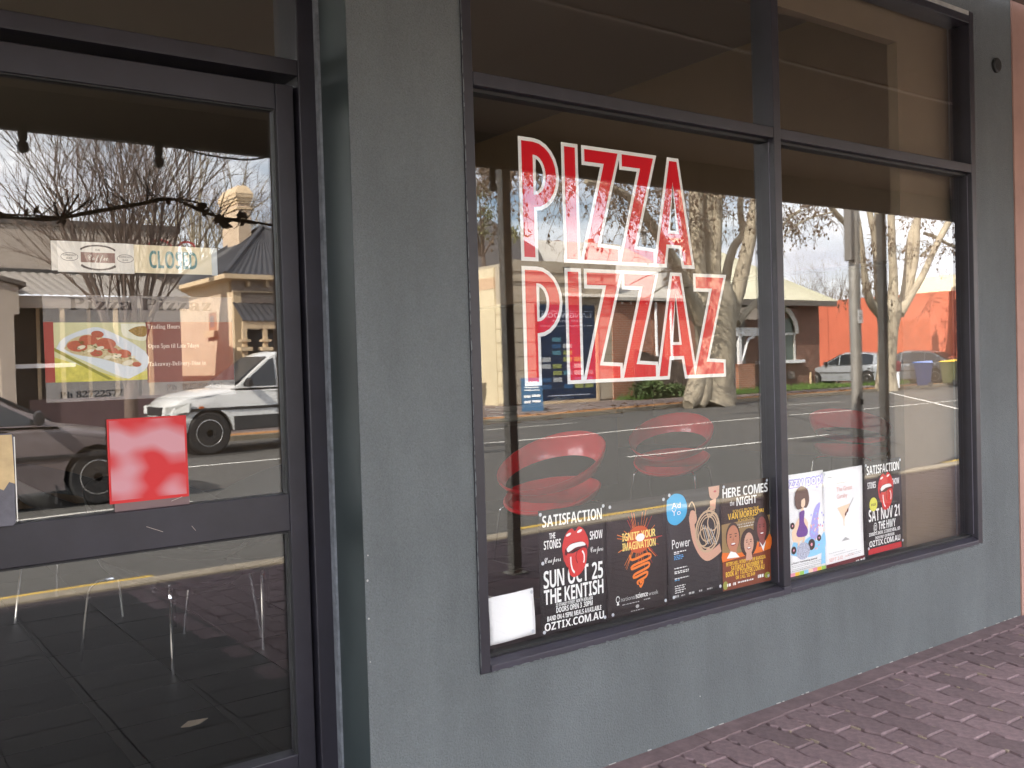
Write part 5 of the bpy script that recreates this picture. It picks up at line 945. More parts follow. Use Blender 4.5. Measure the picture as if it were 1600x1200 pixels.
for i, (a, b, s) in enumerate(((.28, .58, .05), (.48, .56, .05), (.66, .42, .06), (.38, .52, .04), (.78, .30, .07), (.56, .40, .05), (.84, .40, .03))): ps([ell(a, b, s, s * .6, 12, .5)], mat('mushroom', (0.76, 0.70, 0.54), 0.6), 6.4 + .2 * i, 'mushroom')
for i in range(16):
    a, b = random.uniform(.2, .85), 0; b = .66 - .42 * (a - .15) + random.uniform(-.08, .1); ps([stroke([(a, b), (a + .03, b - .02)], .012)], mat('herb', (0.12, 0.16, 0.03), 0.7), 8.2 + .03 * i, 'herb')
CRM = mat('pale_lettering', (0.74, 0.62, 0.54), 0.6)
for s, z, w in (('Trading Hours', 1.570, .085), ('Open 5pm til Late 7days', 1.518, .134), ('Takeaway-Delivery-Dine in', 1.470, .152)):
    text(s, (.700, -.0006, z - .002), .0115, CRM, mn, w, 'LEFT', style=bold)
GP = mat('faded_black_print', (0.02, 0.017, 0.018), 0.6, spec=.1)
text('Pizza Pizzaz', (.507, -.0006, 1.617), .0325, GP, mn, .366, 'LEFT', style=bold)
text('Ph 82722577', (.478, -.0006, 1.392), .0165, GP, mn, .152, 'LEFT', style=bold); text('Ph  82722588', (.742, -.0006, 1.402), .0150, mat('paler_print', (0.12, 0.10, 0.10), 0.6), mn, .150, 'LEFT', style=bold)

nt = thing('red_notice', 'bright red square notice with smeared pale pink writing on the door glass', 'notice', (.583 * KD, DOOR - .0065, 1.45 + (1.112 - 1.45) * KD))
nt.scale = (KD, 1, KD)
NM = bpy.data.materials.new('smeared_red_print'); NM.use_nodes = True
_n, _l = NM.node_tree.nodes, NM.node_tree.links; _b = _n['Principled BSDF']; _b.inputs['Roughness'].default_value = 0.5
_tc = _n.new('ShaderNodeTexCoord'); _mp = _n.new('ShaderNodeMapping'); _mp.inputs['Location'].default_value = (4.3, 0, 1.6); _mp.inputs['Scale'].default_value = (9, 9, 13)
_ns = _n.new('ShaderNodeTexNoise'); _ns.inputs['Detail'].default_value = 0.6; _ns.inputs['Scale'].default_value = 1.0; _rr = _n.new('ShaderNodeValToRGB')
_rr.color_ramp.elements[0].position = 0.42; _rr.color_ramp.elements[0].color = (0.50, 0.008, 0.012, 1); _rr.color_ramp.elements[1].position = 0.62; _rr.color_ramp.elements[1].color = (0.52, 0.24, 0.27, 1)
_l.new(_tc.outputs['Object'], _mp.inputs[0]); _l.new(_mp.outputs[0], _ns.inputs['Vector']); _l.new(_ns.outputs[0], _rr.inputs[0]); _l.new(_rr.outputs[0], _b.inputs['Base Color'])
box('sheet', .005, .197, 0, .0015, .008, .216, NM, nt); q = box('red_margin', 0, .203, .0017, .003, 0, .2205, mat('notice_red', (0.52, 0.01, 0.012), 0.5), nt); box('grey_backing', .012, .205, .0032, .0045, -.022, .1, mat('notice_backing', (0.16, 0.10, 0.10), 0.6), nt)

# ------------------------------------------------------------------ furniture inside
CHR = mat('red_plastic', (0.78, 0.026, 0.04), 0.28, coat=0.5)
BLKCH = mat('black_plastic', (.012, .011, .012), .35)
def tub_chair(label):
    """red moulded tub chair: a seat pan, a hoop for arms and back, four bent chrome legs"""
    c = thing('tub_chair', label, 'chair', (0, 0, 0), 0, 'tub chairs inside the shop')
    n, k = 40, 10; v = []; f = []
    for i in range(n):                          # hoop: flattened band, higher at the back (+x)
        t = 2 * PI * i / n; zc = .635 + .135 * math.cos(t); hh = .058 + .034 * math.cos(t); tw = .014
        for j in range(k):
            a = 2 * PI * j / k; rr = 1 + (tw * math.cos(a) + (math.sin(a) * .028)) / .36
            v.append((.37 * rr * math.cos(t), .345 * rr * math.sin(t), zc + hh * math.sin(a)))
    f = [(i * k + j, ((i + 1) % n) * k + j, ((i + 1) % n) * k + (j + 1) % k, i * k + (j + 1) % k) for i in range(n) for j in range(k)]
    b = MB(); b.add(v, f); b.build('hoop', CHR, c, smooth=True)
    b = MB(); v = []; rings = [(.02, .385), (.20, .38), (.27, .395), (.315, .43), (.338, .475), (.328, .48), (.30, .44), (.25, .42), (.17, .405), (.02, .402)]
    for rr, z in rings:
        for i in range(n):
            t = 2 * PI * i / n; zz = z + (.06 * max(0, -math.cos(t)) * -1 + .05 * math.cos(t)) * max(0, (rr - .25) / .08)
            v.append((rr * 1.06 * math.cos(t), rr * math.sin(t), zz))
    m_ = len(rings); f = [(a * n + i, a * n + (i + 1) % n, (a + 1) * n + (i + 1) % n, (a + 1) * n + i) for a in range(m_ - 1) for i in range(n)]
    f += [tuple(range(n - 1, -1, -1)), tuple(range((m_ - 1) * n, m_ * n))]
    b.add(v, f); b.build('seat', CHR, c, smooth=True)
    for sx in (1, -1):
        for sy in (1, -1):
            pts = smooth([(sx * .10, sy * .12, .385), (sx * .20, sy * .22, .382), (sx * .245, sy * .265, .36), (sx * .26, sy * .28, .30), (sx * .29, sy * .31, 0.0)], 4)
            MB().tube(pts, .0085, 7).build('leg', CHROME, c, smooth=True)
    return c
def at_in(px, py, Y): x, z = F(px, py, Y); return x, Y, z
ch = tub_chair('red tub chair behind the window over the left black poster, hoop rising to the right')
x, y, z = at_in(862, 735, 2.75); ch.location = (x, y, .075); ch.rotation_euler = (0, 0, R(18))
for (px, Y, rz, lb) in ((1050, 3.6, R(28), 'red tub chair behind the window over the french horn poster'),
                        (1330, 3.0, R(196), 'red tub chair behind the right window pane over the white poster'),
                        (262, 2.35, R(120), 'black tub chair whose chrome legs show through the lower door pane on the left'),
                        (408, 2.42, R(20), 'black tub chair whose chrome legs show through the lower door pane on the right'),
                        (130, 3.6, R(150), 'black tub chair showing legs low in the upper door pane')):
    x, y, z = at_in(px, 735, Y); cc_ = copy_thing(ch, (x, y, .075), rz, lb)
    if 'legs' in lb:
        for k_ in KIDS(cc_):
            if not k_.name.startswith('leg'): k_.data = k_.data.copy(); k_.data.materials[0] = BLKCH
st = thing('round_stool', 'low dark round stool with a thin metal rim near the lower left of the window', 'stool', (*at_in(816, 905, .72)[:2], .075))
MB().lathe([(.16, .42), (.17, .425), (.17, .435), (.15, .44)], (0, 0, 0), 28).build('seat', mat('dark_vinyl', (0.02, 0.012, 0.012), 0.5), st, smooth=True)
MB().lathe([(.171, .424), (.176, .426), (.176, .432), (.171, .434)], (0, 0, 0), 28).build('rim', CHROME, st, smooth=True); MB().lathe([(.02, .03), (.02, .42)], (0, 0, 0), 12).build('stem', CHROME, st); MB().lathe([(.15, 0), (.15, .01), (.03, .035)], (0, 0, 0), 24).build('base', CHROME, st)
xa, _, za = at_in(825, 652, 5.6)
ct = thing('counter', 'dark serving counter deep inside the shop', 'counter', (xa, 5.6, .075))
box('body', -1.0, 1.0, -.3, .3, 0, za - .12, mat('dark_laminate', (0.05, 0.035, 0.03), 0.5), ct, .004); box('top', -1.05, 1.05, -.34, .34, za - .1195, za - .08, mat('counter_top', (0.10, 0.08, 0.07), 0.3), ct, .006)
pp = thing('paper_stack', 'untidy stack of pale papers lying on the counter inside', 'papers', (xa, 5.45, za))
for i in range(12):
    b = MB(); w = random.uniform(.34, .5); c0 = random.uniform(-.25, .2); z0 = i * .012; lift = random.uniform(-.01, .10); n = 8
    pts = [(c0 + (k / n - .5) * 2 * w, -.12, z0 + lift * (k / n) ** 3) for k in range(n + 1)]
    v = pts + [(a + random.uniform(-.01, .01), .14, c) for a, _, c in pts]
    b.add(v, [(k, k + 1, n + 2 + k, n + 1 + k) for k in range(n)]); o = b.build('sheet', mat('pale_paper', (0.75, 0.72, 0.66), 0.5), pp); so = o.modifiers.new('t', 'SOLIDIFY'); so.thickness = .004

# ------------------------------------------------------------------ verandah lights and the dry vine
def rebase(root, loc):
    loc = Vector(loc); root.location = loc
    for c in KIDS(root): c.location = Vector(c.location) - loc
DARKW = mat('dark_wire', (0.02, 0.018, 0.018), 0.7)
sl_ = thing('string_lights', 'dark festoon light string looping under the verandah fascia', 'string lights')
YL = 2.62
w_ = [V(a, b, YL, DOOR) for a, b in ((-200, 150), (-60, 178), (35, 193), (90, 200), (170, 212), (247, 219), (300, 236), (350, 246), (392, 249), (428, 243))]
w2 = [V(a, b, YL) for a, b in ((745, 258), (770, 262), (800, 263), (850, 268))]
MB().tube(smooth(w_, 4), .006, 5).build('cable', DARKW, sl_); MB().tube(smooth(w2, 3), .006, 5).build('cable', DARKW, sl_)
BULB = mat('clear_bulb', (0.10, 0.09, 0.09), 0.15)
for (a, b, yp) in ((35, 193, DOOR), (247, 219, DOOR), (770, 262, 0.0), (-200, 150, DOOR)):
    p = V(a, b, YL, yp)
    h = MB().lathe([(.006, .0), (.022, -.01), (.024, -.07), (.018, -.085)], p, 10).build('lamp_holder', DARKW, sl_, smooth=True)
    MB().lathe([(.012, -.085), (.026, -.10), (.032, -.12), (.026, -.145), (.004, -.155)], p, 12).build('bulb', BULB, h, smooth=True)
rebase(sl_, w_[0])
vn = thing('dry_vine', 'bare dry vine with a few dead leaves trained along a wire', 'vine')
YV_ = 2.58
VINE = mat('dry_vine_bark', (0.035, 0.027, 0.024), 0.9)
p1 = [V(a, b, YV_, DOOR) for a, b in ((-260, 330), (-60, 334), (0, 337), (40, 340), (92, 341), (130, 333), (200, 322), (262, 310), (300, 322), (340, 338), (390, 346), (428, 352), (560, 380))]
vb = MB(); vb.tube(smooth(p1, 4), [.010 + .003 * math.sin(i) for i in range((len(p1) - 1) * 4 + 1)], 5)
p2 = [V(a, b, YV_ + .03, DOOR) for a, b in ((0, 333), (20, 335), (60, 336), (110, 339), (150, 328), (210, 318), (262, 311), (300, 314), (322, 322), (345, 340), (400, 350))]
vb.tube(smooth(p2, 4), .006, 4)
for i in range(34):
    q = p1[1] + (p1[11] - p1[1]) * random.random(); k = int(random.uniform(1, 10)); q = p1[k] + (p1[k + 1] - p1[k]) * random.random()
    d = Vector((random.uniform(-1, 1), random.uniform(-.5, .5), random.uniform(-.3, 1.0))).normalized(); l = random.uniform(.06, .22)
    vb.tube(smooth([q, q + d * l * .5 + Vector((0, 0, .02)), q + d * l + Vector((random.uniform(-.03, .03), 0, .06))], 3), [.005 - .0005 * j for j in range(7)], 4)
for (a, b) in ((95, 341),):
    q = V(a, b, YV_, DOOR)
    for e in ((28, -38), (14, -34), (-10, -26), (45, -30)): vb.tube(smooth([q, V(a + e[0] * .5, b + e[1] * .4, YV_, DOOR), V(a + e[0], b + e[1], YV_, DOOR)], 4), .006, 4)
vb.build('stems', VINE, vn)
for (a, b) in ((45, 334), (60, 330), (262, 311), (318, 318), (320, 328), (316, 323), (342, 340), (352, 347), (377, 338), (380, 344), (96, 344)):
    for k in range(3):
        q = V(a + random.uniform(-4, 4), b + random.uniform(-3, 6), YV_ + random.uniform(-.02, .02), DOOR); u = Vector((random.uniform(-1, 1), random.uniform(-1, 1), random.uniform(-1, 1))).normalized(); w = u.orthogonal().normalized(); s = random.uniform(.02, .04)
        MB().add([q - u * s, q + w * s * .6 + Vector((0, 0, .006)), q + u * s, q - w * s * .6], [(0, 1, 2, 3)]) if False else None
        lf = MB(); lf.prism([q - u * s, q + w * s * .6, q + u * s * 1.2, q - w * s * .55], (0, 0, .003)); lf.build('dead_leaf', VINE, vn)
rebase(vn, p1[1])

# pole and bits on our kerb
xP, _, _ = V(1339, 600, 3.62)
pg = thing('street_pole', 'round galvanised street pole with a strapped cable box standing on the kerb', 'pole')
GALV = mat('galvanised_steel', (0.36, 0.34, 0.31), 0.5, 0.5, noise=(6, 0.15))
MB().lathe([(.062, -.05), (.062, 6.0), (.055, 6.0)], (xP, -3.62, 0), 18).build('tube', GALV, pg, smooth=True)
zt = V(1333, 300, 3.62).z; zb = V(1333, 408, 3.62).z
MB().box(xP - .125, xP - .064, -3.66, -3.57, zb, zt + .6).build('cable_box', mat('grey_cable_box', (0.16, 0.15, 0.14), 0.5), pg, bevel=.006)
for y in (345, 378, 404):
    z = V(1333, y, 3.62).z; MB().lathe([(.066, -.012), (.066, .012)], (xP, -3.62, z), 18).build('strap', GALV, pg)
z = V(1339, 495, 3.62).z; MB().box(xP - .04, xP + .04, -3.557, -3.553, z - .07, z + .07).build('sticker', PAPER, pg); text('G', (xP + .0, -3.5525, z - .035), .07, BLACKP, pg, .05, 'CENTER', rot=(R(90), 0, R(180)), name='lettering')
z = V(1345, 627, 3.62).z; MB().box(xP - .02, xP + .02, -3.557, -3.55, z - .03, z + .03).build('access_cover', BLACKP, pg)
pg_loc = (xP, -3.62, 0)
for t in TEXTS[-1:]: TEXTS[-1] = (t[0], Vector(t[1]) - Vector(pg_loc), *t[2:])
rebase(pg, pg_loc)

# ------------------------------------------------------------------ trees
def tube_fast(b, pts, rad, n): b.tube(pts, rad, n, cap=False)
def sub(b, tw, p, d, L, r, lvl, spec, rng):
    """a branch that forks until spec runs out; thick wood goes to b, twigs to tw"""
    n = 4; pts = [p.copy()]; q = p.copy(); dd = d.copy()
    for i in range(n):
        dd = (dd + Vector((rng.uniform(-1, 1), rng.uniform(-1, 1), rng.uniform(-1, 1))) * spec['wob'] + Vector((0, 0, spec['up']))).normalized()
        q = q + dd * L / n; pts.append(q.copy())
    r1 = r * spec['tap']; rad = [r + (r1 - r) * i / n for i in range(n + 1)]
    tube_fast(b if r > .022 else tw, pts, rad, 6 if r > .05 else 4 if r > .02 else 3)
    if lvl >= spec['levels']: return
    kids = spec['kids'][lvl]
    for k in range(kids):
        t = rng.uniform(.3, 1.0) if k else 1.0
        i = min(int(t * n), n - 1); f = t * n - i; s = pts[i].lerp(pts[i + 1], f)
        ax = dd.orthogonal().normalized(); ax.rotate(Matrix.Rotation(rng.uniform(0, 2 * PI), 3, dd))
        a = rng.uniform(*spec['ang'][lvl]); nd = (dd * math.cos(a) + ax * math.sin(a)).normalized()
        sub(b, tw, s, nd, L * rng.uniform(*spec['len']), max(rad[i] * spec['rr'], spec['rmin']), lvl + 1, spec, rng)
BARK = mat('brown_bark', (0.13, 0.095, 0.078), 0.9, noise=(8, 0.3)); TWIG = mat('brown_twigs', (0.15, 0.108, 0.088), 0.9)
PLANE = mat('plane_bark', (0.46, 0.395, 0.29), 0.85, noise=(2.6, 0.5), col2=(0.27, 0.225, 0.165), bump=(9, 0.5, 0.04)); PTWIG = mat('plane_twigs', (0.17, 0.13, 0.10), 0.9)
SEED = mat('dry_seed_balls', (0.10, 0.065, 0.04), 0.9)

# vase of bare stems in front of the cream shops
rng = random.Random(5)
t1 = thing('bare_tree', 'bare many stemmed tree fanning up in front of the cream shops', 'tree')
bp0 = V(206, 640, 18.9, DOOR); bp0.z = -.02
b, tw = MB(), MB()
b.tube([bp0, bp0 + Vector((0, 0, .8)), bp0 + Vector((.03, 0, 1.5))], [.17, .14, .15], 10)
spec = dict(wob=.07, up=.045, tap=.45, levels=3, kids=(7, 5, 3), ang=((.25, .6), (.3, .7), (.3, .8)), len=(.38, .62), rr=.55, rmin=.0075)
for i in range(15):
    az = 2 * PI * i / 15 + rng.uniform(-.2, .2); tl = rng.uniform(.06, .36)
    d = Vector((math.cos(az) * math.sin(tl), math.sin(az) * math.sin(tl), math.cos(tl)))
    s = bp0 + Vector((math.cos(az) * .08, math.sin(az) * .08, rng.uniform(.9, 1.5)))
    sub(b, tw, s, d, rng.uniform(3.4, 4.8), rng.uniform(.035, .06), 0, spec, rng)
b.build('trunk', BARK, t1, smooth=True); tw.build('twigs', TWIG, t1); rebase(t1, bp0)

def wide_tree(px, Yr, yp, h, spread, seed, label, pbase=None, col=(BARK, TWIG), r0=.2, stems=5, grp=None, kids=(5, 5, 3), z0=-.05):
    rng = random.Random(seed); t = thing('bare_tree', label, 'tree', group=grp or 'bare trees behind the buildings')
    q = V(px, 560, Yr, yp); q.z = z0; b, tw = MB(), MB()
    b.tube([q, q + Vector((.05, 0, h * .13)), q + Vector((0, 0, h * .25))], [r0 * 1.2, r0, r0 * .95], 9)
    spec = dict(wob=.10, up=.05, tap=.45, levels=3, kids=kids, ang=((.3, .7), (.3, .8), (.3, .9)), len=(.42, .65), rr=.58, rmin=.011)
    for i in range(stems):
        az = 2 * PI * i / stems + rng.uniform(-.4, .4); tl = rng.uniform(.15, 1) * spread
        d = Vector((math.cos(az) * math.sin(tl), math.sin(az) * math.sin(tl), math.cos(tl)))
        sub(b, tw, q + Vector((0, 0, h * rng.uniform(.16, .25))), d, h * rng.uniform(.36, .5), r0 * .5, 0, spec, rng)
    b.build('trunk', col[0], t, smooth=True); tw.build('twigs', col[1], t); rebase(t, q); return t
wide_tree(318, 42, DOOR, 13.5, .55, 11, 'tall bare tree rising behind the hipped cottage, left of its chimney', r0=.26, stems=7, kids=(6, 5, 3), col=(PLANE, TWIG))
wide_tree(412, 50, DOOR, 14, .5, 12, 'tall bare tree behind the hipped cottage, right of its chimney', r0=.24, stems=6, kids=(6, 5, 3), col=(PLANE, TWIG))
wide_tree(1262, 74, 0, 13.0, .5, 13, 'distant hazy bare tree beyond the orange wall, beside the brick cottage roof', r0=.22, stems=6, col=(PTWIG, PTWIG))
wide_tree(1312, 78, 0, 13.5, .5, 14, 'distant hazy bare tree beyond the orange wall, left of the street pole', r0=.22, stems=6, col=(PTWIG, PTWIG))
wide_tree(1352, 82, 0, 12.5, .6, 15, 'distant bare tree beyond the orange wall, behind the street pole', r0=.22, stems=6, col=(PTWIG, PTWIG))
wide_tree(1470, 60, 0, 12, .6, 16, 'distant bare tree above the pale parapet at the right of the reflection', r0=.22, stems=6, col=(PTWIG, PTWIG))

def limb(b, pts, Yr, n=10):             # pts: (px, py, half width in px, offset in depth)
    P, Rd = [], []
    for a, c, w, dy in pts:
        q = V(a, c, Yr + dy); P.append(q); Rd.append(w / FPX * ((Yr + dy + CAMD) / ray(a, c)[1]) * FPX)
    k = 4; Q = smooth([(*p, r) for p, r in zip(P, Rd)], k)
    b.tube([q[:3] for q in Q], [max(q[3], .01) for q in Q], n); return P[-1], (P[-1] - P[-2]).normalized(), Rd[-1]
def spray(tw, sd, q, L, rng, dens=12):
    pts = [q]; d = Vector((rng.uniform(-1, 1), rng.uniform(-.6, .6), rng.uniform(-.2, .5))).normalized()
    for i in range(7):
        d = (d + Vector((rng.uniform(-.25, .25), rng.uniform(-.2, .2), -.30))).normalized(); pts.append(pts[-1] + d * L / 7)
    tube_fast(tw, pts, [.014 - .0012 * i for i in range(8)], 3)
    for k in range(dens):
        i = rng.randint(1, 6); s = pts[i]; e = Vector((rng.uniform(-1, 1), rng.uniform(-.7, .7), rng.uniform(-.9, .35))).normalized(); l = rng.uniform(.12, .42)
        m_ = s + e * l * .6 + Vector((0, 0, .03)); t = s + e * l + Vector((0, 0, -.06)); tube_fast(tw, [s, m_, t], [.008, .007, .005], 3)
        for z in range(2):
            c = t if z else m_; r_ = rng.uniform(.012, .026) if rng.random() < .8 else .05
            sd.add([c + Vector(v) * r_ for v in ((1, 0, 0), (0, 1, 0), (-1, 0, 0), (0, -1, 0), (0, 0, 1.2), (0, 0, -1.4))], [(0, 1, 4), (1, 2, 4), (2, 3, 4), (3, 0, 4), (1, 0, 5), (2, 1, 5), (3, 2, 5), (0, 3, 5)])

rng = random.Random(21)
pt = thing('plane_tree', 'huge pale plane tree with a thick forked trunk on the far kerb', 'tree', group='plane trees along the far kerb')
Y1 = 18.15; b, tw, sd = MB(), MB(), MB()
limb(b, [(1108, 640, 44, 0), (1110, 632, 40, 0), (1112, 612, 34, 0), (1116, 580, 31, 0), (1118, 540, 31, 0), (1117, 505, 33, 0), (1114, 470, 35, 0), (1112, 440, 27, 0)], Y1, 16)
for e in ((-34, 2), (-18, 5), (12, 4), (32, 2)): limb(b, [(1110 + e[0] * .5, 580, 14, -.1), (1110 + e[0] * .8, 618, 15, -.3), (1110 + e[0] * 1.05, 632 + e[1], 9, -.45)], Y1, 10)
tips = []
limb(b, [(1096, 478, 17, -.1), (1093, 430, 12, -.1), (1090, 370, 11.5, -.1), (1088, 300, 11, 0), (1086, 200, 10, 0)], Y1, 12)
limb(b, [(1110, 478, 17, .1), (1108, 420, 12, 0), (1107, 350, 11, 0), (1106, 290, 11, 0), (1108, 180, 10, 0)], Y1, 12)
limb(b, [(1122, 478, 15, -.2), (1118, 430, 9, -.2), (1119, 360, 8.5, -.2), (1121, 290, 8, -.2), (1126, 180, 7, -.2)], Y1, 12)
limb(b, [(1134, 500, 18, 0), (1148, 468, 13, -.1), (1160, 420, 11, -.2), (1172, 366, 10.5, -.3), (1184, 310, 10, -.4), (1200, 230, 8, -.5)], Y1, 12)
limb(b, [(1130, 470, 9, .3), (1136, 420, 7, .4), (1146, 385, 6.5, .5), (1160, 365, 6, .5), (1156, 335, 5, .5), (1157, 300, 4.5, .5), (1166, 240, 4, .6)], Y1, 10)
limb(b, [(1096, 500, 15, -.2), (1078, 462, 11, -.4), (1058, 415, 9.5, -.6), (1030, 368, 8.5, -.8), (1008, 336, 7.5, -1.0), (985, 310, 6.5, -1.2), (950, 292, 5, -1.4), (915, 284, 4, -1.6)], Y1, 10)
limb(b, [(1083, 470, 7, .2), (1077, 400, 5, .2), (1070, 350, 4.5, .2), (1062, 290, 4, .3), (1050, 220, 4, .3)], Y1, 8)
limb(b, [(1150, 505, 8, .2), (1166, 488, 6, .3), (1185, 470, 5, .4), (1215, 455, 4, .5)], Y1, 8)
limb(b, [(1090, 462, 3, -.4), (1064, 438, 1.6, -.6), (1040, 446, 1.2, -.6), (1010, 466, 1, -.7), (985, 470, .8, -.8)], Y1, 6)
limb(b, [(1070, 436, 2, -.5), (1044, 424, 1.3, -.6), (1015, 430, 1, -.6), (985, 444, .8, -.7)], Y1, 6)
b.build('trunk', PLANE, pt, smooth=True)
for i in range(240):                       # hanging fruiting twigs
    u = rng.random()
    if u < .30: a, c = rng.uniform(700, 850), rng.uniform(190, 275)
    elif u < .52: a, c = rng.uniform(880, 985), rng.uniform(230, 300)
    elif u < .80: a, c = rng.uniform(985, 1085), rng.uniform(230, 345)
    elif u < .84: a, c = rng.uniform(1030, 1080), rng.uniform(360, 420)
    else: a, c = rng.uniform(1120, 1215), rng.uniform(240, 350)
    spray(tw, sd, V(a, c, Y1 + rng.uniform(-2.5, 2.0)), rng.uniform(.9, 2.6) if not (1030 < a < 1080 and c > 355) else .8, rng)
tw.build('twigs', PTWIG, pt); sd.build('seed_balls', SEED, pt, kind='stuff')
spec2 = dict(wob=.12, up=.03, tap=.4, levels=2, kids=(4, 3), ang=((.4, .9), (.3, .9)), len=(.4, .65), rr=.5, rmin=.01)
q = V(1110, 632, Y1); q.z = -.05; rebase(pt, q)

rng = random.Random(22)
p2_ = thing('plane_tree', 'slimmer plane tree with five spreading limbs in front of the orange wall', 'tree', group='plane trees along the far kerb')
Y2 = 19.3; b, tw, sd = MB(), MB(), MB()
limb(b, [(1386, 616, 20, 0), (1386, 604, 18, 0), (1386, 585, 15, 0), (1387, 550, 14.5, 0), (1388, 515, 15, 0), (1389, 490, 18, 0), (1390, 470, 14, 0)], Y2, 14)
limb(b, [(1384, 500, 9, 0), (1376, 490, 8, -.1), (1362, 474, 7, -.2), (1354, 450, 6, -.3), (1349, 410, 5, -.4), (1343, 360, 4.5, -.5), (1330, 300, 4, -.5)], Y2, 10)
limb(b, [(1384, 490, 10, .1), (1377, 470, 8.5, .1), (1373, 429, 7.5, .1), (1369, 380, 6, .1), (1362, 345, 5, .1), (1352, 300, 5, .2)], Y2, 10)
limb(b, [(1370, 395, 6, .1), (1373, 360, 7, .1), (1374, 320, 7, .1), (1374, 250, 6, .1)], Y2, 10)
limb(b, [(1392, 490, 10, -.1), (1396, 440, 7, -.1), (1394, 380, 6, -.1), (1393, 300, 5.5, -.1)], Y2, 10)
limb(b, [(1400, 485, 9, .2), (1410, 465, 6, .2), (1418, 420, 6, .2), (1422, 374, 5.5, .2), (1434, 335, 5, .2), (1444, 280, 5, .2)], Y2, 10)
limb(b, [(1402, 490, 8, 0), (1414, 470, 6, 0), (1424, 430, 5.5, 0), (1430, 395, 5.5, 0), (1432, 350, 5.5, 0), (1438, 290, 5, 0)], Y2, 10)
limb(b, [(1404, 490, 9, -.2), (1418, 470, 6, -.3), (1442, 428, 5.5, -.4), (1463, 385, 5.2, -.5), (1482, 350, 5, -.6), (1510, 300, 4, -.7)], Y2, 10)
limb(b, [(1438, 400, 2.5, 0), (1452, 388, 2.2, .2), (1466, 380, 2, .2)], Y2, 6)
limb(b, [(1444, 365, 3, .2), (1462, 370, 3, .4), (1480, 380, 2.5, .4), (1500, 390, 2.5, .4)], Y2, 6)
limb(b, [(1340, 385, 4.5, -.4), (1326, 358, 4.5, -.5), (1304, 333, 4, -.6), (1280, 300, 4, -.6)], Y2, 8)
limb(b, [(1300, 332, 1.6, -.6), (1270, 340, 1.3, -.6), (1245, 352, 1.2, -.6), (1222, 372, 1, -.6), (1205, 395, .8, -.6)], Y2, 6)
limb(b, [(1250, 330, 2.4, -.8), (1232, 342, 2.2, -.8), (1222, 356, 2, -.8)], Y2, 6)
b.build('trunk', PLANE, p2_, smooth=True)
for i in range(115):
    u = rng.random()
    if u < .36: a, c = rng.uniform(1215, 1310), rng.uniform(300, 350)
    elif u < .56: a, c = rng.uniform(1340, 1375), rng.uniform(340, 450)
    else: a, c = rng.uniform(1400, 1500), rng.uniform(310, 400)
    spray(tw, sd, V(a, c, Y2 + rng.uniform(-2, 1.5)), rng.uniform(.6, 1.7), rng, 8)
tw.build('twigs', PTWIG, p2_); sd.build('seed_balls', SEED, p2_, kind='stuff'); q = V(1386, 604, Y2); q.z = -.05; rebase(p2_, q)

# ------------------------------------------------------------------ buildings across the road
def wb(name, x0, x1, Y0, Y1, z0, z1, mt, par=None, bevel=0.0): return box(name, x0, x1, -Y1, -Y0, z0, z1, mt, par, bevel)
def corr(b, a, c, c2, a2, pitch=.19, amp=.016):
    """corrugated sheet: a-c along the gutter, a2-c2 along the top"""
    a, c, c2, a2 = (Vector(p) for p in (a, c, c2, a2)); n = max(4, int((c - a).length / pitch * 4)); nrm = (c - a).cross(a2 - a).normalized()
    if nrm.z < 0: nrm = -nrm
    v = []
    for i in range(n + 1):
        t = i / n; o = nrm * amp * math.sin(i * PI / 2); v += [a.lerp(c, t) + o, a2.lerp(c2, t) + o]
    b.add(v, [(2 * i, 2 * i + 2, 2 * i + 3, 2 * i + 1) for i in range(n)])
def hip(name, x0, x1, Y0, Y1, ze, rise, mt, par, inset=None, pitch=.19):
    b = MB(); d = (Y1 - Y0) / 2; i = d if inset is None else inset; ym = -(Y0 + Y1) / 2; zr = ze + rise
    if x1 - x0 > 2 * i + .1: r0, r1 = (x0 + i, ym, zr), (x1 - i, ym, zr)
    else: r0 = r1 = ((x0 + x1) / 2, ym, zr)
    corr(b, (x0, -Y0, ze), (x1, -Y0, ze), r1, r0, pitch); corr(b, (x1, -Y1, ze), (x0, -Y1, ze), r0, r1, pitch)
    corr(b, (x0, -Y1, ze), (x0, -Y0, ze), r0, r0, pitch); corr(b, (x1, -Y0, ze), (x1, -Y1, ze), r1, r1, pitch)
    o = b.build(name, mt, par, smooth=True); cap = MB()
    for p, q in (((x0, -Y0, ze), r0), ((x1, -Y0, ze), r1), ((x0, -Y1, ze), r0), ((x1, -Y1, ze), r1), (r0, r1)):
        if (Vector(p) - Vector(q)).length > .05: cap.tube([Vector(p) + Vector((0, 0, .03)), Vector(q) + Vector((0, 0, .03))], .07, 6)
    cap.build('ridge_capping', mt, par); return o
DKROOF = mat('charcoal_roof', (0.055, 0.055, 0.062), 0.55, 0.2, noise=(2, .2)); CRW = mat('cream_masonry', (0.60, 0.46, 0.33), 0.85, noise=(2, 0.12), bump=(40, .3, .01)); STONEG = mat('grey_stone_wall', (0.36, 0.29, 0.24), 0.85, noise=(5, .25), bump=(14, .5, .03)); TRIMC = mat('cream_trim', (0.66, 0.50, 0.32), 0.6); WINDK = mat('window_dark', (0.012, 0.012, 0.014), 0.15)
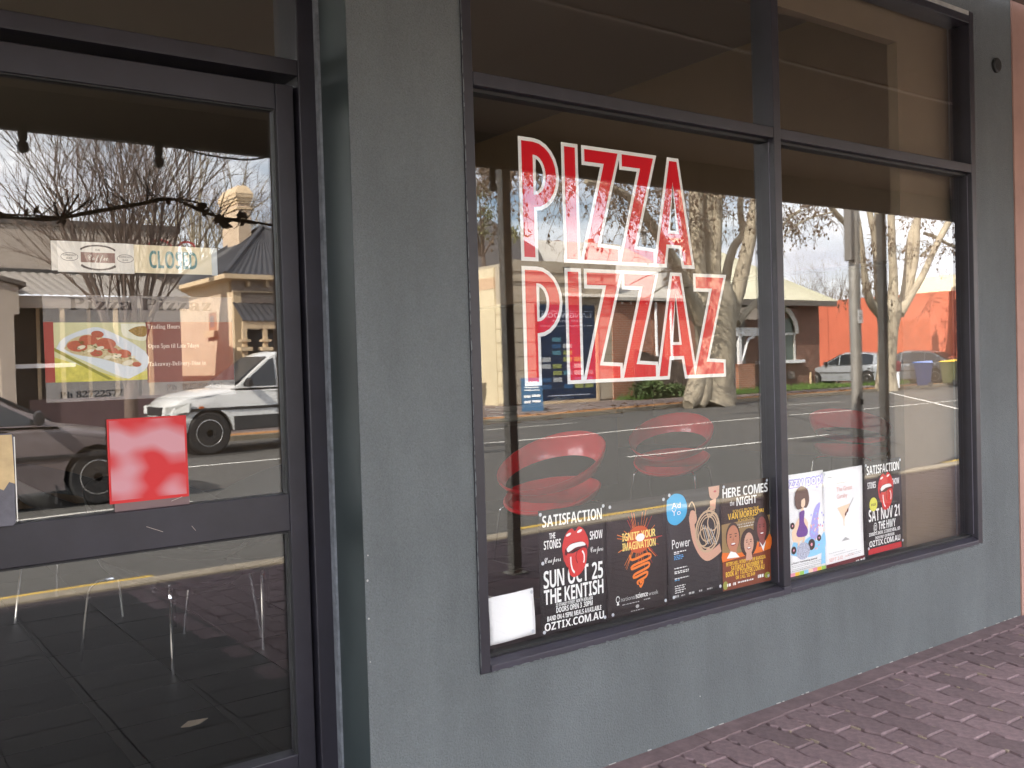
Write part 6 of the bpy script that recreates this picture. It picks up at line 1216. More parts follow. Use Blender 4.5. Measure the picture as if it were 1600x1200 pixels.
# cottage with the chimney
YH = 23.9; H_ = thing('cottage', 'cream cottage with dark hipped iron roof and tall moulded chimney', 'house')
c = V(366, 430, YH, DOOR); xh, zh = c.x, c.z; Yb = 31.0; xr = xh + 4.6
wb('wall', xh + .02, xr, YH + .02, Yb, -.1, zh - .1, STONEG, H_)
wb('side_wall', xh - .03, xh + .0198, YH + .3, Yb - .02, -.1, zh - .42, CRW, H_); wb('frieze', xh - .05, xh + .0196, YH + .3, Yb - .03, zh - .4195, zh - .12, TRIMC, H_)
wb('corner_pilaster', xh - .07, xh + .17, YH - .05, YH + .2995, -.1, zh - .46, TRIMC, H_, .01); wb('frieze', xh - .08, xr, YH - .06, YH + .0195, zh - .43, zh - .12, STONEG, H_); wb('moulding', xh - .1, xr, YH - .09, YH - .0605, zh - .47, zh - .43, TRIMC, H_)
wb('gutter', xh - .42, xr + .2, YH - .42, YH - .26, zh - .10, zh + .03, TRIMC, H_); wb('gutter', xh - .42, xh - .26, YH - .2595, Yb + .2, zh - .10, zh + .03, TRIMC, H_); wb('soffit', xh - .259, xr, YH - .2595, Yb, zh - .12, zh - .06, TRIMC, H_)
for k in range(9): wb('eaves_bracket', xh + .3 + k * .55, xh + .38 + k * .55, YH - .25, YH - .0605, zh - .30, zh - .121, TRIMC, H_)
hip('roof', xh - .36, xr + .3, YH - .36, Yb + .3, zh + .02, 1.95, DKROOF, H_)
MB().tube([V(340, 434, YH + 1.6, DOOR), V(341, 447, YH + 1.4, DOOR), V(358, 457, YH + .5, DOOR), V(360, 470, YH + .35, DOOR), (xh - .09, -(YH + .4), 0)], .05, 8).build('downpipe', TRIMC, H_, smooth=True)
yw0, yw1 = Yat(341, xh - .03, DOOR), Yat(329, xh - .03, DOOR); zw0, zw1 = V(335, 517, (yw0 + yw1) / 2, DOOR).z, V(335, 489, (yw0 + yw1) / 2, DOOR).z
w = wb('window', xh - .033, xh - .0305, yw0, yw1, zw0, zw1, mat('terracotta_reveal', (0.40, 0.20, 0.12), .8), H_); wb('pane', xh - .036, xh - .0335, yw0 + .25, yw1 - .12, zw0 + .1, zw1 - .1, mat('dull_pane', (.20, .12, .09), .3), w); wb('sill', xh - .16, xh - .0305, yw0 - .1, yw1 + .1, zw0 - .22, zw0 - .02, TRIMC, H_)
Yc = 27.4; cx0, cx1 = V(373, 330, Yc, DOOR).x, V(392, 330, Yc, DOOR).x; cY1 = Yat(356, cx0, DOOR); zc = lambda y: V(380, y, Yc, DOOR).z
chm = wb('chimney', cx0, cx1, Yc, cY1, zc(400), zc(318), CRW, H_)
for (ya, yb, e) in ((327, 324, .04), (318, 314, .03), (314, 309, .06), (309, 303, .09)): wb('chimney_band', cx0 - e, cx1 + e, Yc - e, cY1 + e, zc(ya) + .0005, zc(yb), TRIMC, chm)
cp = MB(); e = .10; z0, z1 = zc(303) + .0005, zc(290); cp.add([(cx0 - e, -(Yc - e), z0), (cx1 + e, -(Yc - e), z0), (cx1 + e, -(cY1 + e), z0), (cx0 - e, -(cY1 + e), z0), (cx0 + .05, -(Yc + .05), z1), (cx1 - .05, -(Yc + .05), z1), (cx1 - .05, -(cY1 - .05), z1), (cx0 + .05, -(cY1 - .05), z1)], [(0, 1, 2, 3), (4, 5, 6, 7), (0, 1, 5, 4), (1, 2, 6, 5), (2, 3, 7, 6), (3, 0, 4, 7)]); cp.build('chimney_cap', TRIMC, chm)
vx0 = V(376, 500, YH - 1.5, DOOR).x; vz0 = V(376, 502, YH - 1.5, DOOR).z; vr = MB(); corr(vr, (vx0, -(YH - 1.7), vz0), (xr, -(YH - 1.7), vz0), (xr, -(YH - .05), vz0 + .62), (vx0 + .3, -(YH - .05), vz0 + .62)); vr.build('porch_roof', DKROOF, H_, smooth=True)
wb('porch_beam', vx0, xr, YH - 1.66, YH - 1.54, vz0 - .22, vz0 - .02, TRIMC, H_)
for a in (382, 414, 460): xq = V(a, 540, YH - 1.6, DOOR).x; q = wb('porch_post', xq - .06, xq + .06, YH - 1.66, YH - 1.54, -.1, vz0 - .2205, TRIMC, H_); wb('post_collar', xq - .16, xq + .16, YH - 1.76, YH - 1.44, 1.95, 2.05, TRIMC, q); wb('post_collar', xq - .13, xq + .13, YH - 1.73, YH - 1.47, 2.2, 2.26, TRIMC, q)
wb('window', vx0 + .5, vx0 + 1.5, YH - .001, YH + .015, .7, 2.6, WINDK, H_); rebase(H_, (xh, -YH, -.1))

# cream shops at the left
YA = 24.0; A_ = thing('shop_row', 'long cream shop building with a flat parapet, iron awning and dark shopfronts', 'building')
CRA = mat('pale_tan_render', (0.44, 0.375, 0.315), 0.85, noise=(1.5, .1)); q = V(278, 366, YA, DOOR); xa1, zp = q.x, q.z
wb('parapet', -12, xa1, YA, YA + .3, V(100, 424, YA, DOOR).z, zp + .05, CRA, A_); wb('coping', -12, xa1 + .06, YA - .05, YA + .35, zp + .0505, zp + .22, mat('dark_coping', (.10, .085, .075), .7), A_); wb('wall', -12, xa1 - .01, YA + .301, YA + 8, -.1, 2.6, CRA, A_)
wb('wall', xa1 - 1.1, xa1, YA, YA + .3, -.1, V(100, 424, YA, DOOR).z - .0005, CRA, A_)
wb('shopfront_glass', -12, xa1 - 1.12, YA + .1, YA + .16, .5, V(100, 470, YA, DOOR).z, WINDK, A_); wb('stall_riser', -12, xa1 - 1.12, YA + .02, YA + .2, -.1, .4995, mat('plum_stall_riser', (.10, .06, .065), .7), A_); wb('sill_rail', -12, xa1 - 1.12, YA - .02, YA + .09, .50, .56, TRIMC, A_)
za, zb2 = V(100, 426, YA, DOOR).z, V(100, 460, YA - 1.9, DOOR).z; xe = V(300, 470, YA - 1.9, DOOR).x; aw = MB(); corr(aw, (-12, -(YA - 1.9), zb2), (xe, -(YA - 1.9), zb2), (xe - .5, -(YA - .02), za), (-12, -(YA - .02), za), .22); aw.build('awning_roof', mat('grey_awning_iron', (.34, .31, .28), .6, .2), A_, smooth=True)
wb('awning_beam', -12, xe - .05, YA - 1.86, YA - 1.72, zb2 - .32, zb2 - .03, CRA, A_); wb('awning_flashing', -12, xa1, YA - .06, YA - .0205, za - .02, za + .08, mat('dark_flashing', (.05, .05, .05), .6), A_)
for a in (98, 182, 236): xq = V(a, 540, YA - 1.8, DOOR).x; wb('awning_post', xq - .05, xq + .05, YA - 1.84, YA - 1.74, -.1, zb2 - .3205, TRIMC, A_)
for a in (60, 140, 210): xq = V(a, 540, YA + .05, DOOR).x; wb('window_frame', xq - .04, xq + .04, YA + .03, YA + .0995, .5605, V(100, 470, YA, DOOR).z, TRIMC, A_)
xg = V(29, 480, YA - 2.6, DOOR).x; zg0, zg1, zg2 = V(20, 490, YA - 2.6, DOOR).z, V(29, 446, YA - 2.6, DOOR).z, V(-60, 405, YA - 2.6, DOOR).z
MB().prism([(xg, -(YA - 2.6), zg0), (xg, -(YA - 2.6), zg1), (xg - 2.2, -(YA - 2.6), zg2), (xg - 4.4, -(YA - 2.6), zg1), (xg - 4.4, -(YA - 2.6), zg0)], (0, -2.4, 0)).build('entry_gable', CRA, A_); MB().prism([(xg + .15, -(YA - 2.7), zg1 - .02), (xg + .15, -(YA - 2.7), zg1 + .08), (xg - 2.2, -(YA - 2.7), zg2 + .14), (xg - 2.2, -(YA - 2.7), zg2 + .04)], (0, -2.5, 0)).build('gable_capping', MATS['dark_coping'], A_)
wb('entry_column', xg - .42, xg - .12, YA - 2.6, YA - 2.3, -.1, zg0 - .0005, CRA, A_); zr = V(40, 573, YA - 2.4, DOOR).z; wb('rail', xg - 4, xg + 1.2, YA - 2.45, YA - 2.39, zr - .05, zr + .05, PAPER, A_); wb('low_wall', xg + .2, xa1, YA - 2.3, YA - 2.1, -.1, V(150, 622, YA - 2.2, DOOR).z, MATS['plum_stall_riser'], A_)
SIGNR = mat('red_sign_paint', (.5, .03, .04), .6); xs = V(250, 383, YA - .005, DOOR)
shape([stroke(ell(0, 0, .30, .16, 18, 0, .1, PI), .05), stroke(ell(-.75, 0, .22, .14, 18, 0, .1, PI), .05)], SIGNR, A_, (xs.x, -(YA - .006), xs.z), 'painted_sign', (R(90), 0, R(180)))
A_['zz'] = 1; del A_['zz']
ACH = KIDS(A_); rebase(A_, (0, -YA, -.1))

# tan corner shop with grooved walls and a blue window display
YB = 23.3; B_ = thing('corner_shop', 'tan grooved corner shop with a sunlit cream side wall and blue window display', 'building')
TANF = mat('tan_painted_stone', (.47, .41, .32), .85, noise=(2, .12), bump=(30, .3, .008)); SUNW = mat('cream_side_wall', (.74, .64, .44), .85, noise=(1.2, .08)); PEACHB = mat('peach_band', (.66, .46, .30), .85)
xb0, xb1 = V(799, 600, YB).x, V(966, 600, YB).x; zB = lambda y, px=800: V(px, y, YB).z
gy = [632, 604, 581, 559, 536, 514, 491, 473]; wx0, wx1 = V(842, 560, YB).x, V(930, 560, YB).x; wz0, wz1 = V(886, 624, YB).z, V(886, 477, YB).z
wb('wall', xb0 + .03, xb1 - .01, YB + .035, YB + 7, -.1, zB(410), TANF, B_)
for i in range(len(gy) - 1):
    za_, zb_ = max(zB(gy[i]), -.1) + .015, zB(gy[i + 1]) - .015
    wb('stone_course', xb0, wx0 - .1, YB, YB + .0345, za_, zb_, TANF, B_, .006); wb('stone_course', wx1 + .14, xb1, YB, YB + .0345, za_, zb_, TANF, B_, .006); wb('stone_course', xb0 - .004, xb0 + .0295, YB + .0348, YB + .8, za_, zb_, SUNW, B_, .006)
wb('frieze', xb0, xb1, YB - .003, YB + .0345, zB(472), zB(440), TANF, B_); wb('string_course', xb0 - .05, xb1 + .02, YB - .06, YB + .0344, zB(439.5), zB(435), TANF, B_); wb('parapet_course', xb0, xb1, YB - .003, YB + .0345, zB(434.5), zB(424), TANF, B_); wb('string_course', xb0 - .03, xb1 + .02, YB - .04, YB + .0344, zB(423.5), zB(420), TANF, B_); wb('parapet', xb0 - .03, xb1, YB - .02, YB + .3, zB(419.5), zB(405), TANF, B_)
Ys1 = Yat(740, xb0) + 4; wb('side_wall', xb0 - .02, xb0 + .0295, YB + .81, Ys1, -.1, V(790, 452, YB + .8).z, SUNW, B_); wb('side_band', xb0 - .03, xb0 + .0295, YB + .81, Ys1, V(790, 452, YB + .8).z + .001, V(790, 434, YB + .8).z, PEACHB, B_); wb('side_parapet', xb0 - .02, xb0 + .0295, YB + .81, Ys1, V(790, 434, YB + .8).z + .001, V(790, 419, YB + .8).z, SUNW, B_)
fr = wb('window_frame', wx0 - .09, wx1 + .13, YB - .03, YB + .034, wz0 - .12, wz0 - .001, TRIMC, B_); wb('window_frame', wx1 + .001, wx1 + .13, YB - .03, YB + .034, wz0, wz1, TRIMC, B_); wb('window_frame', wx0 - .09, wx0 - .001, YB - .02, YB + .034, wz0, wz1, mat('dark_frame', (.05, .045, .04), .6), B_)
NAVY = mat('navy_window_poster', (.016, .032, .075), .3, noise=(3, .2)); dsp = wb('window_display', wx0, wx1, YB + .0, YB + .02, wz0, wz1, NAVY, B_)
W_, Hh = wx1 - wx0, wz1 - wz0
text('LANGWOOD', ((wx0 + wx1) / 2 + .0, -(YB - .004), wz0 + .865 * Hh), .16, mat('pale_blue_print', (.5, .55, .66), .5), dsp, W_ * .86, 'CENTER', rot=(R(90), 0, R(180)), style=heavy); text('REAL ESTATE', ((wx0 + wx1) / 2, -(YB - .004), wz0 + .82 * Hh), .07, MATS['pale_blue_print'], dsp, W_ * .5, 'CENTER', rot=(R(90), 0, R(180)))
for zz_ in (.93, .775): wb('rule_line', wx0 + .1, wx1 - .1, YB - .004, YB - .0005, wz0 + zz_ * Hh, wz0 + zz_ * Hh + .015, MATS['pale_blue_print'], dsp)
rngB = random.Random(9); CARD = [mat('card_%s' % n_, c_, .5) for n_, c_ in (('lime', (.30, .34, .12)), ('aqua', (.10, .26, .34)), ('grey', (.20, .25, .28)), ('white', (.45, .48, .5)), ('deep', (.04, .12, .26)))]
for r_ in range(8):
    for k in range(5):
        if rngB.random() < .2: continue
        x0 = wx0 + .14 + k * (W_ - .2) / 5; z0 = wz0 + .12 * Hh + r_ * .07 * Hh
        if r_ > 4 and k not in (1, 2): continue
        wb('listing_card', x0, x0 + (W_ - .2) / 5 - .09, YB - .006, YB - .0008, z0, z0 + .045 * Hh, CARD[4] if r_ < 2 and rngB.random() < .4 else rngB.choice(CARD), dsp)
wb('web_line', wx0 + .35, wx1 - .3, YB - .004, YB - .0006, wz0 + .045 * Hh, wz0 + .055 * Hh, MATS['pale_blue_print'], dsp); wb('wall_lamp', V(882, 430, YB).x - .08, V(882, 430, YB).x + .08, YB - .25, YB - .065, zB(437) + .3, zB(430) + .35, BLACKP, B_); BLOC = (xb0, -YB, -.1)
def shift_text(k, loc):
    for i in range(len(TEXTS) - k, len(TEXTS)):
        t = TEXTS[i]; TEXTS[i] = (t[0], Vector(t[1]) - Vector(loc), *t[2:])
rebase(B_, BLOC)

# sandwich board
xaf, _, _ = V(832, 640, 20.3); af = thing('sandwich_board', 'blue folding sandwich board on the footpath before the corner shop', 'sign board', (xaf, -20.3, -.02))
BLU = mat('sign_blue', (.022, .095, .20), .5); h_ = 1.0
for s in (1, -1):
    Mx = Matrix.Rotation(s * R(14), 4, 'X'); b = MB(); v = [Mx @ Vector(p) for p in ((-.32, -.012, -h_), (.32, -.012, -h_), (.32, .012, -h_), (-.32, .012, -h_), (-.32, -.012, 0), (.32, -.012, 0), (.32, .012, 0), (-.32, .012, 0))]
    b.add([p + Vector((0, 0, h_ * .97)) for p in v], [(0, 1, 2, 3), (4, 5, 6, 7), (0, 1, 5, 4), (1, 2, 6, 5), (2, 3, 7, 6), (3, 0, 4, 7)]); b.build('board', BLU if s > 0 else mat('board_grey', (.16, .14, .13), .7), af)
af.rotation_euler = (0, 0, R(35))
for i, (zz_, w) in enumerate(((.86, .34), (.78, .4), (.70, .44), (.62, .46), (.40, .5), (.24, .5))):
    yy = (h_ * .97 - zz_) * math.tan(R(14)) + .018; hh_ = .05 if i < 4 else .10
    if i < 4: MB().box(-w / 2, w / 2, yy - .001, yy + .002, zz_ - .02, zz_ + .012).build('print_line', PAPER, af)
    else: MB().box(-w / 2, -w * .1, yy - .001, yy + .002, zz_, zz_ + .07).box(-w * .02, w / 2, yy - .001, yy + .002, zz_ + .02, zz_ + .085).build('print_line', PAPER, af)

# dark roofed house behind, red chimneys
YR = 36.0; R_ = thing('dark_roofed_house', 'house behind the corner shop with a broad dark slate roof and sloping hip', 'house'); a = V(757, 336, YR + 5); e = V(885, 414, YR); xl = 2 * a.x - e.x
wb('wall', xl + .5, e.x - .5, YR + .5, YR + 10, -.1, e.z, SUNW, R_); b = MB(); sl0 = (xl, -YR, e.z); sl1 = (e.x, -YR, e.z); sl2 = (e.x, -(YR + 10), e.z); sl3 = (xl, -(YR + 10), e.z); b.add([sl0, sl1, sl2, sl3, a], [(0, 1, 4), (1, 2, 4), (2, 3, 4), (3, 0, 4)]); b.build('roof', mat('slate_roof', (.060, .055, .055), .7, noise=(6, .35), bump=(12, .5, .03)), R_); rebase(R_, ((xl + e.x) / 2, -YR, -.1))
# pale roofed brick house beside the corner shop
BRK = brick_mat('red_brickwork', (.44, .165, .09), (.33, .12, .07), (.42, .34, .27)); PALER = mat('pale_iron_roof', (.50, .47, .42), .55, .15, noise=(1.5, .12))
YD_ = 23.25; D_ = thing('brick_house', 'red brick house with a broad pale iron roof and white downpipes', 'house'); xd0, xd1 = V(958, 560, YD_).x, V(1132, 560, YD_).x; zd = V(1000, 470, YD_).z
wb('wall', xd0, xd1, YD_, YD_ + 9, -.1, zd, BRK, D_); wb('soffit', xd0, xd1 + .4, YD_ - .14, YD_ - .002, zd - .06, zd + .02, mat('brown_soffit', (.10, .075, .06), .7), D_); wb('gutter', xd0, xd1 + .5, YD_ - .25, YD_ - .142, zd - .02, zd + .10, PALER, D_)
zr_ = V(1000, 384, YD_ + 5).z; b = MB(); corr(b, (xd0 - 2.5, -(YD_ - .2), zd + .09), (xd1 + .5, -(YD_ - .2), zd + .09), (xd1 - 1.0, -(YD_ + 5), zr_), (xd0 + .4, -(YD_ + 5), zr_), .2); corr(b, (xd1 + .5, -(YD_ - .2), zd + .09), (xd1 + .5, -(YD_ + 10), zd + .09), (xd1 - 1.0, -(YD_ + 5.1), zr_), (xd1 - 1.0, -(YD_ + 5), zr_), .2); b.build('roof', PALER, D_, smooth=True)
for a0 in (1024, 1047): x = V(a0, 560, YD_).x; MB().tube([(x, -(YD_ - .1), zd - .05), (x, -(YD_ - .1), .25), (x - .12, -(YD_ - .22), .12)], .055, 8).build('downpipe', PAPER, D_, smooth=True)
for a0 in (972, 986, 1011): x = V(a0, 470, YD_ - .1).x; MB().lathe([(.02, 0), (.05, -.05), (.02, -.1)], (x, -(YD_ - .1), zd - .06), 10).build('eaves_lamp', PAPER, D_)
x = V(1035, 430, YD_ + 1).x; wb('flue', x - .12, x + .12, YD_ + .6, YD_ + .9, zd + .2, V(1035, 395, YD_ + .7).z, mat('grey_flue', (.30, .29, .28), .6), D_); x = V(1007, 370, YD_ + 4.6); MB().lathe([(.12, -.3), (.12, .18), (.28, .2), (.02, .42)], x, 12).build('roof_vent', MATS['grey_flue'], D_); 
for (a0, b0, b1) in ((873, 377, 395), (923, 375, 392)): q = V(a0, b1, YD_ + 5.5); zt = V(a0, b0, YD_ + 5.5).z; ck = wb('chimney', q.x - .13, q.x + .13, YD_ + 5.4, YD_ + 5.8, q.z - .6, zt - .05, BRK, D_); wb('chimney_step', q.x - .24, q.x + .24, YD_ + 5.3, YD_ + 5.9, q.z - .05, q.z + .12, BRK, ck); wb('chimney_top', q.x - .10, q.x + .10, YD_ + 5.43, YD_ + 5.77, zt - .0495, zt + .06, mat('terracotta_pot', (.34, .12, .06), .8), ck)
rebase(D_, (xd0, -YD_, -.1))
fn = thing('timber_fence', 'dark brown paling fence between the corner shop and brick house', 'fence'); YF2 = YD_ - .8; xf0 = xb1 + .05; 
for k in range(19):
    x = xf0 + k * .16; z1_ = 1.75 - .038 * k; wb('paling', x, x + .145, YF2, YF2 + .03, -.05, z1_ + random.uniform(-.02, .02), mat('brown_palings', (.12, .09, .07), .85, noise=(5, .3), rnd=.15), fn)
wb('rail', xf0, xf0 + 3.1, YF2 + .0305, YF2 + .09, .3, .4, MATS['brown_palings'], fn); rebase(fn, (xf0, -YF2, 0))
def shrub(px, py, Yr, w, h, n, label, seed, col):
    rng = random.Random(seed); t = thing('shrub', label, 'shrub'); q = V(px, py, Yr); q.z = -.02; b, s = MB(), MB()
    for i in range(10):
        e = q + Vector((rng.uniform(-w, w) * .7, rng.uniform(-.3, .3), h * rng.uniform(.5, .95))); s.tube([q + Vector((rng.uniform(-.1, .1), 0, 0)), q.lerp(e, .5) + Vector((0, 0, .08)), e], [.02, .014, .006], 4)
    for i in range(n):
        u = rng.gauss(0, .45); c_ = q + Vector((u * w, rng.gauss(0, .3) * w * .8, h * (.15 + .8 * rng.random() * (1 - .4 * min(1, abs(u)))))); a = Vector((rng.uniform(-1, 1), rng.uniform(-1, 1), rng.uniform(-1, 1))).normalized(); o = a.orthogonal().normalized(); l = rng.uniform(.05, .11)
        b.add([c_ - a * l, c_ + o * l * .45, c_ + a * l, c_ - o * l * .45], [(0, 1, 2), (0, 2, 3)])
    s.build('stems', BARK, t); b.build('foliage', col, t, kind='stuff'); rebase(t, q)
LEAFG = mat('leaf_green', (.07, .11, .03), .7, noise=(2, .5))
shrub(1015, 606, YD_ - 1.0, .8, .75, 700, 'low green weedy shrub against the brick wall by the fence', 3, LEAFG); shrub(1050, 608, YD_ - .9, .9, .55, 600, 'straggly low shrub behind the big plane tree', 4, LEAFG)
# leafy crown glimpsed at the left edge
rng = random.Random(31); t3 = thing('gum_tree', 'olive leafed tree crown at the left edge above the dark roof', 'tree'); q = V(752, 345, 30.0); b, s = MB(), MB(); s.tube([(q.x, q.y, -.1), (q.x + .1, q.y, q.z * .5), q], [.2, .14, .06], 8)
for k in range(16):
    cc = q + Vector((rng.gauss(-.6, .9), rng.gauss(0, .8), rng.gauss(.2, .55))); s.tube([q + Vector((0, 0, -1.5)), q.lerp(cc, .5), cc], [.05, .03, .01], 4)
    for i in range(150):
        p_ = cc + Vector((rng.gauss(0, .28), rng.gauss(0, .28), rng.gauss(0, .2))); a = Vector((rng.uniform(-1, 1), rng.uniform(-1, 1), rng.uniform(-1.2, .3))).normalized(); o = a.orthogonal().normalized(); l = rng.uniform(.06, .13); b.add([p_ - a * l, p_ + o * l * .35, p_ + a * l, p_ - o * l * .35], [(0, 1, 2), (0, 2, 3)])
s.build('trunk', BARK, t3, smooth=True); b.build('crown', mat('olive_leaves', (.11, .11, .045), .7, noise=(1.5, .5)), t3, kind='stuff'); rebase(t3, (q.x, q.y, -.1))

# brick cottage with an arched window
YE = 24.6; E_ = thing('arched_window_cottage', 'dark brick cottage with white arched window, timber porch and pale roof', 'house'); BRKD = brick_mat('brown_brickwork', (.24, .11, .075), (.19, .088, .06), (.22, .17, .14)); xe0, xe1 = V(1162, 560, YE).x, V(1281, 560, YE).x; ze = V(1281, 476, YE).z
wb('wall', xe0, xe1, YE, YE + 8, -.1, ze, BRKD, E_); wb('fascia_board', xe0 - 1, xe1 + .55, YE - .6, YE - .45, ze - .12, ze + .12, mat('grey_brown_fascia', (.16, .14, .12), .7), E_); wb('soffit', xe0 - 1, xe1 + .5, YE - .449, YE - .002, ze - .05, ze + .02, MATS['brown_soffit'], E_)
b = MB(); zr2 = V(1228, 434, YE + 4).z + 1.6; corr(b, (xe0 - 1, -(YE - .6), ze + .12), (xe1 + .6, -(YE - .6), ze + .12), (xe1 - 4.2, -(YE + 4), zr2), (xe0 - .2, -(YE + 4), zr2), .2, .03); corr(b, (xe1 + .6, -(YE - .6), ze + .12), (xe1 + .6, -(YE + 9), ze + .12), (xe1 - 4.2, -(YE + 4.1), zr2), (xe1 - 4.2, -(YE + 4), zr2), .2, .03); b.build('roof', mat('sage_cream_roof', (.52, .50, .38), .6, noise=(1, .1)), E_, smooth=True)
cxw = V(1216, 520, YE).x; rw = V(1247, 520, YE).x - cxw; zs = V(1230, 522, YE).z; zb_ = V(1235, 562, YE).z
arch = MB(); o_, i_ = [], []
for k in range(17): t = PI * k / 16; o_.append((cxw + rw * math.cos(t), -(YE - .06), zs + rw * .95 * math.sin(t))); i_.append((cxw + rw * .82 * math.cos(t), -(YE - .06), zs + rw * .78 * math.sin(t)))
for k in range(16): arch.prism([o_[k], o_[k + 1], i_[k + 1], i_[k]], (0, .058, 0))
aw_ = arch.build('arched_window', mat('white_joinery', (.66, .64, .60), .6), E_)
wb('pane', cxw - rw * .8, cxw + rw * .8, YE - .012, YE - .002, zb_, zs + rw * .5, mat('grey_green_pane', (.12, .15, .13), .15), aw_)
for u in (-.82, -.3, .3, .82): wb('mullion', cxw + u * rw - .06, cxw + u * rw + .06, YE - .05, YE - .0125, zb_, zs, MATS['white_joinery'], aw_)
wb('transom', cxw - rw * .9, cxw + rw * .9, YE - .055, YE - .051, zs - .05, zs + .05, MATS['white_joinery'], aw_); wb('sill', cxw - rw * 1.15, cxw + rw * 1.2, YE - .2, YE - .002, zb_ - .14, zb_ - .001, PAPER, aw_)
x = V(1249, 585, YE).x; wb('meter_box', V(1230, 585, YE).x, V(1241, 585, YE).x, YE - .08, YE - .002, V(1235, 592, YE).z, V(1235, 580, YE).z, mat('meter_grey', (.22, .18, .16), .6), E_); x = V(1267, 590, YE).x; wb('pipe', x - .03, x + .03, YE - .08, YE - .002, 0, V(1267, 581, YE).z, TRIMC, E_)
# its porch, seen left of the mullion
YP = YE - 1.2; pz1, pz2, pz3 = V(1168, 512, YP).z, V(1168, 525, YP).z, V(1168, 568, YP).z; pxl, pxp, pxr = V(1150, 540, YP).x, V(1157, 540, YP).x, V(1200, 540, YP).x
wb('porch_beam', pxl, pxr, YP, YP + .12, pz2, pz1, PAPER, E_); wb('porch_post', pxp - .08, pxp + .08, YP, YP + .12, pz3, pz2 - .0005, PAPER, E_)
br = MB(); br.tube(smooth([(pxp + .1, -(YP + .06), pz3 + .1), (pxp + .3, -(YP + .06), pz3 + .45), (pxp + .55, -(YP + .06), pz2 - .15), (pxp + .9, -(YP + .06), pz2 - .05)], 4), .06, 6); br.build('porch_bracket', PAPER, E_, smooth=True); wb('porch_pier', pxl, V(1177, 590, YP).x, YP - .1, YP + .4, -.05, pz3 - .001, BRK, E_); wb('porch_wall', pxl - .5, pxr, YE - .004, YE - .002, -.1, ze - .3, mat('grey_render', (.30, .29, .28), .8), E_)
b = MB(); corr(b, (pxl - .6, -(YP - .3), V(1165, 500, YP).z), (pxr, -(YP - .3), V(1165, 500, YP).z), (pxr, -(YE + 4), V(1170, 405, YE + 4).z), (pxl + .8, -(YE + 4), V(1170, 405, YE + 4).z), .3, .02); b.build('porch_roof', mat('grey_tile_roof', (.16, .135, .11), .8, noise=(3, .2), bump=(10, .6, .03)), E_, smooth=True); rebase(E_, (xe0, -YE, -.1))
sg2 = thing('sign_post', 'thin grey sign post on the verge right of the big plane tree', 'post', (*V(1149, 625, 19.0)[:2], -.02)); MB().lathe([(.03, 0), (.03, 2.3), (.01, 2.32)], (0, 0, 0), 10).build('post', GALV, sg2); MB().box(-.02, .02, .031, .035, 1.9, 2.2).build('sign_plate', mat('sign_back', (.25, .25, .26), .5), sg2)

# orange wall
ORNG = mat('orange_red_wall', (.52, .135, .075), .85, noise=(.8, .12), bump=(20, .2, .01)); xo = 42.0; OW = thing('orange_building', 'long building with a plain orange red side wall and pale parapet', 'building'); zo = 4.12
wb('wall', xo, xo + 12, 20.6, 46, -.2, zo, ORNG, OW); 
for yy in (24.0, 27.6, 31.5, 36): wb('wall_joint', xo - .004, xo + .001, yy, yy + .05, -.1, zo - .05, mat('joint_shadow_red', (.36, .09, .05), .9), OW)
wb('parapet', xo + .3, xo + 11, 20.7, 23.6, zo + .001, V(1480, 431, 21.5).z, mat('pale_cream_parapet', (.78, .72, .52), .8), OW); MB().box(xo - .006, xo - .001, -Yat(1402, xo), -Yat(1454, xo), 0.3, 2.9).build('darker_patch', mat('patch_orange', (.44, .105, .05), .85, noise=(2, .2)), OW); rebase(OW, (xo, -20.6, -.2))  # one patch of the side wall in a darker orange
ca_ = MB().prism([(33.5, -21.5, -.012), (42, -21.5, -.012), (42, -45, -.012), (30, -45, -.012)], (0, 0, -.2)).build('car_park', mat('pale_concrete', (.24, .215, .19), .9, noise=(2, .15)), kind='structure')

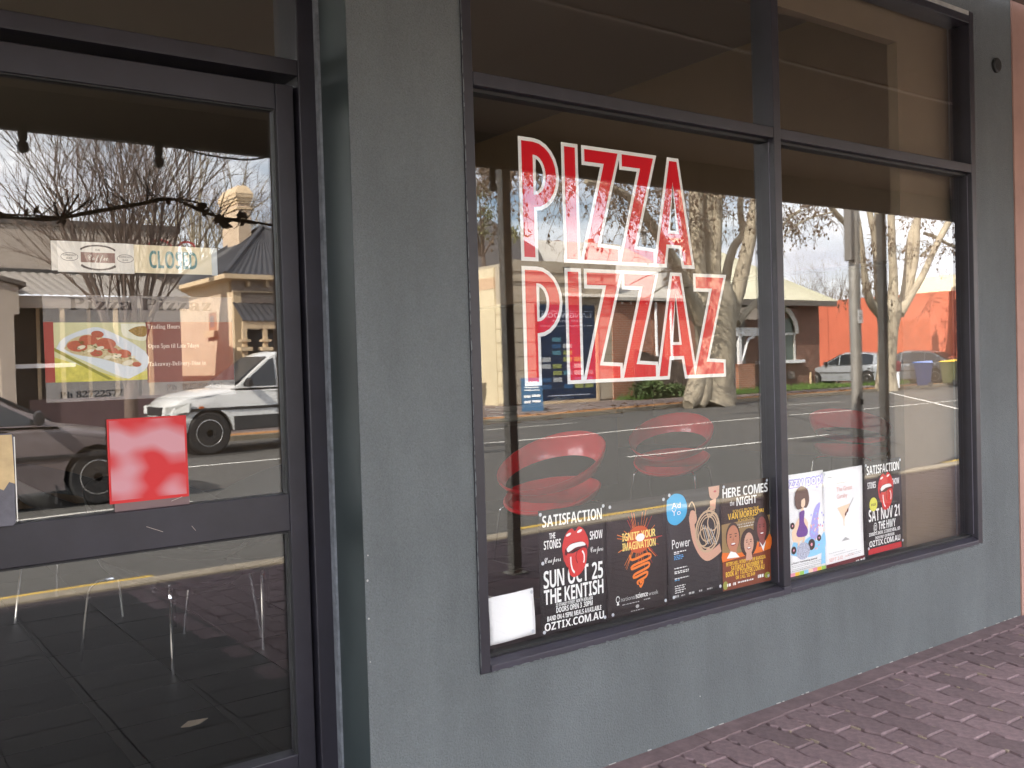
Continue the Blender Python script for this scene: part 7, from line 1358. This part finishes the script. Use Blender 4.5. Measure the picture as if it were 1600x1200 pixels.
# ------------------------------------------------------------------ vehicles
TYRE = mat('tyre_rubber', (.022, .021, .021), .8); RIMM = mat('alloy_rim', (.42, .41, .40), .35, .6); DKP2 = mat('black_plastic_trim', (.025, .024, .026), .55); CARGL = mat('car_window_glass', (.02, .025, .03), .06, spec=.8); LAMP = mat('headlamp_lens', (.55, .55, .53), .12, coat=.5); LAMPR = mat('red_lamp_lens', (.35, .02, .015), .2, coat=.4); LAMPO = mat('orange_lamp_lens', (.6, .12, .01), .25); SEAM = mat('door_seam', (.01, .01, .01), .8); PLATE_ = mat('number_plate', (.7, .7, .66), .5)
def interp(prof, x):
    for (a, za), (b, zb) in zip(prof, prof[1:]):
        if a <= x <= b: return za + (zb - za) * (x - a) / (b - a + 1e-9)
    return prof[0][1] if x < prof[0][0] else prof[-1][1]
def car(name, label, cat, paint, hw, low, z0, roof, wheels, rw, wb_, wr, splits, group=None, clad=None):
    """low: bonnet/boot line rear to front; roof: greenhouse line; x forward, z up, tyres on z = 0"""
    c = thing(name, label, cat, (0, 0, 0), 0, group)
    ra = rw + .055; bot = []
    xf, xb = low[-1][0], low[0][0]
    bot.append((xf - .03, z0 + .04)); bot.append((xf - .12, z0))
    for xw in sorted(wheels, reverse=True):
        a0 = math.asin(max(-1, min(1, (z0 - rw) / ra)))
        for k in range(13):
            a = a0 + (PI - 2 * a0) * k / 12; bot.append((xw + ra * math.cos(a), rw + ra * math.sin(a)))
    bot.append((xb + .12, z0)); bot.append((xb + .02, z0 + .05))
    top = [tuple(q) for q in smooth(low, 3)]
    poly = top + bot; nt = len(top); fr = (-1, -.985, -.94, -.82, -.5, 0, .5, .82, .94, .985, 1); xm = (xf + xb) / 2; n = len(poly); v = []
    for f in fr:
        af = abs(f)
        for i, (x, z) in enumerate(poly):
            u = (x - xm) / ((xf - xb) / 2); zz = z; yy = f * hw * (1 - .10 * max(0, abs(u) - .55) ** 2 / .2)
            if i < nt: zz -= .055 * af ** 5 * (1 if af < .99 else 1.3)
            xx = xm + (x - xm) * (1 - .045 * af ** 3 * max(0, abs(u) - .5) / .5)
            if af == 1: yy *= 1.0; 
            belly = 1 - .05 * (abs(z - .62) / .5) ** 2
            v.append((xx, yy * belly, zz))
    m = len(fr); f_ = [(a * n + i, a * n + (i + 1) % n, (a + 1) * n + (i + 1) % n, (a + 1) * n + i) for a in range(m - 1) for i in range(n)]
    f_ += [tuple(range(n - 1, -1, -1)), tuple(range((m - 1) * n, m * n))]
    b = MB(); b.add(v, f_); body = b.build('body', paint, c, smooth=True)
    zb, zr = min(roof[0][1], roof[-1][1]), max(p[1] for p in roof); rp_ = [tuple(q) for q in smooth(roof, 4)]; n = len(rp_); v = []
    hy = lambda z: wb_ + (wr - wb_) * max(0, min(1, (z - zb) / (zr - zb)))
    fr2 = (-1, -.97, -.8, 0, .8, .97, 1)
    for f in fr2:
        for x, z in rp_: v.append((x, f * hy(z), z - .05 * abs(f) ** 4 * (z > zb + .1)))
    b = MB(); m = len(fr2); b.add(v, [(a * n + i, a * n + i + 1, (a + 1) * n + i + 1, (a + 1) * n + i) for a in range(m - 1) for i in range(n - 1)] + [tuple(range(n - 1, -1, -1)), tuple(range((m - 1) * n, m * n))]); b.build('roof', paint, c, smooth=True)
    for s in (1, -1):                                      # side windows
        for x0, x1 in splits:
            xs = [x0 + (x1 - x0) * k / 10 for k in range(11)]; tp = [(x, min(interp(roof, x) - .075, zr - .10)) for x in xs]; tp = [(x, z) for x, z in tp if z > zb + .06]
            if len(tp) < 2: continue
            lo = [(tp[-1][0], zb + .035), (tp[0][0], zb + .035)]; pl_ = tp + lo
            b = MB(); b.prism([(x, s * (hy(z) - .012), z) for x, z in pl_], (0, s * .018, 0)); b.build('window', CARGL, c)
    for (p, q), nm in (((roof[-1], roof[-2]), 'windscreen'), ((roof[0], roof[1]), 'rear_window')):
        p3, q3 = Vector((p[0], 0, p[1])), Vector((q[0], 0, q[1])); d = q3 - p3; nn = Vector((d.z, 0, -d.x)).normalized(); nn = nn if (nn.x > 0) == (nm == 'windscreen') else -nn
        a0, a1 = p3 + d * .10, p3 + d * .93; b = MB(); y0, y1 = hy(a0.z) - .07, hy(a1.z) - .08
        b.prism([a0 + Vector((0, -y0, 0)), a0 + Vector((0, y0, 0)), a1 + Vector((0, y1, -.02)), a1 + Vector((0, -y1, -.02))], nn * .03); b.build(nm, CARGL, c)
    for xw in wheels:
        for s in (1, -1):
            yw = s * (hw - .11)
            t = MB().lathe([(rw * .62, -.10), (rw * .93, -.105), (rw, -.075), (rw, .075), (rw * .93, .105), (rw * .62, .10)], (xw, yw, rw), 28, 'y').build('wheel', TYRE, c, smooth=True)
            r_ = MB().lathe([(rw * .60, s * .06), (rw * .66, s * .098), (rw * .60, s * .104), (rw * .52, s * .07), (rw * .2, s * .075), (rw * .16, s * .10), (.01, s * .10)], (xw, yw, rw), 24, 'y').build('rim', RIMM, t, smooth=True)
            sp = MB()
            for k in range(6):
                a = PI * k / 3; e = Vector((math.cos(a), 0, math.sin(a))); w = Vector((-math.sin(a), 0, math.cos(a))) * rw * .085; o = Vector((xw, yw + s * .076, rw))
                sp.prism([o + e * rw * .24 + w, o + e * rw * .24 - w, o + e * rw * .5 - w * .8, o + e * rw * .5 + w * .8], (0, s * .022, 0))
            sp.build('rim_hole', DKP2, t)
            MB().lathe([(ra - .012, -.06), (ra - .012, .06)], (xw, s * (hw - .19), rw), 20, 'y').build('wheel_well', SEAM, c)
            if s > 0: MB().box(xw - rw - .14, xw - rw - .12, s * (hw - .2), s * (hw - .02), z0 - .14, z0 + .06).build('mud_flap', DKP2, c)
    zm = interp(low, 0) 
    for s in (1, -1):
        for x0, x1 in splits[:2]:
            MB().box(x0 - .006, x0 + .006, s * (hw * .985) - .012, s * (hw * .985) + .012, z0 + .08, zb - .05).build('door_seam', SEAM, c)
            MB().box(x0 + .08, x0 + .24, s * hw * .985 - .01, s * hw * .985 + .028, zb - .17, zb - .13).build('door_handle', paint if clad else DKP2, c, bevel=.006)
        MB().box(xb + .3, xf - .3, s * hw * .99 - .01, s * hw * .99 + .018, .50 * (zb + z0), .50 * (zb + z0) + .045).build('rub_strip', DKP2, c, bevel=.005)
        xmz = splits[-1][1] - .12; mr = MB().lathe([(.01, -.09), (.07, -.08), (.085, 0), (.07, .08), (.01, .09)], (0, 0, 0), 10, 'y', Matrix.Scale(.7, 4, Vector((1, 0, 0)))); mr.v = [(x + xmz, y + s * (wb_ + .13), z + zb + .10) for x, y, z in mr.v]; mr.box(xmz - .03, xmz + .03, min(s * (wb_ - .02), s * (wb_ + .08)), max(s * (wb_ - .02), s * (wb_ + .08)), zb + .06, zb + .10); mr.build('mirror', DKP2, c, smooth=True)
        zh = interp(low, xf - .25); MB().prism([(xf - .42, s * (hw - .02), zh - .10), (xf - .05, s * (hw - .22), zh - .16), (xf - .04, s * (hw - .25), zh - .30), (xf - .40, s * (hw - .01), zh - .26)], (.05, s * .06, 0)).build('headlight', LAMP, c, bevel=.008)
        MB().box(xf - .62, xf - .54, s * hw * .985 - .004, s * hw * .985 + .012, zh - .22, zh - .17).build('indicator', LAMPO, c); zt_ = interp(low, xb + .1); MB().box(xb - .01, xb + .2, s * (hw - .26) - .1, s * (hw - .26) + .17, zt_ - .26, zt_ - .10).build('tail_light', LAMPR, c, bevel=.01)
    zh = interp(low, xf - .1); MB().box(xf - .1, xf + .015, -.42, .42, zh - .22, zh - .08).build('grille', DKP2, c, bevel=.01); bm_ = clad or paint
    MB().box(xf - .22, xf + .05, -hw + .06, hw - .06, z0 + .02, z0 + .26).build('bumper', bm_, c, bevel=.05); MB().box(xb - .05, xb + .2, -hw + .06, hw - .06, z0 + .02, z0 + .28).build('bumper', bm_, c, bevel=.05); MB().box(xf + .051, xf + .058, -.19, .19, z0 + .08, z0 + .19).build('number_plate', PLATE_, c)
    if clad:
        for s in (1, -1):
            seg = [xb + .2] + [e for w_ in sorted(wheels) for e in (w_ - ra - .01, w_ + ra + .01)] + [xf - .15]
            for k in range(0, len(seg), 2): MB().box(seg[k], seg[k + 1], s * hw * .985 - .03, s * hw * .985 + .02, z0, z0 + .24).build('cladding', clad, c, bevel=.01)
    MB().box(xb + .35, xf - .35, -hw + .25, hw - .25, z0 - .02, z0 + .25).build('chassis', SEAM, c)
    return c
RD = -.13
SEDL = [(-2.30, .50), (-2.31, .66), (-2.26, .86), (-2.1, .965), (-1.7, .985), (-.8, .93), (.3, .905), (.95, .90), (1.45, .84), (1.95, .755), (2.18, .68), (2.28, .58), (2.29, .48)]
SEDR = [(-1.85, .955), (-1.15, 1.33), (-.75, 1.395), (-.2, 1.41), (.15, 1.375), (1.02, .885)]
MAUVE = mat('mauve_grey_metallic', (.20, .165, .165), .34, .25, coat=.5)
c1 = car('sedan', 'mauve grey sedan driving right past the door, its front wheel behind the red notice', 'car', MAUVE, .86, SEDL, .20, SEDR, (-1.30, 1.38), .31, .80, .60, ((-1.5, -.88), (-.82, .10), (.16, .90)))
p = V(152, 742, 9.4, DOOR); c1.scale = (1.07, 1.05, 1.10); c1.location = (p.x - 1.38 * 1.07, -(9.4 + .82), RD)
WHT = mat('white_car_paint', (.64, .635, .62), .3, coat=.6); GREYC = mat('dark_grey_cladding', (.045, .045, .047), .5)
FWL = [(-2.02, .60), (-2.04, .9), (-2.0, 1.1), (-1.85, 1.13), (-.8, 1.13), (.5, 1.12), (.78, 1.125), (1.3, 1.08), (1.72, 1.0), (1.9, .88), (1.95, .72), (1.95, .58)]
FWR = [(-1.98, 1.12), (-1.84, 1.68), (-1.5, 1.745), (-.4, 1.75), (.02, 1.70), (.80, 1.11)]
c2 = car('four_wheel_drive', 'white four wheel drive with dark lower panels driving left on the far lane', 'car', WHT, .86, FWL, .40, FWR, (-1.12, 1.24), .37, .81, .66, ((-1.75, -.95), (-.88, -.08), (-.02, .66)), clad=GREYC)
p = V(345, 679, 15.0, DOOR); c2.scale = (1.06, 1.06, 1.10); c2.location = (p.x + 1.24 * 1.06 - .22, -(15.0 + .84), RD); c2.rotation_euler = (0, 0, PI)
SILV = mat('silver_metallic', (.36, .38, .41), .3, .35, coat=.5); GUN = mat('gunmetal_metallic', (.17, .18, .195), .3, .3, coat=.5)
HAL = [(-1.85, .5), (-1.88, .7), (-1.84, .9), (-1.7, .95), (-.8, .92), (.5, .90), (.85, .895), (1.3, .82), (1.66, .72), (1.82, .6), (1.83, .48)]
HAR = [(-1.80, .93), (-1.55, 1.36), (-1.0, 1.47), (-.3, 1.475), (.05, 1.42), (.95, .88)]
c3 = car('hatchback', 'silver hatchback parked behind the verge left of the slim plane tree', 'car', SILV, .83, HAL, .20, HAR, (-1.22, 1.25), .30, .78, .60, ((-1.45, -.75), (-.68, .08), (.14, .80)), 'cars parked beside the orange wall')
p = V(1326, 598, 23.6); c3.location = (p.x, -23.6, -.02); c3.rotation_euler = (0, 0, R(259))
c4 = car('sedan', 'dark grey sedan parked behind the blue bin facing left', 'car', GUN, .87, SEDL, .20, [(a, b + .04 if 0 < i < 5 else b) for i, (a, b) in enumerate(SEDR)], (-1.30, 1.38), .32, .80, .62, ((-1.5, -.88), (-.82, .10), (.16, .90)), 'cars parked beside the orange wall')
p = V(1424, 598, 21.6); c4.location = (p.x, -21.6, -.02); c4.rotation_euler = (0, 0, R(259))
c5 = copy_thing(c3, V(1280, 590, 32.0), R(250), 'small dull red car mostly hidden beside the brick cottage corner'); c5.location.z = -.02
DRED = mat('dull_red_paint', (.20, .06, .045), .4, coat=.3)
for ch in KIDS(c5):
    if ch.name.startswith(('body', 'roof')): ch.data = ch.data.copy(); ch.data.materials[0] = DRED
# caged trailer behind the cars
q = V(1358, 573, 29.5); tr = thing('caged_trailer', 'dark purple trailer with a slatted cage parked before the orange wall', 'trailer', (q.x, -29.5, -.02)); PUR = mat('dark_purple_paint', (.055, .04, .06), .6); L_ = 1.35
zt = V(1358, 534, 29.5).z
box('bed', -L_, L_, -.8, .8, .55, 1.25, PUR, tr, .01); box('base_rail', -L_, L_, -.82, .82, 1.2505, 1.33, mat('grey_rail', (.20, .18, .19), .6), tr); box('tarp', -L_ + .05, L_ - .05, -.72, .72, 1.331, zt - .45, PUR, tr)
for k in range(10):
    x = -L_ + .06 + k * (2 * L_ - .12) / 9
    for s in (1, -1): box('cage_bar', x - .025, x + .025, s * .8 - .02, s * .8 + .02, 1.3305, zt, MATS['grey_rail'], tr)
for s in (1, -1): box('cage_rail', -L_, L_, s * .8 - .03, s * .8 + .03, zt + .0005, zt + .06, MATS['grey_rail'], tr)
for s in (1, -1):
    w = MB().lathe([(.2, -.09), (.3, -.09), (.3, .09), (.2, .09)], (0, s * .88, .3), 20, 'y').build('wheel', TYRE, tr, smooth=True)
def bin_(loc, rz, bodym, lidm, label, s=1.0):
    t = thing('wheelie_bin', label, 'bin', loc, rz, 'wheelie bins on the far kerb'); b = MB(); w0, w1, h = .21 * s, .29 * s, .94 * s
    b.add([(-w0, -w0 * 1.1, .06), (w0, -w0 * 1.1, .06), (w0, w0 * 1.1, .06), (-w0, w0 * 1.1, .06), (-w1, -w1 * 1.15, h), (w1, -w1 * 1.15, h), (w1, w1 * 1.15, h), (-w1, w1 * 1.15, h)], [(3, 2, 1, 0), (4, 5, 6, 7), (0, 1, 5, 4), (1, 2, 6, 5), (2, 3, 7, 6), (3, 0, 4, 7)]); b.build('body', bodym, t, bevel=.02)
    b = MB(); b.add([(-w1 - .03, -w1 * 1.2, h + .002), (w1 + .03, -w1 * 1.2, h + .002), (w1 + .03, w1 * 1.2 + .04, h + .002), (-w1 - .03, w1 * 1.2 + .04, h + .002), (-w1 + .02, -w1 * 1.1, h + .10), (w1 - .02, -w1 * 1.1, h + .10), (w1 - .04, w1 * 1.1, h + .05), (-w1 + .04, w1 * 1.1, h + .05)], [(3, 2, 1, 0), (4, 5, 6, 7), (0, 1, 5, 4), (1, 2, 6, 5), (2, 3, 7, 6), (3, 0, 4, 7)]); b.build('lid', lidm, t, bevel=.012)
    for sx in (1, -1): MB().lathe([(.04, -.03), (.10, -.03), (.10, .03), (.04, .03)], (sx * (w0 + .03), -w0 * 1.1, .10), 14, 'x').build('wheel', DKP2, t)
    MB().tube([(-w1, -w1 * 1.3, h - .04), (w1, -w1 * 1.3, h - .04)], .018, 6).build('handle', bodym, t); return t
NAVB = mat('navy_bin_plastic', (.010, .026, .09), .45, noise=(6, .3)); 
q = V(1443, 603, 18.55); bin_((q.x, -18.55, -.02), R(150), NAVB, mat('blue_bin_lid', (.035, .11, .34), .35), 'navy wheelie bin with a shiny blue lid on the far kerb')
q = V(1484, 602, 18.7); bin_((q.x, -18.7, -.02), R(165), mat('olive_bin_plastic', (.085, .085, .04), .55), mat('yellow_bin_lid', (.60, .38, .03), .45), 'olive wheelie bin with a yellow lid at the right edge of the glass')
q = V(1404, 604, 19.0); bo = thing('bollard', 'short white bollard with a dark red top beside the slim plane tree', 'bollard', (q.x, -19.0, -.02)); MB().lathe([(.09, 0), (.09, .62), (.085, .64)], (0, 0, 0), 14).build('post', PAPER, bo, smooth=True); MB().lathe([(.10, .641), (.14, .70), (.14, 1.0), (.08, 1.06)], (0, 0, 0), 14).build('head', mat('dark_red_cap', (.16, .015, .03), .5), bo, smooth=True)
# leaves blown about
LV = mat('fallen_leaf', (.30, .17, .07), .9, rnd=.4); fl_ = MB()
rng = random.Random(77)
for i in range(520):
    x = rng.uniform(12, 60); y = -(KY(x) + rng.choice((rng.uniform(-.5, .9), rng.uniform(.7, 3.5)))); z = -.122 if -y < KY(x) else .0; a = rng.uniform(0, PI); l = rng.uniform(.05, .12)
    fl_.add([(x - l * math.cos(a), y - l * math.sin(a), z), (x + .4 * l * math.sin(a), y - .4 * l * math.cos(a), z + .02), (x + l * math.cos(a), y + l * math.sin(a), z), (x - .4 * l * math.sin(a), y + .4 * l * math.cos(a), z + .03)], [(0, 1, 2, 3)])
fl_.build('fallen_leaves', LV, kind='stuff')
lf = thing('dead_leaf', 'single pale dead leaf lying on the paving seen in the lower door pane', 'leaf'); x, z = F(303, 1132, 0.4)
xg_ = None
g_ = ray(303, 1132); t_ = (0.078 - CAMH) / g_[2]; lf.location = (g_[0] * t_, min(g_[1] * t_ - CAMD, 9), .078)
b = MB(); b.prism([(-.05, 0, 0), (-.015, .022, .008), (.02, .018, .004), (.055, .0, .010), (.015, -.026, .006), (-.02, -.015, .0)], (0, 0, .003)); b.build('blade', mat('pale_dead_leaf', (.30, .24, .18), .8), lf)
flush_print()
